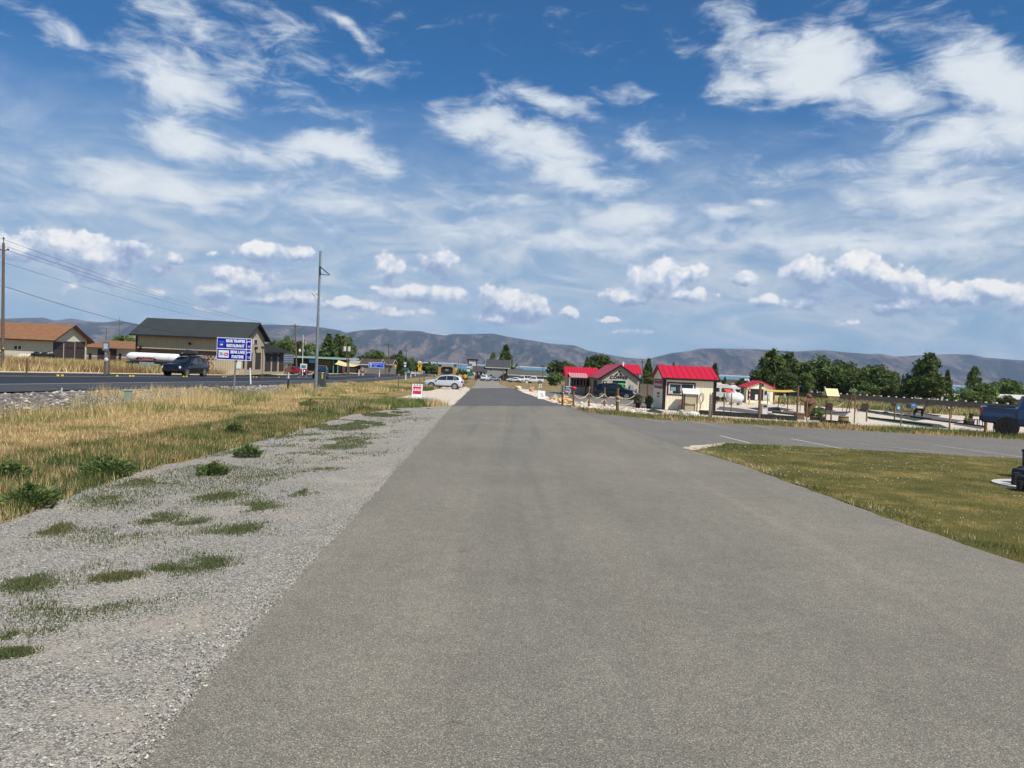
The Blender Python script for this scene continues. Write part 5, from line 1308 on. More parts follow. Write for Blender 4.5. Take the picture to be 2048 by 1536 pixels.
for i, (d, l, mt_) in enumerate(((2.62, 'bicycle hung upright on the rack nearest the dark suv tailgate', m_frame), (2.92, 'middle bicycle of the three hung behind the dark suv', m_frame2), (3.22, 'outermost bicycle on the rack behind the dark suv', m_frame))):
    off = Vector((-d, .55 + i * .2, 1.2)); L = Vector((x + off.x * cz - off.y * sz, Y + off.x * sz + off.y * cz, z + off.z))
    bike(l, L, (0, R(-62), rzD + R(80)), mt_)
    # re-centre: lift so that the wheels hang clear of the road
Tk = thing('bike_rack', 'black hitch rack holding the bicycles behind the dark suv', 'bike rack', (x, Y, z), rzD)
MB().tube((-2.3, 0, .5), (-3.4, 0, .5), .035).tube((-2.9, 0, .5), (-2.7, 0, 1.6), .035).tube((-2.7, -.3, 1.6), (-3.3, .3, 1.55), .025).build('frame', m_black, Tk)

# dark pickup behind the cabinet on the far lane, red car
Y = 104.0; x = (641 - 1024) / F * Y
PU = [(2.85, .62, .95, 1.0, .80, .62), (2.78, .5, 1.02, 1.1, .93, .78), (2.4, .45, 1.12, 1.2, .98, .84), (1.35, .42, 1.18, 1.28, 1.0, .86), (1.15, .42, 1.18, 1.3, 1.0, .84), (.5, .42, 1.2, 1.82, 1.0, .74), (-.1, .42, 1.2, 1.9, 1.0, .74), (-.75, .42, 1.2, 1.88, 1.0, .74), (-.95, .42, 1.2, 1.3, 1.0, .9), (-1.0, .42, 1.2, 1.24, 1.0, .94), (-2.75, .5, 1.24, 1.28, 1.0, .94), (-2.85, .6, 1.2, 1.24, .98, .92)]
PUG = [[(1.0, .08), (.55, .88), (.1, .93), (.1, .1)], [(.06, .1), (.06, .93), (-.68, .92), (-.74, .12)]]
car('dark_suv', 'dark suv coming along the highway behind the grey cabinet', p_dark, SUV, wl, .37, SUVG, (1.12, .35), (-2.05, -2.28), (x, Y, hz(x, Y) + .065), R(-80))
SED = [(2.25, .4, .62, .68, .66, .5), (2.18, .32, .72, .8, .82, .66), (1.8, .25, .82, .9, .88, .74), (.95, .24, .9, .98, .9, .74), (.8, .24, .9, 1.0, .9, .74), (.05, .24, .92, 1.4, .9, .6), (-.7, .24, .93, 1.43, .9, .6), (-1.5, .26, .96, 1.12, .89, .68), (-1.7, .28, .96, 1.04, .88, .72), (-2.15, .35, .9, .98, .82, .7), (-2.25, .42, .7, .78, .74, .6)]
SEDG = [[(.7, .06), (.08, .9), (-.4, .93), (-.4, .08)], [(-.44, .08), (-.44, .93), (-.85, .88), (-1.4, .3), (-1.3, .1)]]
b = gt(591.5, 128); car('red_car', 'red car parked before the roadside store beside the wooden pole', p_redc, SED, (1.35, -1.35), .33, SEDG, (.8, .05), (-.7, -1.5), b, R(-20))
b = gt(970.5, 205); car('white_suv', 'white suv seen from behind at the end of the path', p_white, SUV, wl, .37, SUVG, (1.12, .35), (-2.05, -2.28), b, R(80))
b = gt(985, 212); car('silver_car', 'silver car parked in front of the grey lodge', p_grey, SED, (1.35, -1.35), .33, SEDG, (.8, .05), (-.7, -1.5), b, R(30))
b = gt(956, 232); car('black_suv', 'black suv in the shade under the carport', p_dark, SUV, wl, .37, SUVG, (1.12, .35), (-2.05, -2.28), b, R(85))
b = gt(1029, 205); car('white_car', 'white car parked at the left end of the motel', p_white, SED, (1.35, -1.35), .33, SEDG, (.8, .05), (-.7, -1.5), b, R(160))
b = gt(1066.5, 200); car('white_pickup', 'white pickup parked side on in front of the motel', p_white, PU, (1.75, -1.75), .42, PUG, (1.15, .5), (-.75, -.95), b, R(180 - 5))
b = gt(1046, 206); car('white_pickup', 'second white pickup behind with dark window partly hidden by its neighbour', p_white, PU, (1.75, -1.75), .42, PUG, (1.15, .5), (-.75, -.95), b, R(150))
b = gt(862, 215); b.x += .5
# coffee customer
b = G(1232, 798); car('dark_green_suv', 'dark suv parked in front of the coffee hut window', Mpaint('dark_green_paint', S(16, 28, 32, .8), .2, .22), SUV, wl, .37, SUVG, (1.12, .35), (-2.05, -2.28), (b.x, b.y, b.z + .01), R(-22))
# big blue pickup at the right edge
b = G(2013, 873); k = b.y / F
BP = [(s[0] * 1.06 - (.42 if -1.05 < s[0] < .6 else 0), s[1] + .14, s[2] + .16, s[3] + .18, s[4] * 1.02, s[5] * 1.02) for s in PU]
a_ = R(-31); lx, ly = 1.85, 1.0
T = car('blue_pickup', 'blue lifted pickup cut by the right edge of the view', p_blue, BP, (1.85, -1.85), .46, [[(x_ * 1.06 - .42, t_) for x_, t_ in g_] for g_ in PUG], (1.2, .11), (-1.2, -1.42), (b.x + lx * math.cos(a_) - ly * math.sin(a_), b.y + lx * math.sin(a_) + ly * math.cos(a_), b.z + .01), a_, spokes=6)
MB().tube((-2.75, 1.03, 1.47), (-1.5, 1.03, 1.47), .035).build('bed_rail', m_black, T); MB().tube((-2.75, -1.03, 1.47), (-1.5, -1.03, 1.47), .035).build('bed_rail', m_black, T)
MB().box((-1.47, -1.04, .7), (-1.45, -.99, 1.4)).build('cab_gap', m_black, T)
for w_ in KIDS(T):
    for q_ in KIDS(w_): q_.data.materials[0] = m_black

# tanker and tractors
Y = 88.0; a, c = W(249, 720, Y), W(344, 724, Y); zg = hz(a.x, Y)
T = thing('tank_trailer', 'white tank trailer parked in the grass behind the dark suv', 'trailer', (a.x, Y, zg))
zc = W(300, 715, Y).z; rr = .54
rg = []
for xx, k_ in ((a.x - .35, .15), (a.x - .15, .6), (a.x + .1, .92), (a.x + .5, 1), (c.x, 1), (c.x + .4, .9), (c.x + .6, .3)):
    rg.append([(xx, Y + 1.0 + rr * k_ * math.cos(t), zc + rr * k_ * math.sin(t)) for t in [i * math.pi / 10 for i in range(20)]])
MB().loft(rg).build('tank', m_white, T, True)
MB().box((a.x, Y + .4, zc - .75), (c.x, Y + 1.6, zc - .55)).build('chassis', m_black, T, True)
for xx in (a.x + .7, a.x + 1.7, c.x - 1.2, c.x - .2): MB().tube((xx, Y + .35, zg + .45), (xx, Y + .65, zg + .45), .45, n=16).build('wheel', m_rubber, T, True)
MB().prism([(a.x - .3, zc - .78), (a.x + 1.6, zc - .78), (a.x + 2.3, zc - 1.2), (a.x + 1.8, zc - 1.0), (a.x - .3, zc - .95)], 'y', Y + .3, Y + .34).build('mudguard', m_chrome, T, True)
T = thing('banner_sign', 'dark red rounded banner lettered in pale script on a grey stand before the tank trailer', 'sign', W(292, 730, Y - .8))
Yb = Y - .8
a, c = W(271, 713.5, Yb), W(312.5, 722.5, Yb); k = .26
MB().prism([(a.x, c.z + k), (a.x + k, c.z), (c.x - k, c.z), (c.x, c.z + k), (c.x, a.z - k), (c.x - k, a.z), (a.x + k, a.z), (a.x, a.z - k)], 'y', Yb - .05, Yb).build('red_board', M('maroon_board', S(96, 22, 40), .5, var=.15), T, True)
q = W(292, 718.5, Yb); text('lettering', 'Caldwell', .46, M('script_pink', S(200, 150, 150)), T, (q.x, Yb - .07, q.z), world=True, shear=.3, sx=1.1)
a, c = W(279, 723.6, Yb), W(308, 731, Yb); MB().box((a.x, Yb - .02, c.z - .3), (c.x, Yb + .05, a.z)).build('stand', M('grey_stand', S(140, 152, 154)), T, True)
m_trac = M('tractor_green_black', S(34, 38, 38), .5, var=.4)
for px, lab in ((75, 'left of two dark quad bikes on a trailer beside the cream gravel heap'), (91, 'right of two dark quad bikes beside the garage doors')):
    p = gt(px, 104); p.z += .35; T = thing('quad_bike', lab, 'quad bike', p, R(15), 'quad bikes by the garage')
    MB().loft([[(xx, w_ * math.cos(t), z_ + h_ * math.sin(t)) for t in [i * math.pi / 5 for i in range(10)]] for xx, w_, h_, z_ in ((-.9, .2, .1, .75), (-.5, .4, .25, .75), (.2, .3, .2, .7), (.7, .4, .25, .8), (1.0, .2, .1, .8))]).build('body', m_trac, T)
    MB().box((-.5, -.18, .95), (.15, .18, 1.1)).build('seat', m_black, T, bevel=.04); MB().tube((.35, -.4, 1.25), (.35, .4, 1.25), .03).tube((.35, 0, .9), (.35, 0, 1.25), .04).build('handlebar', m_black, T)
    for wx in (-.65, .7):
        for sy in (-.5, .5): MB().tube((wx, sy - .12, .32), (wx, sy + .12, .32), .33, n=12).build('wheel', m_rubber, T)
p = gt(83, 103); T = thing('flat_trailer', 'low red flat trailer carrying the quad bikes', 'trailer', p)
MB().box((-2.0, -.9, .25), (2.2, .9, .35)).build('deck', M('trailer_red', S(96, 30, 30)), T); MB().tube((-2, 0, .3), (-3.2, 0, .3), .04).build('drawbar', m_black, T)
for sx in (-.4, .4):
    for sy in (-1.05, .9): MB().tube((sx, sy, .28), (sx, sy + .15, .28), .28, n=12).build('wheel', m_rubber, T)
def heap(name, label, c, w, d, h, mat, n=20, m=8, jit=.12, cat='heap', sink=.12):
    vs = []; rr = random.Random(int(abs(c[0] * 31 + c[1])))
    T = Vector(c)
    for j in range(m + 1):
        t = j / m; ra = math.cos(t * math.pi / 2) if j < m else 0
        for i in range(n):
            a = 2 * math.pi * i / n; k_ = 1 + rr.uniform(-jit, jit)
            vs.append((w / 2 * ra * math.cos(a) * k_, d / 2 * ra * math.sin(a) * k_, h * math.sin(t * math.pi / 2) * (1 + rr.uniform(-jit, jit) * .6) - sink * h))
    fs = [(j * n + i, j * n + (i + 1) % n, (j + 1) * n + (i + 1) % n, (j + 1) * n + i) for j in range(m) for i in range(n)]
    o = MB().add(vs, fs).build(name, mat); o.location = T
    return tag(o, label, cat)
p = gt(52, 108); heap('gravel_heap', 'pale cream gravel heap left of the quad bikes', p, 5, 3, 1.2, m_cream)
# ---------------------------------------------------------------- coffee hut
m_redroof = Mlines('red_standing_seam', S(200, 28, 52, .92), S(110, 14, 28, .8), 0.42, 'x', 0.1, 0.45, 0.05, 0.8)
m_redroof2 = Mlines('red_seam_roof_side', S(200, 20, 44, .95), S(110, 14, 28, .8), 0.42, 'y', 0.1, 0.45, 0.05, 0.8)
m_stucco = M('beige_stucco', S(196, 184, 162, .9), 0.9, var=0.06)
m_dk = M('shaded_inside_black', (0.02, 0.018, 0.017), 0.8, var=0.3)  # near-black colour painting the shade inside porch and bin openings
m_awn = Mlines('faded_pink_awning', S(200, 150, 148, .85), S(170, 110, 110, .8), 0.3, 'x', 0.3)
Y0 = 88.0
xl = W(1203, 780, Y0).x; xr = W(1274.5, 780, Y0).x; zb = hz(xl, Y0) - 0.2
Y1 = onX(1181, 780, xl).y
zw = W(1203, 754, Y0).z; xm = (xl + xr) / 2; zr = W(1241, 731.5, Y0).z
T = thing('coffee_hut', 'beige coffee hut with bright red metal roofs and COFFEE lettering over its serving window', 'building', (xm, Y0, zb))
prism_house(T, xl, xr, Y0, Y1, zb, zw, zr, 'y', 0.45, m_stucco, m_redroof2, m_blk, gov=0.28)
# left wing
wl0, wl1 = W(1134, 788, Y1 + 1).x, xl - 0.02
zwl = W(1150, 753, Y1 + 1).z; zrl = W(1150, 736, Y1 + 3.5).z
sw = MB().box((wl0, Y1 + 1, hz(wl0, Y1) - .3), (wl1, Y1 + 6, zwl)).build('side_wing', m_stucco, T, True)
MB().prism([(Y1 + .4, zwl - .05), (Y1 + 3.5, zrl), (Y1 + 6.5, zwl - .05), (Y1 + 6.5, zwl + .1), (Y1 + 3.5, zrl + .14), (Y1 + .4, zwl + .1)], 'x', wl0 - .4, xl + 1.2).build('wing_roof', m_redroof, T, True)
a, b = W(1141, 754, Y1 - .6), W(1178, 748.5, Y1)
MB().add([(a.x, Y1 - .8, a.z - .05), (b.x, Y1 - .8, a.z - .05), (b.x - .3, Y1 + .9, a.z + .5), (a.x - .3, Y1 + .9, a.z + .5), (a.x, Y1 - .8, a.z), (b.x, Y1 - .8, a.z), (b.x - .3, Y1 + .9, a.z + .55), (a.x - .3, Y1 + .9, a.z + .55)], [(0, 1, 2, 3), (7, 6, 5, 4), (0, 4, 5, 1), (1, 5, 6, 2), (2, 6, 7, 3), (3, 7, 4, 0)]).build('awning', m_awn, T, True)
pane(T, 'porch_shade_panel', m_dk, 1143, 757, 1178, 774, Y=Y1 + 1, out=0.04)  # flat dark sheet on the wing wall, stands in for porch shade
for p in (1146, 1153, 1160, 1167): 
    w_ = pane(T, 'window', m_offw, p, 758.5, p + 5.6, 771.5, Y=Y1 + 1, out=0.09); pane(T, 'pane', m_glass, p + .6, 759, p + 5, 771, Y=Y1 + 1, out=0.11, parent=w_)
for p in (1139.5, 1172.5): 
    w0 = W(p, 755, Y1 - .6); MB().box((w0.x - .08, w0.y - .08, hz(w0.x, w0.y) - .1), (w0.x + .08, w0.y + .08, w0.z)).build('porch_post', m_stucco if p < 1150 else M('orange_post', S(170, 90, 46)), T, True)
pane(T, 'side_door', m_dk, 1188, 760, 1193, 789, X=xl, out=.04); 
# right wing roof
za = W(1265, 748, Y0 + 3).z; zt = W(1265, 731, Y0 + 6).z; xw = W(1285, 748, Y0 + 3).x
MB().box((xr - 1.5, Y0 + 3.5, zb), (xw - .3, Y0 + 8.5, za)).build('rear_wing', m_stucco, T, True)
MB().prism([(Y0 + 3, za - .03), (Y0 + 6, zt), (Y0 + 9, za - .03), (Y0 + 9, za + .1), (Y0 + 6, zt + .13), (Y0 + 3, za + .1)], 'x', xm + .3, xw).build('rear_roof', m_redroof, T, True)
w_ = pane(T, 'serving_window', m_offw, 1223, 758.5, 1252.5, 779, Y=Y0, out=.06); pane(T, 'pane', m_glass, 1225, 760.5, 1250.5, 779, Y=Y0, out=.09, parent=w_)
q = W(1237.5, 755.3, Y0); text('lettering', 'COFFEE', .52, m_blk, T, (q.x, Y0 - .05, q.z), world=True, bold=.014, sx=1.15)
q = W(1237.5, 750, Y0)
for s_ in (-1, 1): MB().prism([(q.x + s_ * .5, q.z - .05), (q.x + s_ * .12, q.z + .02), (q.x + s_ * .1, q.z + .3), (q.x + s_ * .32, q.z + .12)], 'y', Y0 - .05, Y0 - .03).build('cut_out_bird', m_blk, T, True)
MB().ball((W(1239, 743, Y0).x, Y0 - .02, W(1239, 743, Y0).z), .11, 8, 5, (1, .5, 1)).build('gable_lamp', m_blk, T, True)
neon, nn, nb = newmat('green_neon'); nb.inputs['Emission Color'].default_value = (0.02, 1.0, .2, 1); nb.inputs['Emission Strength'].default_value = 1.1; nb.inputs['Base Color'].default_value = (.02, .5, .12, 1)
q = W(1243.5, 768.5, Y0); text('neon_lettering', 'OPEN', .30, neon, T, (q.x, Y0 - .11, q.z), world=True, bold=.0, sx=1.2)
p_ = pane(T, 'poster', m_blk, 1206, 761.5, 1213, 770, Y=Y0, out=.04); pane(T, 'poster_figure', m_offw, 1208, 763, 1211, 769, Y=Y0, out=.05)
w0 = W(1246, 729, Y0 + 4); MB().tube((w0.x, w0.y, w0.z - .7), (w0.x, w0.y, w0.z + .3), .12).build('flue', m_white, T, True)
p_ = pane(T, 'wall_cabinet', M('pale_cabinet', S(156, 158, 154)), 1260, 769, 1267, 781, Y=Y0, out=.2, t=.2)
m_bin = M('blue_barrel', S(30, 70, 130, .8), .5)
for px, py, lab in ((1183, 788, 'blue drum by the side door of the coffee hut'), (1276, 792, 'blue drum at the right corner of the coffee hut')):
    b = gt(px, Y0 - .5 if px > 1200 else Y1 - .4); T = thing('drum', lab, 'barrel', b); MB().rev([(0, 0), (.26, 0), (.28, .3), (.28, .6), (.26, .9), (0, .9)]).build('body', m_bin, T); MB().rev([(.27, .88), (.29, .9), (.27, .93), (0, .93)]).build('lid', m_black, T)
# privacy slat fence right of hut
a, b_ = gt(1280, 106), gt(1312, 106); T = thing('slat_fence', 'grey wooden slat fence between the coffee hut and the kiosk', 'fence', a)
mb = MB(); n = 26
for i in range(n):
    x = a.x + (b_.x - a.x) * i / n; mb.box((x, 106, hz(x, 106) - .1), (x + (b_.x - a.x) / n * .86, 106.04, hz(x, 106) + 1.9 + .04 * math.sin(i * 3)))
mb.build('slats', M('grey_fence_wood', S(128, 120, 108, .8), .9, var=.2, stretch=(6, 6, .5)), T, True)
for x in (a.x, (a.x + b_.x) / 2, b_.x): MB().box((x - .06, 106.05, hz(x, 106) - .1), (x + .06, 106.17, hz(x, 106) + 1.85)).build('post', m_wood, T, True)

# ---------------------------------------------------------------- kiosk
m_cream = Mlines('cream_panel_siding', S(248, 238, 206, .95), S(214, 202, 170, .9), 0.2, 'xy', 0.08, 0.7, 0.04)
m_maroon = M('maroon_trim', S(92, 34, 40, .85), .6)
Y0 = G(1380, 822.5).y
xl = W(1327.5, 800, Y0).x; xr = W(1430, 800, Y0).x; zb = hz(xl, Y0) + .02; Y1 = onX(1306.5, 790, xl).y
zw = W(1332, 755, Y0).z; zr = onX(1315.5, 731.5, xl).z
T = thing('ticket_kiosk', 'small cream kiosk with bright red ribbed roof and a white sliding window', 'kiosk', ((xl + xr) / 2, Y0, zb))
prism_house(T, xl, xr, Y0, Y1, zb, zw, zr, 'x', 0.22, m_cream, m_redroof, m_blk, t=.07, gov=.18)
for (p0_, p1_, XX) in ((1326.6, 1329.6, None), (1428, 1430.4, None)): pane(T, 'corner_trim', m_blk, p0_, 756, p1_, 824 if p0_ < 1400 else 826, Y=Y0, out=.03)
w_ = pane(T, 'window_surround', m_maroon, 1334.5, 763.5, 1390, 792.5, Y=Y0, out=.025)
w2 = pane(T, 'window_frame', m_white, 1337.5, 766.5, 1387, 790, Y=Y0, out=.045)
pane(T, 'pane', m_glass, 1340, 768.5, 1360.5, 787.5, Y=Y0, out=.06, parent=w2); pane(T, 'pane', m_glass, 1363, 768.5, 1385, 787.5, Y=Y0, out=.055, parent=w2)
pane(T, 'paper_notice', M('pale_green_paper', S(120, 160, 150)), 1341, 774, 1351, 782, Y=Y0, out=.068, t=.005, parent=w2); pane(T, 'paper_notice', m_offw, 1339.8, 781.5, 1345, 787, Y=Y0, out=.07, t=.005, parent=w2)
s_ = pane(T, 'side_sign', M('brick_red_board', S(140, 48, 50, .9), .6), 1310, 757, 1326.5, 778, X=xl, out=.04)
for y0_, y1_, a_, b_ in ((760, 762, 1314, 1322), (766, 773, 1311, 1325)): pane(T, 'sign_text_panel', M('faded_sign_text', S(196, 176, 170)), a_, y0_, b_, y1_, X=xl, out=.05, t=.01)
pane(T, 'red_notice', M('brick_red_board', None), 1315, 784, 1319, 789, X=xl, out=.03); pane(T, 'grey_notice', m_signback, 1315, 790.5, 1318.5, 795, X=xl, out=.03)
k = Y0 / F
q = W(1403, 795, Y0); T = thing('rope_loop', 'coiled grey rope hanging on the kiosk wall right of the window', 'rope', (q.x, Y0, q.z))
MB().path([(q.x + .14 * math.sin(t), Y0 - .06, q.z + .32 * math.cos(t)) for t in [i * math.pi / 8 for i in range(17)]], .02, 5).path([(q.x, Y0 - .06, q.z - .32), (q.x - .05, Y0 - .06, W(1401, 818, Y0).z)], .022, 5).build('rope', M('grey_rope', S(120, 112, 100)), T, True)
# covered dispenser shed in front of the kiosk
Yc = Y0 - 1.1; a, b = W(1367, 826, Yc), W(1396, 788, Yc); zg = hz(a.x, Yc)
T = thing('bin_shelter', 'small beige slatted shelter with white pitched roof in front of the kiosk', 'shelter', ((a.x + b.x) / 2, Yc, zg))
m_slat = Mlines('beige_slats', S(196, 182, 150, .85), S(150, 136, 110, .8), 0.09, 'z', .15)
MB().box((a.x + .05, Yc, zg + .55), (b.x - .05, Yc + .7, b.z)).build('slatted_body', m_slat, T, True)
for x in (a.x, b.x - .06): 
    for y in (Yc - .03, Yc + .68): MB().box((x, y, zg), (x + .06, y + .06, b.z)).build('leg', m_black, T, True)
zt = W(1380, 778.5, Yc + .35).z
MB().prism([(Yc - .12, b.z - .03), (Yc + .35, zt), (Yc + .84, b.z - .03), (Yc + .84, b.z + .02), (Yc + .35, zt + .05), (Yc - .12, b.z + .02)], 'x', a.x - .1, b.x + .08).build('roof', m_white, T, True)
MB().box((a.x + .06, Yc + .1, zg + .02), (b.x - .1, Yc + .6, zg + .5)).build('lower_box', m_slat, T, True)
b = G(1362, 832); T = thing('bucket', 'white plastic bucket on the ground beside the kiosk shelter', 'bucket', b); MB().rev([(0, 0), (.12, 0), (.15, .32), (.155, .34), (.13, .34), (.11, .05)]).build('body', m_white, T); MB().rev([(.156, .30), (.165, .34), (0, .35)]).build('lid', m_offw, T)
b = G(1352, 832); t = W(1363, 800, b.y + .5); T = thing('broom', 'dark broom handle leaning on the kiosk shelter', 'broom', b); MB().tube(b, b.lerp(t, .7), .02).build('handle', m_black, T, True); MB().tube(b.lerp(t, .7), t, .022).build('red_grip', m_redp, T, True)
b = G(1419, 835); t = W(1421, 789, b.y); T = thing('measuring_pole', 'grey ruled height pole standing before the kiosk right end', 'post', b); MB().box((b.x - .06, b.y - .02, b.z - .1), (b.x + .06, b.y + .02, t.z)).build('post', M('grey_ruled', S(130, 130, 124), .7), T, True)
for i in range(9): MB().box((b.x - .062, b.y - .024, b.z + .15 * i + .1), (b.x, b.y - .021, b.z + .15 * i + .14)).build('mark', m_blk, T, True)
b = G(1386, 829); heap('stone_slab', 'pale flat stone at the foot of the kiosk shelter', b, .9, .4, .22, m_offw, 10, 3, .15, 'stone', .1)
# timber edging rails
m_edge = M('dark_edging', S(48, 52, 46, .85), .8, var=.2)
def rail(label, p0, p1, h=.16, w=.1, name='edging_rail', mat=None, group=None):
    a, b = G(*p0), G(*p1); T = thing(name, label, 'edging', a, group=group)
    d = Vector((b.x - a.x, b.y - a.y, 0)).normalized(); n = Vector((-d.y, d.x, 0)) * w / 2; up = Vector((0, 0, h))
    vs = [a - n, a + n, b + n, b - n, a - n + up, a + n + up, b + n + up, b - n + up]
    MB().add(vs, [(0, 3, 2, 1), (4, 5, 6, 7), (0, 1, 5, 4), (1, 2, 6, 5), (2, 3, 7, 6), (3, 0, 4, 7)]).build('board', mat or m_edge, T, True)
rail('long dark edging rail running right from the kiosk to the carved bear', (1398, 829), (1594, 842), .28, .12)
rail('dark edging rail right of the carved bear', (1640, 845), (1700, 850), .18, .12)

# rope fence
m_rope = M('pale_rope', S(206, 190, 160, .85), .9, var=.15, scale=20)
posts = [(1125, 811, 770.6), (1147, 813.5, 776), (1178, 813.5, 772.7), (1209, 812.5, 775), (1235, 825, 776), (1272, 806, 778)]
PP = []
for i, (px, yb, yt) in enumerate(posts):
    b = G(px, yb); t = W(px + .4, yt, b.y); PP.append((b, t))
    T = thing('rope_fence_post', ('rope fence post nearest the path, dark and thin', 'rope fence post with a red cap', 'third rope fence post from the path, in front of the hut door', 'fourth rope fence post, before the rear of the dark suv', 'thick leaning rope post with rope collars before the dark suv', 'rope fence post at the end beside the iron bench')[i], 'post', b, group='rope fence posts by the coffee hut')
    MB().tube(b - Vector((0, 0, .15)), t, .075 if i != 4 else .1, .06 if i != 4 else .08, 9).build('post', m_wood, T, True)
    if i == 1: MB().ball(t, .18, 8, 5, (1.2, 1, .6)).build('red_cap', m_redp, T, True)
    if i == 4:
        for f in (.65, .48): q = b.lerp(t, f); MB().tube(q - Vector((0, 0, .04)), q + Vector((0, 0, .04)), .13, n=9).build('rope_collar', m_rope, T, True)
def rope(label, a, b, sag, grp='ropes between the fence posts', r=.03):
    T = thing('rope', label, 'rope', a.lerp(b, .5), group=grp)
    MB().path([a.lerp(b, i / 12) - Vector((0, 0, sag * 4 * (i / 12) * (1 - i / 12))) for i in range(13)], r, 5).build('strand', m_rope, T, True)
nm = ('from the path post to the red capped post', 'between the red capped post and the third post', 'between the third and fourth posts', 'between the fourth post and the thick leaning post', 'from the thick leaning post to the bench post')
for i in range(5):
    for f, w_ in ((.68, 'upper'), (.38, 'lower')):
        rope(f'{w_} rope {nm[i]}', PP[i][0].lerp(PP[i][1], f), PP[i + 1][0].lerp(PP[i + 1][1], f), .33)
# white board, small signs, rocks
b = G(1083, 798); Y = b.y; a_, c_ = W(1076, 780.5, Y), W(1090, 798, Y)
T = thing('sandwich_board', 'blank looking white sandwich board with faded pink drawing on the rocks', 'sign', b)
MB().add([(a_.x, Y - .22, c_.z), (c_.x, Y - .22, c_.z - .05), (c_.x, Y, a_.z - .05), (a_.x, Y, a_.z), (a_.x, Y - .19, c_.z), (c_.x, Y - .19, c_.z - .05), (c_.x, Y + .03, a_.z - .05), (a_.x, Y + .03, a_.z)], [(0, 1, 2, 3), (7, 6, 5, 4), (0, 4, 5, 1), (1, 5, 6, 2), (2, 6, 7, 3), (3, 7, 4, 0)]).build('front_panel', m_white, T, True)
MB().add([(a_.x, Y + .3, c_.z), (c_.x, Y + .3, c_.z - .05), (c_.x, Y + .04, a_.z - .05), (a_.x, Y + .04, a_.z), (a_.x, Y + .33, c_.z), (c_.x, Y + .33, c_.z - .05), (c_.x, Y + .07, a_.z - .05), (a_.x, Y + .07, a_.z)], [(0, 1, 2, 3), (7, 6, 5, 4), (0, 4, 5, 1), (1, 5, 6, 2), (2, 6, 7, 3), (3, 7, 4, 0)]).build('back_panel', m_white, T, True)
MB().add([(a_.x + .2, Y - .07, a_.z - .25), (a_.x + .3, Y - .07, a_.z - .2), (c_.x - .12, Y - .2, c_.z + .25), (c_.x - .2, Y - .2, c_.z + .2)], [(0, 1, 2, 3)]).build('pink_arrow', M('faded_pink', S(226, 180, 184)), T, True)
T, Y = postsign('entry_sign', 'white sign reading ENTER ONLY on two thin legs beside the rope fence', 1133, 800, 784)
w0 = W(1140, 784, Y); MB().box((w0.x - .02, Y - .02, hz(w0.x, Y) - .1), (w0.x + .02, Y + .02, w0.z)).build('post', m_galv, T, True)
plate(T, 'board', m_refl, 1131, 772, 1142.3, 784.5, Y, .05)
for s__, py in (('ENTER', 775.7), ('ONLY', 780.7)): q = W(1136.7, py, Y); text('lettering', s__, .27, M('sign_navy', S(30, 40, 90)), T, (q.x, Y - .06, q.z), world=True, bold=.012, sx=.85)
T, Y = postsign('small_sign', 'grey menu sign with dark frame behind the first rope post', 1122.5, 790, 770, r=.05, mat=m_black)
plate(T, 'board', M('dull_menu_board', S(140, 130, 122)), 1119.5, 770.5, 1126, 784, Y, .07)
T, Y = postsign('small_sign', 'small pale speed sign on a post above the white sandwich board', 1081, 781, 767); plate(T, 'board', m_offw, 1078, 767.5, 1083.5, 775.5, Y, .05); plate(T, 'symbol', m_blk, 1080, 770, 1081.5, 773, Y, .06, .01)
T, Y = postsign('small_sign', 'small pale sign back on a thin post above the cream rock', 1053, 779, 761); plate(T, 'board', m_offw, 1051.5, 761.5, 1055.5, 766.5, Y, .05)
m_rk1 = M('cream_rock', S(224, 206, 164, .85), .9, var=.15, scale=3, bmp=.4); m_rk2 = M('pink_rock', S(206, 158, 138, .85), .9, var=.15, scale=3, bmp=.4); m_rk3 = M('orange_rock', S(222, 176, 120, .85), .9, var=.2, scale=2, bmp=.4)
def boulder(label, pxa, pxb, pyt, pyb, mat, seed=1):
    c = G((pxa + pxb) / 2, pyb); w = (pxb - pxa) * c.y / F; h = (pyb - pyt) * c.y / F
    rr = random.Random(seed); bm = bmesh.new(); bmesh.ops.create_icosphere(bm, subdivisions=3, radius=1)
    for v in bm.verts:
        n = v.co.normalized(); k_ = 1 + .22 * math.sin(n.x * 3.1 + seed) * math.cos(n.y * 2.7 + seed * 2) + .13 * math.sin(n.z * 5 + n.x * 4 + seed) + rr.uniform(-.03, .03)
        v.co = Vector((n.x * w / 2 * k_, n.y * w * .38 * k_, n.z * h * .62 * k_ + h * .4))
    me = bpy.data.meshes.new('boulder'); bm.to_mesh(me); bm.free(); me.materials.append(mat)
    o = bpy.data.objects.new('boulder', me); col.objects.link(o); o.location = c; tag(o, label, 'rock', 'landscape boulders along the path')
boulder('pale cream boulder left of the pink one by the path', 1029, 1043, 771.5, 779, m_rk1, 1)
boulder('small pink pointed boulder above the white sandwich board', 1058.5, 1067.5, 773.5, 783, m_rk2, 2)
boulder('upright yellowish boulder left of the big orange one', 1106, 1115, 789.5, 801, m_rk1, 3)
boulder('big orange and pink boulder behind the first rope post', 1115, 1144, 792.5, 807, m_rk3, 4)
boulder('low brown boulder left of the yellowish upright one', 1098, 1109, 794, 800, m_rk2, 5)
boulder('small cream boulder on the near left edge of the coffee hut border', 1093, 1099, 795.5, 799, m_rk1, 6)
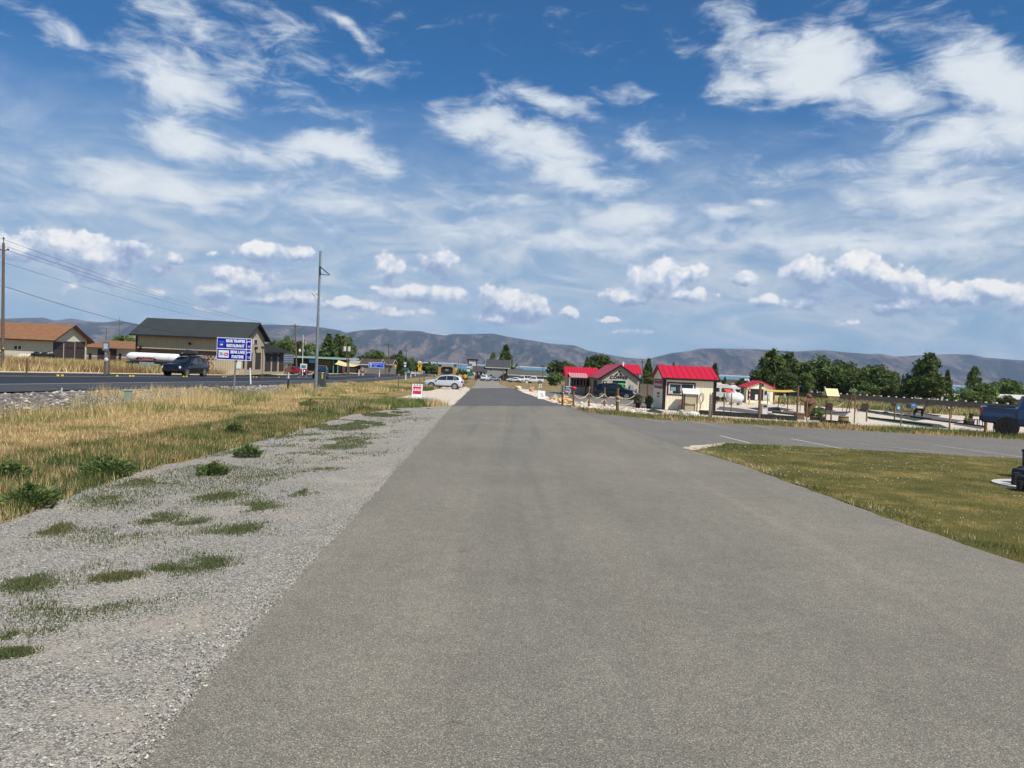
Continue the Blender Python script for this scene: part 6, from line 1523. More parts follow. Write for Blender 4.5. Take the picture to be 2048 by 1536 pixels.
# iron bench and potted plants on a dark mat
b = G(1283, 818); T = thing('iron_bench', 'thin black iron bench with arched legs left of the kiosk', 'bench', b, R(8))
MB().box((-.5, -.2, .42), (.5, .2, .45)).build('seat', m_black, T)
bk = MB()
for i in range(11): bk.box((-.5 + i * .096, .2, .45), (-.48 + i * .096, .22, .8))
bk.box((-.5, .195, .8), (.5, .225, .84)); bk.build('backrest', m_black, T)
for sx in (-.48, .48): MB().path([(sx, -.2, 0), (sx, -.2, .42), (sx, .2, .42), (sx, .24, 0)], .015).path([(sx, -.2, .42), (sx, -.2, .62), (sx, .22, .62)], .015).build('leg', m_black, T)
layer('black_mat', GP((1266, 820), (1320, 827), (1328, 824), (1308, 818)), 0.012, m_edge)
def leafball(name, c, r, n, cols, mat, parent=None, sq=(1, 1, 1), size=.06):
    u = rng.normal(size=(n, 3)); u /= np.linalg.norm(u, axis=1)[:, None]; u *= (rng.uniform(.45, 1, n) ** .5)[:, None]
    p = u * np.array([r * sq[0], r * sq[1], r * sq[2]]) + np.array(c)
    P = p[:, None, :] + rng.normal(size=(n, 3, 3)) * size
    return cloud(name, P, None, mixcol(n, cols, None, .3), mat, parent=parent)
GREENS = [(.06, .10, .03), (.10, .15, .04), (.035, .065, .02), (.14, .17, .06)]
def pot(label, px, py, r=.2, h=.35, leaf=.3, cols=GREENS, tall=1.0, potm=None, name='potted_plant'):
    b = G(px, py); T = thing(name, label, 'potted plant', b)
    MB().rev([(0, 0), (r * .75, 0), (r, h), (r * 1.08, h), (r * 1.08, h - .04), (r * .9, h - .04), (0, h - .03)]).build('pot', potm or m_black, T)
    leafball('foliage', (0, 0, h + leaf * .7 * tall), leaf, 260, cols, m_leaf_g, T, (1, 1, tall), .07)
pot('potted plant with dry brown stalks next to the iron bench', 1276, 817, .18, .35, .3, [(.2, .16, .06), (.12, .12, .04)], 1.3)
pot('dark conical potted shrub beside the kiosk corner', 1297, 819, .15, .25, .2, [(.02, .04, .02), (.03, .06, .025)], 2.0)
MB_ = MB()
b = G(1295, 800); T = thing('marker_post', 'reddish brown thick post between the coffee hut and the kiosk', 'post', b); t = W(1295.5, 770, b.y); MB().tube(b - Vector((0, 0, .1)), t, .1, .08, 9).build('post', M('red_brown_post', S(116, 66, 50)), T, True)

# ---------------------------------------------------------------- golf ground
m_tarp = M('red_canopy', S(216, 80, 84, .85), .7)
def shed2():
    Y0 = 108.0
    xl, xr = W(1493, 790, Y0).x, W(1546, 790, Y0).x; zb = hz(xl, Y0) - .1; zw = W(1493, 773.5, Y0).z; zr = W(1521, 763.5, Y0).z; Y1 = onX(1479.5, 785, xl).y
    T = thing('golf_hut', 'cream hut with dark red roof and open porch on the golf ground', 'building', ((xl + xr) / 2, Y0, zb))
    prism_house(T, xl, xr, Y0, Y1, zb, zw, zr, 'y', .3, m_cream, m_redroof2, m_redroof, gov=.2)
    pane(T, 'porch_shade_panel', m_dk, 1496, 777, 1526, 801, Y=Y0, out=.03); pane(T, 'wall_panel', m_offw, 1527, 777, 1540, 801, Y=Y0, out=.05)  # the porch is a dark sheet with its shade in the colour
    w_ = pane(T, 'window', m_white, 1527.5, 781, 1534.5, 791, Y=Y0, out=.08); pane(T, 'pane', m_glass, 1528.5, 782, 1533.5, 790, Y=Y0, out=.1, parent=w_)
    w_ = pane(T, 'side_window', m_black, 1483, 775, 1487, 788, X=xl, out=.05)
    pane(T, 'gable_emblem', m_brown, 1520, 768, 1527, 773, Y=Y0, out=.06); pane(T, 'white_counter', m_white, 1510, 789, 1515, 800, Y=Y0, out=.08)
shed2()
m_yel2 = M('yellow_sail', S(222, 182, 84, .85), .8, var=.08)
sail('shade_sail', 'golden yellow shade sail stretched over poles on the golf ground', 'shade sail', (W(1522, 777.5, 74), W(1584, 780, 92), W(1598, 783.5, 62), W(1541, 783.5, 66)), m_yel2, .15)
def tallpost(label, px, pyb, pyt, r=.09, mat=None, grp='poles holding the yellow sail', Y=None, name='sail_pole'):
    b = G(px, pyb) if Y is None else gt(px, Y); t = W(px + (pyb - pyt) * .043, pyt, b.y)
    T = thing(name, label, 'post', b, group=grp); MB().tube(b - Vector((0, 0, .15)), t, r * .8, r * .7, 9).build('post', mat or m_wood, T, True)
    MB().tube(t - Vector((0, 0, .005)), t + Vector((0, 0, .02)), r * .95, n=9).build('end_cap', m_brown, T, True); return T
tallpost('tall brown sail pole beside the grey litter bin', 1518, 837, 766.5, .1)
tallpost('tall dark pole at the left front corner of the golf hut', 1501, 803, 765, .1)
tallpost('tall brown pole at the right end of the golf hut', 1547, 804, 767, .12, m_wood2)
tallpost('tall pole under the middle of the yellow sail', 1568.5, 803, 770, .09)
tallpost('tall pole under the right tip of the yellow sail near the bear', 1594, 834, 770, .09)
# rope posts on the golf ground
gp = [(1447.5, 823, 788), (1462, 824, 786), (1453, 805, 785), (1466.5, 808, 788), (1482, 809, 787), (1534.5, 817, 787), (1556, 820, 795), (1574.5, 823, 793), (1600, 823, 795)]
GL = ['golf rope post just right of the kiosk', 'taller golf rope post second from the kiosk', 'far golf rope post under the red canopy', 'far golf rope post left of the white tank', 'far golf rope post at the white tank', 'golf rope post behind the litter bin', 'golf rope post right of the litter bin under the sail', 'golf rope post midway between litter bin and bear', 'golf rope post just left of the bear']
GPP = []
for (px, yb, yt), l in zip(gp, GL):
    b = G(px, yb); t = W(px + (yb - yt) * .043, yt, b.y); GPP.append((b, t)); T = thing('rope_fence_post', l, 'post', b, group='golf rope fence posts'); MB().tube(b - Vector((0, 0, .1)), t, .045, .04, 8).build('post', m_wood, T, True)
for i, j, l in ((0, 1, 'rope between the two posts right of the kiosk'), (1, 5, 'long sagging rope towards the post behind the litter bin'), (2, 3, 'far rope left of the white tank'), (3, 4, 'far rope in front of the white tank'), (5, 6, 'rope under the yellow sail left part'), (6, 7, 'rope under the yellow sail middle part'), (7, 8, 'rope ending at the post beside the bear')):
    rope(l, GPP[i][0].lerp(GPP[i][1], .7), GPP[j][0].lerp(GPP[j][1], .7), .45, 'ropes on the golf ground', .022)
b = G(1455, 806); T = thing('canopy', 'small flat red canopy on two poles right of the kiosk', 'canopy', b); a_, c_ = W(1447, 778.5, b.y), W(1466, 786, b.y)
MB().add([(a_.x, b.y, a_.z), (c_.x - .35, b.y, a_.z), (c_.x, b.y - .9, c_.z), (a_.x + .25, b.y - .9, c_.z), (a_.x, b.y, a_.z + .04), (c_.x - .35, b.y, a_.z + .04), (c_.x, b.y - .9, c_.z + .04), (a_.x + .25, b.y - .9, c_.z + .04)], [(0, 1, 2, 3), (7, 6, 5, 4), (0, 4, 5, 1), (1, 5, 6, 2), (2, 6, 7, 3), (3, 7, 4, 0)]).build('cloth', m_tarp, T, True)
for x in (a_.x + .1, c_.x - .4): MB().tube((x, b.y, hz(x, b.y) - .1), (x, b.y, a_.z - .01), .04).build('pole', m_wood, T, True)
b = gt(1471, 88); T = thing('propane_tank', 'fat white propane tank lying on the gravel right of the red canopy', 'tank', b)
rg = [[(xx, .62 * k_ * math.cos(t), .85 + .62 * k_ * math.sin(t)) for t in [i * math.pi / 9 for i in range(18)]] for xx, k_ in ((-1.05, .05), (-.95, .5), (-.7, .85), (-.4, 1), (.4, 1), (.7, .85), (.95, .5), (1.05, .05))]
MB().loft(rg).build('tank', m_white, T); MB().box((-.5, -.4, 0), (-.35, .4, .35)).build('leg', m_galv, T); MB().box((.35, -.4, 0), (.5, .4, .35)).build('leg', m_galv, T); MB().rev([(.14, 0), (.14, .14), (0, .17)], (0, 0, 1.45)).build('valve_dome', m_white, T)
def rv(name, label, px, Y, L, H, mat, rz=0, cab=False, w=2.3):
    b = gt(px, Y); T = thing(name, label, 'caravan' if not cab else 'motorhome', b, rz)
    r = .25
    pr = [(-L / 2, .5), (L / 2 - .3, .5), (L / 2, .9), (L / 2, H * .55), (L / 2 - .45, H - .1), (L / 2 - .7, H), (-L / 2 + .2, H), (-L / 2, H - .2)]
    MB().prism(pr, 'y', -w / 2, w / 2).build('body', mat, T, bevel=.06)
    for x in (-L * .3, L * .02, L * .25): 
        f = MB().box((x, -w / 2 - .02, H * .55), (x + .8, -w / 2 + .005, H * .78)).build('window', m_glass, T)
    MB().box((-L * .12, -w / 2 - .015, .55), (-L * .12 + .6, -w / 2 + .005, H * .8)).build('door', m_offw, T)
    for x in (-.45, .45) if not cab else (-L * .3, L * .33): MB().tube((x, -w / 2 - .03, .36), (x, -w / 2 + .2, .36), .36, n=14).build('wheel', m_rubber, T)
    MB().box((-.5, -.3, H), (.3, .3, H + .22)).build('roof_unit', m_offw, T)
rv('travel_trailer', 'grey white travel trailer just right of the kiosk', 1438, 112, 3.4, 2.5, m_offw)
rv('travel_trailer', 'white camper behind the red canopy', 1467, 135, 4.2, 2.3, m_white)
rv('motorhome', 'beige motorhome with white top behind the wall near the pale green bush', 1903, 190, 6.5, 3.3, M('beige_rv', S(220, 208, 184, .88), .5), 0, True)
rv('travel_trailer', 'white caravan with curved roof behind the wall right of the tall trees', 1810, 196, 4.5, 2.9, m_offw)
rv('travel_trailer', 'small blue silver trailer behind the wall between dark trees', 1758, 200, 3.6, 2.6, M('pale_blue_metal', S(150, 170, 196, .85), .4, .3))
rv('travel_trailer', 'pale trailer behind the wall above the carved bear', 1608, 205, 2.6, 2.4, m_offw)
T = smallhouse('long_shed', 'long low shed with white roof behind the pickup and the dark conical tree', 1985, 2075, 798, 790.5, 190, m_greysid, m_offw, 9)
smallhouse('far_house', 'brown roofed house across the trees right of the kiosk', 1453, 1482, 767, 760, 260, m_darkwall, m_drkroof, 8)
smallhouse('far_house', 'white roofed shed above the golf hut roof', 1492, 1512, 764, 759.5, 270, m_offw, m_white, 8)
# cream tent
Y0 = 182.0; xl, xr = W(1655, 790, Y0).x, W(1680, 790, Y0).x; zb = hz(xl, Y0); 
T = thing('ridge_tent', 'bright cream pitched canvas roof standing behind the wall', 'tent', (xl, Y0, zb)); zt = W(1660, 777, Y0 + 1.5).z; ze = W(1660, 792, Y0).z
MB().prism([(Y0, ze), (Y0 + 1.6, zt), (Y0 + 3.4, ze)], 'x', xl, xr).build('roof', M('cream_canvas', S(240, 228, 172, .9), .8, var=.05), T, True)
MB().box((xl + .1, Y0 + .1, zb - .1), (xr - .1, Y0 + 3.3, ze - .01)).build('wall', M('tan_canvas', S(150, 120, 80, .85)), T, True)
MB().tube((xl - .1, Y0 + 1.6, zt - .1), (xl - .1, Y0 + 1.6, zt + .4), .2).build('finial', m_offw, T, True)

# boundary wall with post caps
wp0, wd = Vector((81.6, 186)), Vector((.49, -2.39)) 
m_wall = M('grey_vinyl_wall', S(150, 138, 122, .85), .8, var=.06)
T = thing('boundary_wall', 'long grey panel wall with white capped posts behind the golf ground', 'wall', (81.6, 186, hz(81.6, 186)))
def wtop(x, y):   # wall height follows the ground in steps
    return hz(x, y) + 1.72
for i in range(-22, 46):
    a, b = wp0 + wd * i, wp0 + wd * (i + 1)
    d = (b - a).normalized(); n = Vector((-d.y, d.x)) * .03
    za, zb_ = hz(a.x, a.y), hz(b.x, b.y)
    vs = [(p.x + s * n.x, p.y + s * n.y, z) for s in (-1, 1) for p, z in ((a, za - .1), (b, zb_ - .1), (b, zb_ + 1.7), (a, za + 1.7))]
    MB().add(vs, [(0, 1, 2, 3), (7, 6, 5, 4), (0, 4, 5, 1), (1, 5, 6, 2), (2, 6, 7, 3), (3, 7, 4, 0)]).build('panel', m_wall, T, True)
    po = MB().box((a.x - .07, a.y - .07, za - .1), (a.x + .07, a.y + .07, za + 1.76)).build('post', m_wall, T, True)
    MB().box((a.x - .16, a.y - .16, za + 1.763), (a.x + .16, a.y + .16, za + 1.98)).build('cap', m_white, po, True)

# carved bear
b = G(1618, 838); k = b.y / F; H = 54 * k
T = thing('carved_bear', 'carved wooden bear standing upright with one arm stretched to the left', 'statue', b)
bm = bmesh.new()
pts = [(0, 0, .42), (0, 0, .75), (0, 0, 1.1), (-.05, 0, 1.38), (-.1, -.02, 1.58), (-.3, -.05, 1.62), (-.2, -.1, 1.28), (-.45, -.25, 1.18), (-.72, -.3, 1.26), (.12, -.22, 1.2), (-.12, -.42, 1.05), (-.32, -.5, 1.1), (-.13, 0, .3), (-.15, -.04, .06), (.17, 0, .3), (.2, -.04, .06)]
ed = [(0, 1), (1, 2), (2, 3), (3, 4), (4, 5), (2, 6), (6, 7), (7, 8), (2, 9), (9, 10), (10, 11), (0, 12), (12, 13), (0, 14), (14, 15)]
rd = [.34, .36, .31, .2, .19, .09, .15, .1, .08, .15, .1, .08, .2, .16, .2, .16]
sk = H / 1.78
vv = [bm.verts.new(Vector(p) * sk) for p in pts]; [bm.edges.new((vv[a], vv[c])) for a, c in ed]
me = bpy.data.meshes.new('body'); bm.to_mesh(me); bm.free()
o = bpy.data.objects.new('body', me); col.objects.link(o); o.parent = T
sm_ = o.modifiers.new('skin', 'SKIN'); sv = me.skin_vertices[0].data
for i, r in enumerate(rd): sv[i].radius = (r * sk, r * sk)
sv[0].use_root = True
o.modifiers.new('sub', 'SUBSURF').levels = 2; o.modifiers['sub'].render_levels = 2
m_bear = Mlines('carved_bear_wood', S(136, 96, 74, .8), S(84, 58, 44, .8), .075, 'z', .25, .9, .3, .6); me.materials.append(m_bear)
MB().ball(Vector((-.04, .09, 1.74)) * sk, .06 * sk, 8, 5).ball(Vector((-.04, -.12, 1.74)) * sk, .06 * sk, 8, 5).build('ears', m_bear, T) if False else None
MB().ball(Vector((-.04, .1, 1.75)) * sk, .06 * sk, 8, 5).build('ear', m_bear, T); MB().ball(Vector((-.04, -.13, 1.75)) * sk, .06 * sk, 8, 5).build('ear', m_bear, T); MB().ball(Vector((-.39, -.06, 1.62)) * sk, .035 * sk, 8, 5).build('nose', m_black, T)
def planter(name, label, px, pyb, w, h, mat, d=.5):
    b = G(px, pyb); T = thing(name, label, 'planter', b); MB().box((-w / 2, -d / 2, 0), (w / 2, d / 2, h)).build('box', mat, T, bevel=.02)
    MB().box((-w / 2 - .03, -d / 2 - .03, h - .08), (w / 2 + .03, d / 2 + .03, h - .02)).build('rim', m_wood, T); return T
planter('wooden_box', 'low brown wooden box at the feet of the carved bear', 1598, 839, .5, .42, m_wood)
T = planter('planter_box', 'dark planter with leafy green plant right of the carved bear', 1634, 841, .75, .3, m_black); leafball('foliage', (0, 0, .5), .42, 420, [(.12, .2, .05), (.2, .26, .08), (.06, .1, .03)], m_leaf_g, T, (1, 1, .7), .06)
b = G(1686.5, 847); T = thing('barrel_planter', 'half barrel of weathered wood with a dark top standing in the gravel', 'barrel', b); r = 10 * b.y / F; h = 15 * b.y / F
MB().rev([(0, 0), (r * .92, 0), (r, h * .45), (r * .95, h), (r * .8, h), (0, h * .93)], n=20).build('staves', m_wood2, T); MB().rev([(r * 1.01, h * .3), (r * 1.025, h * .42)], n=20).rev([(r * .985, h * .78), (r * .965, h * .9)], n=20).build('hoop', m_brown, T)
b = G(1526.5, 833); Y = b.y; T = thing('litter_bin', 'grey square litter bin with dark opening beside the tall brown pole', 'litter bin', b); h = W(1526, 808.5, Y).z - b.z; w = 6 * Y / F
MB().box((-w, -.25, 0), (w, .25, h)).build('body', M('stone_grey', S(176, 174, 164, .85), .8), T, bevel=.02); MB().box((-w - .02, -.27, h + .003), (w + .02, .27, h + .05)).build('lid', m_offw, T); MB().box((-w * .55, -.262, h * .78), (w * .55, -.253, h * .93)).build('opening', m_dk, T); MB().box((-w * .8, -.262, h * .04), (w * .8, -.253, h * .66)).build('front_panel', m_offw, T)
# notice boards and posts between car park and golf ground
m_bboard = M('dark_brown_board', S(62, 44, 38, .85), .7, var=.2); m_blueb = M('blue_board', S(50, 130, 190, .9), .6, var=.1)
def gsign(label, px, pyb, pyt, box, mat, panel=None, r=.055, pm=None, name='golf_sign'):
    b = G(px, pyb); t = W(px + (pyb - pyt) * .03, pyt, b.y); T = thing(name, label, 'sign', b)
    MB().tube(b - Vector((0, 0, .1)), t, r, r * .9, 8).build('post', pm or m_wood2, T, True)
    plate(T, 'board', mat, *box, b.y, r + .03, .03)
    if panel: plate(T, 'panel', panel[0], *panel[1:], b.y, r + .045, .01)
    return T, b.y
T, Y = gsign('large brown board between two posts right of the carved bear', 1662, 845, 806, (1652.5, 806, 1664, 820), m_bboard)
w0 = W(1653, 800, Y); MB().tube((w0.x, Y, hz(w0.x, Y) - .1), w0, .05, n=8).build('post', m_wood, T, True)
gsign('brown slatted board between two posts right of the half barrel', 1733, 843.5, 806, (1722, 806.6, 1735, 819.5), m_bboard)
gsign('small brown sign on a post left of the two blue signs', 1789, 840, 805, (1782, 805.5, 1790.5, 812.5), m_bboard)
gsign('tall blue sign on the golf ground', 1796.5, 828, 809, (1793, 809, 1800, 820), m_blueb, (m_offw, 1794.5, 813, 1798.5, 818))
gsign('small dark sign between the blue signs', 1816.5, 838, 806, (1811.5, 808, 1818, 816), m_bboard)
gsign('square blue sign left of the deer figure', 1820, 832.5, 806, (1821, 806.5, 1831, 815), m_blueb, (m_offw, 1823, 809.5, 1829, 811))
gsign('black sign with pale drawing on its own short post right of the deer figure', 1903, 836, 812, (1893, 811, 1904, 819), m_bboard, (m_offw, 1896, 813, 1901, 817), .045)
gsign('dark board with square pale outline at the post beside the pickup', 1971, 865, 822, (1961, 822, 1969.5, 836), m_bboard, (M('pale_outline', S(150, 146, 140)), 1963.5, 826, 1968, 833), .09)
for px, yb, yt, r, lab in ((1423, 838, 786, .06, 'dark fence post in front of the kiosk right corner'), (1613, 841, 800, .055, 'pale fence post in front of the carved bear'), (1708.5, 847, 805, .06, 'fence post between the half barrel and the brown slatted board'), (1801.5, 854, 811, .06, 'fence post below the tall blue sign'), (1899, 857, 814, .08, 'yellowish fence post in front of the black sign with pale drawing'), (1986.5, 866.5, 853, .06, 'short fence post half hidden by the pickup wheel'), (1684.5, 827, 804, .04, 'thin rope post behind the half barrel')):
    tallpost(lab, px, yb, yt, r * .8, m_wood2, 'fence posts along the car park', name='fence_post')
# ropes far golf
rope('pale rope climbing from the dark board to the thin rope post', G(1655, 826) + Vector((0, 0, .9)), G(1684, 826) + Vector((0, 0, 1.0)), .3, 'ropes on the golf ground', .03)
rope('pale rope left of the dark board ending near the bear', G(1631, 822) + Vector((0, 0, 1.0)), G(1652, 826) + Vector((0, 0, .9)), .3, 'ropes on the golf ground', .03)
# timber tower
b = G(1704, 824); k = b.y / F; h = 38 * k
T = thing('timber_tower', 'spindly timber lookout tower with pale cross braces on the golf ground', 'tower', b)
for i, (x0_, x1_) in enumerate(((-9, -2), (10, 2))):
    for y in (-.35, .35): MB().tube((x0_ * k, y, -.1), (x1_ * k, y * .3, h), .05).build('leg', m_wood, T)
MB().tube((-5 * k, -.4, h * .15), (6 * k, -.4, h * .5), .035).tube((6 * k, -.42, h * .15), (-4 * k, -.42, h * .5), .035).build('cross_brace', M('pale_timber', S(206, 176, 120, .85)), T)
MB().box((-4.5 * k, -.4, h * .5), (5 * k, .4, h * .53)).build('platform', M('pale_timber', None), T); MB().box((-3 * k, -.25, h * .93), (3 * k, .25, h * .96)).build('top_platform', m_wood, T)
leafball('dried_bundle', (0, 0, h * 1.12), 7 * k, 200, [(.4, .42, .3), (.2, .25, .12)], m_leaf_g, T, (1, .5, .6), .06)
# deer figure and chairs
def fourleg(name, label, px, py, s, mat, patch, antlers=True, rz=0):
    b = G(px, py); T = thing(name, label, 'statue', b, rz)
    bm = bmesh.new()
    pts = [(0, 0, .85), (.35, 0, .88), (-.4, 0, .86), (.6, 0, 1.05), (.72, 0, 1.28), (.92, 0, 1.22), (.3, .12, .5), (.32, .12, .04), (.3, -.12, .5), (.26, -.12, .04), (-.42, .12, .52), (-.5, .12, .28), (-.46, .12, .04), (-.42, -.12, .52), (-.52, -.12, .28), (-.48, -.12, .04)]
    ed = [(0, 1), (0, 2), (1, 3), (3, 4), (4, 5), (1, 6), (6, 7), (1, 8), (8, 9), (2, 10), (10, 11), (11, 12), (2, 13), (13, 14), (14, 15)]
    rd = [.2, .2, .19, .11, .1, .05, .07, .035, .07, .035, .09, .045, .03, .09, .045, .03]
    vv = [bm.verts.new(Vector(p) * s) for p in pts]; [bm.edges.new((vv[a], vv[c])) for a, c in ed]
    me = bpy.data.meshes.new('body'); bm.to_mesh(me); bm.free(); o = bpy.data.objects.new('body', me); col.objects.link(o); o.parent = T
    o.modifiers.new('skin', 'SKIN'); sv = me.skin_vertices[0].data
    for i, r in enumerate(rd): sv[i].radius = (r * s, r * s)
    sv[0].use_root = True; q = o.modifiers.new('sub', 'SUBSURF'); q.levels = q.render_levels = 1; me.materials.append(mat)
    if patch: MB().box((-.35 * s, -.23 * s, .9 * s), (.25 * s, .23 * s, 1.07 * s)).build('white_blanket', patch, T, bevel=.02)
    if antlers:
        for sy in (-1, 1): MB().path([Vector((.72, .04 * sy, 1.36)) * s, Vector((.66, .2 * sy, 1.6)) * s, Vector((.8, .28 * sy, 1.78)) * s], .02).path([Vector((.66, .2 * sy, 1.6)) * s, Vector((.85, .12 * sy, 1.66)) * s], .018).build('antler', mat, T)
    for sy in (-1, 1): MB().ball(Vector((.68, .1 * sy, 1.36)) * s, .05 * s, 6, 4).build('ear', mat, T)
    return T
fourleg('deer_statue', 'dark deer figure with antlers and a white blanket on its back', 1838, 834, 1.0, M('dark_bronze', S(40, 36, 34, .85), .6), m_offw)
b = G(1937, 849); T = planter('planter_box', 'black planter box with bright yellow flowers left of the black chairs', 1937, 849, .55, .35, m_black)
leafball('flowers', (0, 0, .5), .28, 220, [(.45, .5, .05), (.2, .3, .05), (.6, .6, .2)], m_leaf_g, T, (1, 1, .8), .05)
for px, py, lab in ((1946, 851, 'black metal chair next to the yellow flower planter'), (1956, 851, 'second black metal chair facing the first across a low table')):
    b = G(px, py); T = thing('metal_chair', lab, 'chair', b, R(90 if px < 1950 else -90), 'black chairs on the golf ground')
    MB().box((-.22, -.22, .42), (.22, .22, .46)).build('seat', m_black, T); MB().box((-.22, .19, .5), (.22, .22, .9)).build('backrest', m_black, T)
    for x in (-.2, .2):
        for y in (-.2, .2): MB().box((x - .02, y - .02, 0), (x + .02, y + .02, .42)).build('leg', m_black, T)
# barber-pole style obstacle and other golf things
b = G(1498, 810); T = thing('striped_pole', 'red and white striped pole with yellow balls in front of the golf hut', 'golf obstacle', b); k = b.y / F
for i in range(6): MB().tube((0, 0, .3 + i * .28), (0, 0, .3 + (i + 1) * .28), .07, n=8).build('white_stripe' if i % 2 else 'red_stripe', m_white if i % 2 else m_redp, T)
MB().ball((0, 0, .25), .17).build('yellow_ball', m_ylw, T); MB().ball((-.25, 0, 2.0), .15).build('yellow_ball', m_ylw, T)
for px, yb, lab, c_ in ((1543, 806, 'round orange topped stand with green skirt beside the golf hut', m_ylw), (1503, 806, 'teal dressed figure-like post at the golf hut porch', m_teal)):
    b = G(px, yb); T = thing('golf_obstacle', lab, 'golf obstacle', b); MB().rev([(0, 0), (.22, 0), (.12, .7), (.05, 1.2), (0, 1.2)]).build('cone', M('obstacle_green', S(60, 110, 60)), T); MB().ball((0, 0, 1.3), .18).build('ball', c_, T)
b = G(1568, 812); T = thing('flag_marker', 'pale green lantern on a post under the yellow sail', 'golf obstacle', b); MB().tube((0, 0, 0), (0, 0, 1.0), .05).build('post', m_wood, T); MB().rev([(.12, 1.0), (.17, 1.05), (.17, 1.45), (.1, 1.6), (0, 1.62)]).build('lantern', m_ped, T)
b = G(1553, 806); T = thing('golf_obstacle', 'pale yellow board standing under the yellow sail', 'golf obstacle', b); MB().box((-.35, -.04, .1), (.35, .04, 1.2)).build('board', m_sail, T); MB().box((-.4, -.05, 0), (-.34, .05, 1.25)).build('post', m_wood, T); MB().box((.34, -.05, 0), (.4, .05, 1.25)).build('post', m_wood, T)
# putting greens: dark carpets with black borders
m_green = M('golf_carpet', S(54, 74, 62, .8), .95, var=.15, scale=4); m_slab = M('golf_slab', S(96, 92, 92, .85), .9, var=.1)
for i, (pts_, mt_) in enumerate((([(1432, 819), (1520, 829), (1560, 834), (1545, 827), (1480, 817), (1440, 813)], m_slab), ([(1560, 826), (1600, 832), (1604, 826), (1570, 820)], m_slab), ([(1628, 817), (1650, 825), (1672, 822), (1640, 814)], m_green), ([(1640, 828), (1690, 832), (1700, 824), (1650, 822)], m_slab),
        ([(1712, 822), (1780, 832), (1830, 842), (1860, 838), (1790, 828), (1725, 818)], m_green), ([(1800, 832), (1850, 838), (1900, 846), (1930, 842), (1860, 832), (1810, 828)], m_slab), ([(1735, 838), (1790, 846), (1860, 855), (1900, 857), (1880, 849), (1800, 840), (1745, 835)], m_green), ([(1760, 820), (1800, 827), (1860, 836), (1880, 833), (1820, 825), (1770, 817)], m_slab),
        ([(1906, 849), (1960, 858), (1975, 856), (1920, 846)], m_slab), ([(1536, 818), (1560, 821), (1590, 820), (1560, 815)], m_green), ([(1700, 815), (1725, 820), (1760, 818), (1720, 812)], m_slab))):
    layer('putting_green', GP(*pts_), .0155 + .004 * (i % 3), mt_)
for p0_, p1_, lab in (((1735, 836), (1865, 853), 'black border of the nearest putting green'), ((1712, 819), (1862, 839), 'long black border crossing the golf ground'), ((1820, 835), (1970, 855), 'black border running towards the pickup'), ((1770, 817), (1880, 833), 'black border behind the blue signs'), ((1545, 826), (1600, 832), 'dark border under the yellow sail'), ((1640, 829), (1700, 825), 'dark border behind the half barrel')):
    rail(lab, p0_, p1_, .12, .1, 'green_border', None, 'borders of the putting greens')
for px, py in ((1757, 828), (1771, 827)):
    b = G(px, py); heap('rock_obstacle', 'small dark stone on the green carpet' + (' left' if px < 1760 else ' right') + ' of the pair', b, .9, .5, .28, m_edge, 10, 4, .15, 'stone')

# ---------------------------------------------------------------- concrete pad with black seats, far right
padc = G(2110, 978); 
prx = padc.x - G(1978, 968).x
pd = [(padc.x + (prx * math.cos(t)), padc.y + prx * math.sin(t)) for t in [2 * math.pi * i / 40 for i in range(40)]]
o = layer('concrete_pad', pd, .05, m_conc)
vs = [(x, y, hz(x, y) + .049) for x, y in pd] + [(x, y, hz(x, y) - .05) for x, y in pd]
tag(MB().add(vs, [(i, (i + 1) % 40, 40 + (i + 1) % 40, 40 + i) for i in range(40)]).build('concrete_pad_rim', m_conc), kind='structure')
m_blkpl = M('black_recycled_plastic', (.016, .017, .018), .55, var=.3, bmp=.05)
b = G(2046, 985); k = b.y / F
T = thing('picnic_table', 'black picnic table with thick bench seats on the round concrete pad', 'picnic table', (b.x + .75, b.y + .35, b.z + .05), R(0))
z = T.location.z
def seat(name, px0, pxe, pyt, pyb, Y, dY, parent=T):
    a_, c_ = W(px0, pyt, Y), W(px0, pyb, Y); a_.x = W(px0, pyt, Y + dY).x
    return MB().box((a_.x, Y, c_.z), (a_.x + 1.9, Y + dY, a_.z)).build(name, m_blkpl, parent, True, bevel=.06)
Yn = b.y - .1
seat('near_seat', 2029, 0, 954, 981, Yn, .4); seat('table_top', 2020, 0, 943, 962, Yn + .55, .75); seat('far_seat', 2031, 0, 935, 946, Yn + 1.55, .4)
for px, yy_, zt_ in ((2027, Yn + .1, .2), (2016, Yn + .75, .28), (2040, Yn + 1.6, .25)):
    w0 = W(px, 970, yy_); zz = hz(w0.x, yy_); MB().box((w0.x + .12, yy_, zz + .04), (w0.x + .24, yy_ + .1, zz + zt_)).build('leg', m_blkpl, T, True)
w0 = W(2038, 925, Yn + 2.6); zz = hz(w0.x, Yn + 2.6); T2 = thing('litter_bin', 'black post-like bin just visible behind the picnic table at the right edge', 'litter bin', (w0.x + .32, Yn + 2.6, zz)); MB().rev([(0, 0), (.2, 0), (.22, .58), (.1, .62), (0, .62)]).build('body', m_blkpl, T2); MB().rev([(.225, .55), (.24, .59), (.1, .66), (0, .66)]).build('lid', m_blkpl, T2)
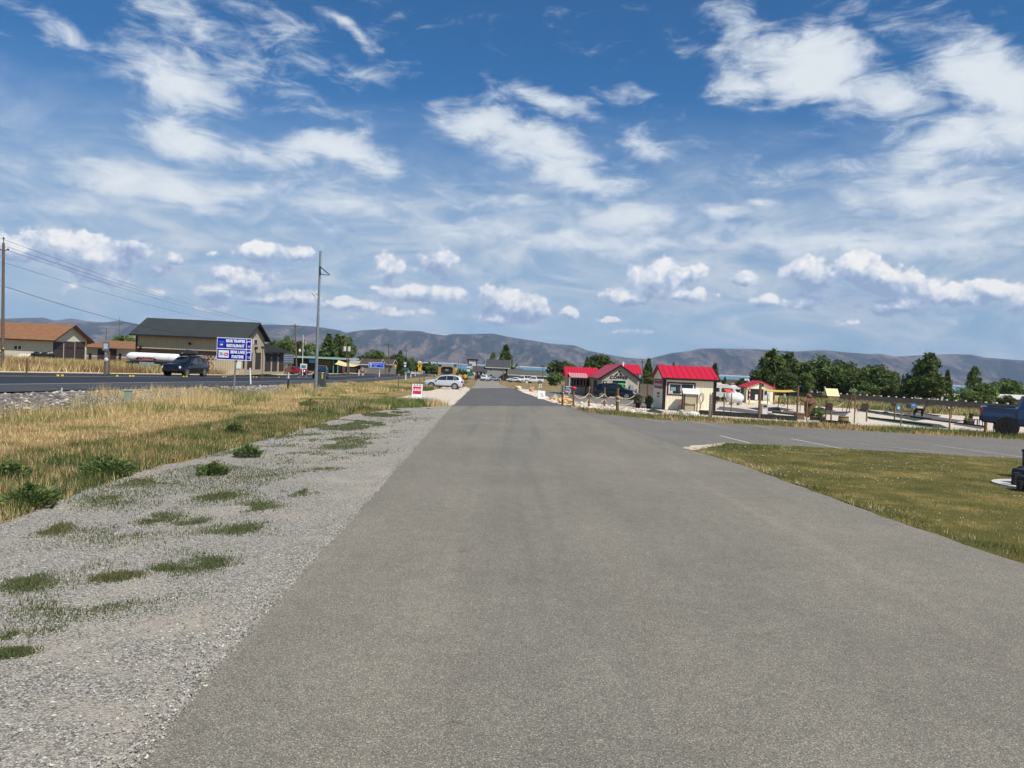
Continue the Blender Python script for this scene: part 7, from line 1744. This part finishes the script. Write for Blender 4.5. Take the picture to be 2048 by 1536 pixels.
# ---------------------------------------------------------------- trees
def crown_mesh(kind, n, seed):
    r = np.random.default_rng(seed); pts = []; C = []
    if kind in ('round', 'tall', 'loose', 'bush'):
        nb = {'round': 46, 'tall': 40, 'loose': 34, 'bush': 30}[kind]
        cs = []
        for i in range(nb):
            u = r.normal(size=3); u /= np.linalg.norm(u); u *= r.uniform(.35, 1) ** .6
            if kind == 'tall': p = np.array([u[0] * .36 * (1 - .35 * max(u[2], 0)), u[1] * .36, .55 + u[2] * .42])
            elif kind == 'round': p = np.array([u[0] * .46, u[1] * .46, .6 + u[2] * .34])
            elif kind == 'loose': p = np.array([u[0] * .46, u[1] * .44, .58 + u[2] * .38])
            else: p = np.array([u[0] * .46, u[1] * .46, .48 + u[2] * .44])
            cs.append(p)
        for c in cs:
            k = int(n / nb * r.uniform(.6, 1.4)); s = r.uniform(.08, .15) * (1.15 if kind in ('round', 'bush') else .9)
            u = r.normal(size=(k, 3)); u /= np.linalg.norm(u, axis=1)[:, None]; u *= (r.uniform(.5, 1.1, k))[:, None]
            p = c + u * s * np.array([1.25, 1.25, .85]); p[:, 2] = np.maximum(p[:, 2], .06)
            tone = r.uniform(.7, 1.35)
            pts.append(p); C.append(np.full(k, tone))
    elif kind == 'spruce':
        for lv in range(30):
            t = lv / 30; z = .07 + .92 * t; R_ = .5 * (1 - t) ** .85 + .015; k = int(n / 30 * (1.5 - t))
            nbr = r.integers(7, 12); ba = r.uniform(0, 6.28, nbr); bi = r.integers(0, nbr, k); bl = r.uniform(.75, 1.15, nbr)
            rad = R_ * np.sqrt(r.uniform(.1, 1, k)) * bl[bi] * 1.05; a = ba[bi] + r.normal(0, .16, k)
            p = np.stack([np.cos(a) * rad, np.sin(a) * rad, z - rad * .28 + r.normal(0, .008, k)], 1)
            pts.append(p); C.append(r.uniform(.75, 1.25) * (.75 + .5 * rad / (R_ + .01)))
    elif kind == 'poplar':
        for lv in range(30):
            t = lv / 30; z = .06 + .92 * t; R_ = .5 * (math.sin(math.pi * (t * .9 + .08)) ** .6); k = int(n / 30)
            a0 = r.uniform(0, 6.28, 6); a = a0[r.integers(0, 6, k)] + r.normal(0, .35, k); rad = R_ * np.sqrt(r.uniform(.1, 1, k))
            p = np.stack([np.cos(a) * rad, np.sin(a) * rad, z + r.normal(0, .03, k)], 1); pts.append(p); C.append(r.uniform(.7, 1.3, 1) * np.ones(k))
    P = np.concatenate(pts); C = np.concatenate(C); m = len(P)
    return P, C
TREE = {}
GRN = np.array([.10, .145, .04])
def tree_proto(kind, i):
    key = (kind, i)
    if key in TREE: return TREE[key]
    n = {'round': 5200, 'tall': 4200, 'loose': 2600, 'bush': 2600, 'spruce': 4600, 'poplar': 3400}[kind]
    P, C = crown_mesh(kind, n, 100 + i * 7 + len(kind)); m = len(P)
    s = .036 if kind != 'spruce' else .034
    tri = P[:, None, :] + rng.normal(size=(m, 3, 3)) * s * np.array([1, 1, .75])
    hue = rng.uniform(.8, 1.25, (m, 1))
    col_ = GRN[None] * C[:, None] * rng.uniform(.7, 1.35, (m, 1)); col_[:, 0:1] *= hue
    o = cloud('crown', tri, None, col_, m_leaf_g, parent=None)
    me = o.data; bpy.data.objects.remove(o)
    tb = MB(); top = .9 if kind == 'spruce' else .7
    rr = random.Random(i); pr = [(0, 0, -.02)]
    for j in range(1, 5): pr.append((rr.uniform(-.02, .02), rr.uniform(-.02, .02), top * j / 4))
    for j in range(4): tb.tube(pr[j], pr[j + 1], .03 * (1 - j / 4) + .006, .03 * (1 - (j + 1) / 4) + .004, 7)
    if kind != 'spruce':
        for j in range(7):
            z0 = rr.uniform(.22, .5); a = rr.uniform(0, 6.28); l = rr.uniform(.15, .32)
            tb.tube((0, 0, z0), (l * math.cos(a), l * math.sin(a), z0 + rr.uniform(.12, .3)), .013, .004, 5)
    o = tb.build('trunk', m_bark); tm = o.data; bpy.data.objects.remove(o)
    TREE[key] = (me, tm); return TREE[key]
def tree(kind, i, label, px, pyt, wpx, Y, mat, grp=None, name=None, dx=0, flat=1.0):
    me, tm = tree_proto(kind, i)
    b = gt(px, Y); h = W(px, pyt, Y).z - b.z; w = wpx * Y / F
    T = thing(name or {'spruce': 'spruce_tree', 'poplar': 'poplar_tree', 'bush': 'bush'}.get(kind, 'leafy_tree'), label, 'bush' if kind == 'bush' else 'tree', b, rng.uniform(0, 6), grp)
    sxy = w / (.96 if kind not in ('tall',) else .78)
    for nm, dd in (('crown', me), ('trunk', tm)):
        o = bpy.data.objects.new(nm, dd); col.objects.link(o); o.parent = T
        o.scale = (sxy, sxy, h) if nm == 'crown' else (min(sxy, h), min(sxy, h), h)
        if nm == 'crown': o.material_slots[0].link = 'OBJECT'; o.material_slots[0].material = mat
    return T
D_, G_, Y_, O_ = m_leaf_d, m_leaf_g, m_leaf_y, m_leaf_o
tl = [('bush', 0, 'dark shrub top peeping over the low brown garage roof', 173, 668, 22, 160, D_), ('round', 1, 'yellow green tree behind the low brown garage', 246, 667, 50, 165, Y_),
 ('round', 0, 'dark green tree just right of the tall barn', 548, 679, 34, 240, D_), ('round', 2, 'green tree behind the low annex', 568, 674, 38, 235, G_), ('round', 1, 'broad green tree left of the flagpole', 590, 678, 40, 245, D_), ('loose', 0, 'lighter tree behind the flagpole', 618, 683, 42, 240, Y_),
 ('spruce', 0, 'tall dark spruce right of the camera pole', 654, 666, 54, 215, D_), ('tall', 0, 'tall green tree next to the dark spruce', 680, 668, 44, 220, G_), ('round', 2, 'green tree whose right side meets the transformer pole', 693, 676, 28, 222, G_),
 ('round', 0, 'low dark tree between the cream sail and the brown roofed houses', 722, 709, 20, 250, D_), ('round', 1, 'large olive tree over the brown roofed houses', 745, 698, 40, 235, G_), ('round', 2, 'yellow green round tree right of the olive tree', 763, 705, 22, 240, Y_),
 ('spruce', 1, 'dark pointed tree right of the brown roofed houses', 798, 699, 30, 225, D_), ('round', 0, 'dark bushy tree right of the brown roofed houses', 788, 707, 28, 222, D_), ('round', 2, 'dark round tree across the highway bend', 806, 714, 24, 228, D_), ('loose', 1, 'olive tree at the highway bend', 820, 714, 22, 230, O_), 
 ('round', 1, 'dark tree behind the stacked yellow signs', 831, 723, 14, 235, D_), ('round', 0, 'dark tree right of the stacked yellow signs', 853, 725, 20, 232, D_), ('round', 2, 'green tree just left of the timber arch', 868, 728, 24, 225, G_), ('bush', 1, 'dark bushes between the timber arch and tower sign', 924, 741, 22, 240, D_),
 ('spruce', 1, 'large dark conifer behind the grey lodge', 1008.5, 688, 52, 270, D_), ('poplar', 0, 'slim green tree left of the large conifer', 984.5, 706, 18, 275, O_), ('bush', 0, 'round dark bush above the motel roof', 1074, 740, 16, 300, D_),
 ('round', 1, 'broad round green tree right of the motel', 1120, 719, 56, 215, G_), ('bush', 2, 'brownish olive shrub in front of the round green tree', 1112, 742, 34, 175, O_), ('spruce', 0, 'small dark spruce left of the big tree over the coffee hut', 1172, 713, 28, 200, D_), ('round', 0, 'big dark green tree over the coffee hut roof', 1198, 706, 46, 205, D_), ('bush', 1, 'dark purple brown shrub left of the small spruce', 1165, 730, 16, 190, D_), ('round', 2, 'green tree partly behind the coffee hut ridge', 1212, 714, 30, 210, G_),
 ('spruce', 0, 'blue green spruce between the coffee hut and the kiosk', 1295, 716, 40, 140, D_), ('spruce', 1, 'dark spruce tip above the kiosk ridge', 1345, 724, 20, 200, D_), ('spruce', 1, 'dark spruce right behind the kiosk', 1428, 725, 36, 150, D_), ('bush', 0, 'green bush at the right end of the kiosk', 1434, 752, 16, 140, G_),
 ('bush', 1, 'dark round bush left of the golf hut', 1483, 754, 26, 190, D_), ('bush', 2, 'low dark bush before the brown roofed far house', 1464, 764, 40, 200, D_), ('poplar', 0, 'tiny dark pointed tree by the lake shore', 1449, 754, 8, 260, D_),
 ('tall', 0, 'tallest tree left of the right hand grove', 1540, 697, 52, 200, G_), ('tall', 1, 'second tall tree of the grove', 1574, 702, 44, 205, G_), ('round', 0, 'low dense tree under the two tall ones', 1525, 735, 52, 195, D_), ('round', 1, 'low dark tree behind the yellow sail', 1565, 740, 56, 190, D_),
 ('round', 2, 'wide tree left of the cream tent', 1628, 713, 78, 205, G_), ('round', 0, 'dark wide tree behind the wooden pole', 1650, 722, 60, 212, D_), ('loose', 0, 'open light green tree between trunks over the bear', 1610, 742, 38, 195, O_), ('round', 1, 'green tree above the cream tent', 1672, 717, 56, 215, G_), ('round', 2, 'dark green tree right of the cream tent', 1702, 727, 60, 210, G_), ('round', 0, 'very dark low tree behind the timber tower', 1690, 745, 66, 200, D_),
 ('round', 1, 'round topped green tree of the grove', 1742, 727, 62, 208, G_), ('round', 2, 'dark green tree at the right end of the grove', 1768, 733, 50, 204, G_), ('bush', 0, 'olive bush over the blue silver trailer', 1738, 764, 44, 190, O_), ('round', 0, 'dark low tree behind the blue silver trailer', 1766, 755, 50, 198, D_), ('bush', 1, 'olive bush behind the wall left of the white caravan', 1790, 758, 34, 192, O_),
 ('spruce', 1, 'small dark spruce right of the grove', 1791, 744, 13, 235, D_), ('spruce', 0, 'second small spruce right of the grove', 1804, 748, 14, 238, D_), ('tall', 1, 'tall pointed leafy tree with silvery leaves', 1856, 703, 50, 190, G_), ('round', 1, 'wide dark base tree under the pointed leafy tree', 1850, 745, 68, 188, D_), ('round', 2, 'green tree left of the pointed leafy tree', 1828, 740, 36, 192, G_),
 ('spruce', 0, 'dark blue spruce right of the pointed leafy tree', 1893, 739, 36, 190, D_), ('bush', 2, 'yellow green bush over the motorhome', 1925, 770, 36, 178, Y_), ('poplar', 0, 'bushy poplar right of the dark spruce', 1947, 735, 29, 200, G_), ('round', 0, 'dark brown green tree behind the wall', 1968, 764, 50, 185, O_), ('round', 1, 'very round olive tree against the mountain', 2008, 755, 58, 215, O_), ('round', 2, 'dark low tree at the far right edge', 2046, 774, 34, 220, D_), ('bush', 1, 'dark brown bush behind the pickup cab', 2015, 788, 34, 165, D_), ('bush', 0, 'olive bush behind the wall left of the pickup', 1958, 780, 50, 170, O_)]
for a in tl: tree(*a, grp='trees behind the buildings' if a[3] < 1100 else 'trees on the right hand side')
b = gt(2015, 163); 

# distant trees along the near lake shore, too many and far to tell apart
n = 5200
X = rng.uniform(-700, 1100, n); Yv = rng.uniform(420, 1150, n)
keep = vnoise(X, Yv, 60, 5) > .52
X, Yv = X[keep], Yv[keep]; n = len(X)
Z = hzv(X, Yv); base = np.stack([X, Yv, Z], 1); hgt_ = rng.uniform(3, 7, n)
PPs = []; CC = []
for k in range(7):
    c = base + np.stack([rng.normal(0, 1.2, n), rng.normal(0, 1.2, n), hgt_ * rng.uniform(.25, .9, n)], 1)
    PPs.append(c[:, None, :] + rng.normal(size=(n, 3, 3)) * 1.1); CC.append(GRN[None] * rng.uniform(.5, 1.3, (n, 1)))
cloud('distant_trees', np.concatenate(PPs), None, np.concatenate(CC), m_leaf_d, label='scattered far trees between the town and the lake', cat='trees')

# ---------------------------------------------------------------- grass and weeds
m_grass = Mattr('grass_blades', .85, .3, .1)
DRY = [(.72, .52, .23), (.84, .64, .32), (.58, .42, .18), (.90, .72, .42), (.42, .32, .13)]
GRNB = [(.17, .22, .06), (.12, .17, .05), (.24, .26, .09), (.30, .30, .12)]
DKG = [(.07, .115, .035), (.10, .145, .045), (.05, .08, .028), (.13, .17, .055)]
REDD = [(.30, .16, .09), (.36, .22, .12), (.26, .18, .08)]
def field(name, label, polys, cat='grass', mat=None):
    """polys: (polygon, count, height range, width, colour sets, weights, patch scale)"""
    PS, CS = [], []
    for poly, cnt, (h0, h1), wd, sets, wts, ps, seed in polys:
        X, Y = scatter(poly, cnt); n = len(X)
        if not n: continue
        v = vnoise(X, Y, ps, seed) * .75 + vnoise(X, Y, ps / 3, seed + 1) * .25 + rng.normal(0, .06, n)
        edges = np.cumsum(wts) / np.sum(wts); q = np.clip((v - .2) / .6, 0, .999)
        idx = np.searchsorted(edges, q); C = np.zeros((n, 3))
        for i, s_ in enumerate(sets):
            k = idx == i; C[k] = mixcol(int(k.sum()), s_, None, .25)
        H = rng.uniform(h0, h1, n) * (.65 + .7 * vnoise(X, Y, ps * .6, seed + 9)); far = np.clip(Y / 25, .8, 4)
        PS.append(blades(X, Y, H, wd * far * rng.uniform(.6, 1.3, n), .75)); CS.append(C)
    return cloud(name, np.concatenate(PS), None, np.concatenate(CS), mat or m_grass, label=label, cat=cat)
def sp(*a): return [S2(s, y) for s, y in a]
tall = sp((-13.6, 5), (-13.6, 24), (-14.9, 29), (-14.9, 40), (-13.4, 44), (-13.4, 50), (-14.7, 55), (-14.7, 80), (-14.4, 115), (-9.0, 115), (-10, 60), (-10.4, 30), (-10.8, 5))
gle = GP((905, 812), (790, 818), (700, 830), (640, 848), (560, 872), (500, 888), (430, 908), (330, 930), (230, 962), (120, 1003), (0, 1050))
mid = sp((-11, 5), (-10.5, 30), (-9.4, 60), (-9, 72)) + gle[1:] + [(gle[-1][0] - 2, gle[-1][1] - 2)]
edge = [(x, y) for x, y in gle[1:]] + [(x - (2.7 if y < 24 else 1.7), y + 1.1) for x, y in gle[1:][::-1]]
field('tall_dry_grass', 'tall straw coloured roadside grass with green streaks between highway and gravel', [(tall, 110000, (.12, .40), .013, [DRY, GRNB, DRY], [.45, .28, .27], 3.0, 31)])
field('short_dry_grass', 'short yellow dry grass beside the gravel shoulder', [(mid, 130000, (.04, .14), .013, [DRY, REDD, DRY, GRNB], [.4, .12, .28, .2], 2.5, 41)])
field('green_weeds', 'dark green weeds along the edge of the gravel', [(edge, 150000, (.03, .17), .015, [DKG, GRNB, DRY, REDD, DKG, GRNB], [.36, .14, .08, .10, .16, .16], 0.7, 51)])
fm = GP((640, 848), (700, 829), (800, 817), (900, 812), (850, 806), (760, 800), (690, 806), (640, 815), (600, 830))
field('far_weeds', 'green and tan weeds around the A-frame sign', [(fm, 22000, (.1, .4), .02, [GRNB, DKG, DRY], [.4, .35, .25], 2.0, 61), (sp((-12.5, 60), (-12.5, 120), (-5.5, 125), (-5.5, 82)), 26000, (.15, .5), .016, [DRY, GRNB, DKG], [.4, .3, .3], 4.0, 62),
   (sp((-2.4, 108), (-5, 108), (-12, 150), (-12, 260), (-3.5, 260)), 16000, (.15, .4), .02, [GRNB, DKG, DRY], [.4, .3, .3], 6, 63)])
field('far_side_grass', 'tall brown and green grass on the far side of the highway', [(sp((-32.5, 30), (-32.5, 150), (-44, 150), (-60, 120), (-66, 40)), 90000, (.4, .85), .02, [REDD, DRY, GRNB, DRY], [.3, .25, .2, .25], 6, 71)])
field('centre_field_grass', 'brown and golden field grass right of the far path', [(GP((1000, 769), (1035, 778), (1060, 783), (1125, 783), (1134, 765), (1095, 764), (1010, 761)), 30000, (.3, .7), .02, [REDD, DRY, GRNB], [.35, .4, .25], 5, 81),
   (GP((1280, 792), (1320, 796), (1320, 786), (1280, 784)), 4000, (.4, .9), .02, [DRY, GRNB], [.6, .4], 4, 82)])
vgp = GP((1130, 811.5), (1180, 826), (1290, 838), (1500, 850), (1800, 866.5), (2048, 880), (2200, 889), (2200, 878), (2048, 870), (1800, 857), (1500, 841.5), (1290, 829.5), (1180, 819.5))
field('car_park_edge_grass', 'strip of green and dry grass between car park and golf gravel', [(vgp, 42000, (.08, .28), .02, [GRNB, DKG, DRY, REDD], [.35, .25, .25, .15], 2, 91)])
field('back_grass', 'grass and weeds in front of the boundary wall', [([(40, 112), (66, 100), (88, 100), (88, 140), (78, 184), (60, 190), (30, 130)], 46000, (.3, .9), .02, [GRNB, DRY, DKG], [.4, .3, .3], 6, 95), ([(84, 66), (60, 62), (66, 100), (90, 100)], 12000, (.2, .6), .02, [DKG, GRNB, DRY], [.4, .4, .2], 5, 96)])
# weeds growing through the gravel
wp = [(250, 1065, 95, 22), (440, 1085, 75, 28), (50, 1170, 45, 14), (180, 1212, 125, 20), (200, 1262, 85, 20), (110, 1140, 55, 11), (110, 1060, 26, 9), (310, 1040, 38, 8), (430, 940, 42, 12), (500, 905, 34, 14), (510, 1017, 36, 8), (440, 994, 32, 6), (328, 1145, 32, 10), (236, 1156, 34, 6), (600, 984, 28, 7), (45, 1270, 35, 9), (410, 1130, 40, 11), (285, 1118, 20, 5),
      (790, 832, 60, 9), (760, 845, 70, 8), (700, 858, 60, 7), (640, 880, 70, 6), (680, 895, 60, 6), (600, 905, 50, 5), (740, 868, 55, 5), (620, 920, 80, 7), (560, 895, 40, 6), (820, 842, 40, 5), (560, 935, 60, 6), (700, 912, 70, 5), (520, 955, 45, 5), (640, 940, 50, 4), (720, 880, 40, 4), (590, 870, 40, 7), (230, 1000, 50, 9), (300, 965, 60, 8), (20, 1310, 30, 6), (480, 1060, 50, 8), (380, 1050, 40, 7)]
GWD = [(.15, .17, .07), (.11, .13, .055), (.19, .19, .09), (.13, .17, .065), (.08, .11, .045)]
PS, CS = [], []
for cx, cy, rx, ry in wp:
    cnt = int(2600 if cy > 960 else 900)
    ux = cx + rng.normal(0, rx * .75, cnt); uy = cy + rng.normal(0, ry * .7, cnt) - (ux - cx) * .1
    g_ = [G(x, y) for x, y in zip(ux, uy)]; X = np.array([p.x for p in g_]); Y = np.array([p.y for p in g_])
    k = fbm(X, Y * .6, .45, 4, int(cx)) > .5 + rng.normal(0, .03, len(X)); X, Y = X[k], Y[k]
    PS.append(blades(X, Y, rng.uniform(.008, .032, len(X)), .013 * np.clip(Y / 8, .8, 3), 1.2, .006)); CS.append(mixcol(len(X), GWD if random.random() < .85 else GWD + REDD[2:], None, .3))
n = 420000; X = rng.uniform(-9, 0, n); Y = rng.uniform(3, 62, n); sv_ = X + TL * Y
fld = fbm(X * 1.0, Y * .5, .9, 4, 77); bandw = np.exp(-((sv_ + 4.3) / 1.5) ** 2) * .10 + np.clip((Y - 14) / 30, 0, 1) * .05 - np.clip((sv_ + 2.9) / 1.0, 0, 1) * .3
k = inpoly(X, Y, gl) & (fld + bandw > .655 + rng.normal(0, .012, n)); X, Y = X[k], Y[k]; print('weeds', len(X))
PS.append(blades(X, Y, rng.uniform(.01, .04, len(X)), .012 * np.clip(Y / 8, .8, 3), 1.2, .006)); CS.append(mixcol(len(X), GWD, None, .3))
cloud('gravel_weeds', np.concatenate(PS), None, np.concatenate(CS), m_grass, label='low creeping weeds growing through the grey gravel', cat='weeds')
# individual leafy weed plants
def weed(label, px, py, w, h):
    b = G(px, py); k = b.y / F; T = thing('weed_plant', label, 'plant', b, rng.uniform(0, 6), 'leafy weed plants at the gravel edge')
    n = 900; a = rng.uniform(0, 6.28, n); t = rng.uniform(.0, 1, n) ** .8; R_ = w * k / 2
    tip = np.stack([np.cos(a) * R_ * t, np.sin(a) * R_ * t, h * k * (1 - t * .55) * rng.uniform(.3, 1, n)], 1)
    tri = tip[:, None, :] + rng.normal(size=(n, 3, 3)) * .015; tri[:, 0, :2] *= 1.25; tri[:, 0, 2] += .03; cloud('leaves', tri, None, mixcol(n, DKG + GRNB[:1], None, .35), m_leaf_g, parent=T)
    st = MB()
    for i in range(7): aa = random.uniform(0, 6.28); st.tube((0, 0, 0), (math.cos(aa) * R_ * .6, math.sin(aa) * R_ * .6, h * k * .7), .008, .004, 4)
    st.build('stems', m_leaf_o if False else M('stem_green', S(96, 110, 60, .8)), T)
for l, px, py, w, h in (('largest dark green weed plant at the gravel edge', 215, 953, 90, 44), ('bushy weed plant left of the largest one', 60, 1015, 100, 50), ('round weed plant alone on the gravel', 425, 950, 55, 24), ('weed plant near the bend of the gravel edge', 495, 915, 50, 26), ('tall weed in front of the dry grass, middle of the verge', 468, 872, 36, 30), ('small weed plant at the left edge', 20, 960, 60, 40), ('weed clump near the camera pole', 620, 815, 40, 18), ('weed at the foot of the A-frame sign', 838, 808, 26, 12), ('green weeds left of the A-frame sign', 800, 812, 30, 14), ('green shrub weed against the silver suv front', 850, 783, 22, 14)):
    weed(l, px, py, w, h)
# lawn
lw = [p for p in lawn]
field('lawn_grass', 'short patchy lawn with clover in front of the car park', [(lw, 260000, (.02, .055), .010, [GRNB, DRY, DKG, GRNB, DRY], [.24, .16, .2, .28, .12], .8, 101)])
le = [(x, y) for x, y in right_pts] ; le2 = le + [(x + .35, y + .25) for x, y in le[::-1]]
field('lawn_edge_grass', 'ragged taller grass at the lawn edge by the path', [(le2, 9000, (.03, .10), .012, [DRY, GRNB, DKG], [.35, .4, .25], .8, 111), (GP((1392, 898), (1450, 889), (1560, 893), (1560, 899), (1450, 905)), 5000, (.03, .10), .016, [GRNB, DKG, GRNB], [.4, .3, .3], .6, 112)])
X, Y = scatter(lw, 9000); k = (vnoise(X, Y, 1.1, 121) * .6 + vnoise(X, Y, .4, 122) * .4) > .6; X, Y = X[k], Y[k]; n = len(X)
cl = np.stack([X, Y, hzv(X, Y) + .055], 1)
tri = np.concatenate([cl[:, None, :] + rng.normal(size=(n, 3, 3)) * .007 for _ in range(4)]); cloud('clover_flowers', tri, None, np.tile([[.8, .78, .62]], (4 * n, 1)), m_grass, label='tiny white clover flowers dotted over the lawn', cat='flowers')
# loose stones
def stones(name, label, poly, cnt, r0, r1, cols, mat, yk=False):
    X, Y = scatter(poly, cnt); n = len(X); Z = hzv(X, Y)
    r = rng.uniform(r0, r1, n)
    O = np.array([[1, 0, 0], [0, 1, 0], [-1, 0, 0], [0, -1, 0], [0, 0, .8], [0, 0, -.8]], float)
    Fc = [(0, 1, 4), (1, 2, 4), (2, 3, 4), (3, 0, 4), (1, 0, 5), (2, 1, 5), (3, 2, 5), (0, 3, 5)]
    a = rng.uniform(0, 6.28, n); V = O[None] * rng.uniform(.55, 1.3, (n, 6, 1)) * np.stack([rng.uniform(.8, 1.4, n), rng.uniform(.6, 1, n), rng.uniform(.4, .75, n)], 1)[:, None, :]
    ca, sa = np.cos(a)[:, None], np.sin(a)[:, None]; x = V[..., 0] * ca - V[..., 1] * sa; y = V[..., 0] * sa + V[..., 1] * ca
    V = np.stack([x, y, V[..., 2]], -1) * r[:, None, None] + np.stack([X, Y, Z + r * .25 + .005], 1)[:, None, :]
    tri = np.concatenate([V[:, f, :] for f in Fc]); C = np.tile(mixcol(n, cols, None, .2), (8, 1))
    cloud(name, tri, None, C, mat, label=label, cat='stones')
m_st = Mattr('loose_stone', .9, 0, .2)
GST = [(.15, .145, .13), (.25, .24, .215), (.36, .345, .31), (.50, .48, .43), (.21, .205, .195), (.34, .30, .25)]
nearg = [(p[0], p[1]) for p in GP((700, 1043), (600, 1152), (455, 1310), (270, 1536))]
ng = nearg + [(-3.6, 2.2), (-9, 6.5), (-9.5, 12), (-3, 12)]
stones('loose_gravel', 'loose grey gravel stones beside the path', ng, 90000, .004, .011, GST, m_st)
stones('embankment_stones', 'pale broken stones on the highway embankment', sp((-15.3, 10), (-15.3, 80), (-13.2, 80), (-13.2, 10)), 8000, .04, .10, [(.36, .33, .29), (.26, .24, .21), (.46, .42, .37), (.18, .17, .15)], m_st)
X = []; Y = []
for i in range(5200):
    t = rng.uniform(0, 1) ** 1.6; q = np.interp(t * 30 + 2.6, [p[1] for p in left_edge[::-1]], [p[0] for p in left_edge[::-1]]) if True else 0
    X.append(q + .03 - rng.exponential(.12)); Y.append(t * 30 + 2.6)
X = np.array(X); Y = np.array(Y); n = len(X); c_ = np.stack([X, Y, hzv(X, Y) + .017], 1)
tri = np.concatenate([c_[:, None, :] + rng.normal(size=(n, 3, 3)) * .005 for _ in range(3)]); cloud('edge_grit', tri, None, np.tile(mixcol(n, [(.3, .28, .25), (.4, .38, .34), (.52, .5, .45)], None, .3), (3, 1)), m_st, label='grit and pebbles spilled over the path edge', cat='stones')
stones('pale_verge_stones', 'cream stones scattered left of the A-frame sign', GP((700, 812), (830, 812), (838, 788), (780, 800), (700, 806)), 2600, .04, .10, [(.7, .6, .48), (.8, .72, .6), (.6, .46, .36)], m_st)
stones('pale_border_stones', 'cream and pink stones bordering the coffee hut car park', GP((1035, 779), (1058, 789), (1098, 803), (1140, 813), (1190, 819), (1290, 828), (1300, 818), (1180, 807), (1100, 796), (1076, 787)), 5200, .04, .11, [(.76, .66, .54), (.84, .76, .64), (.68, .52, .44)], m_st)
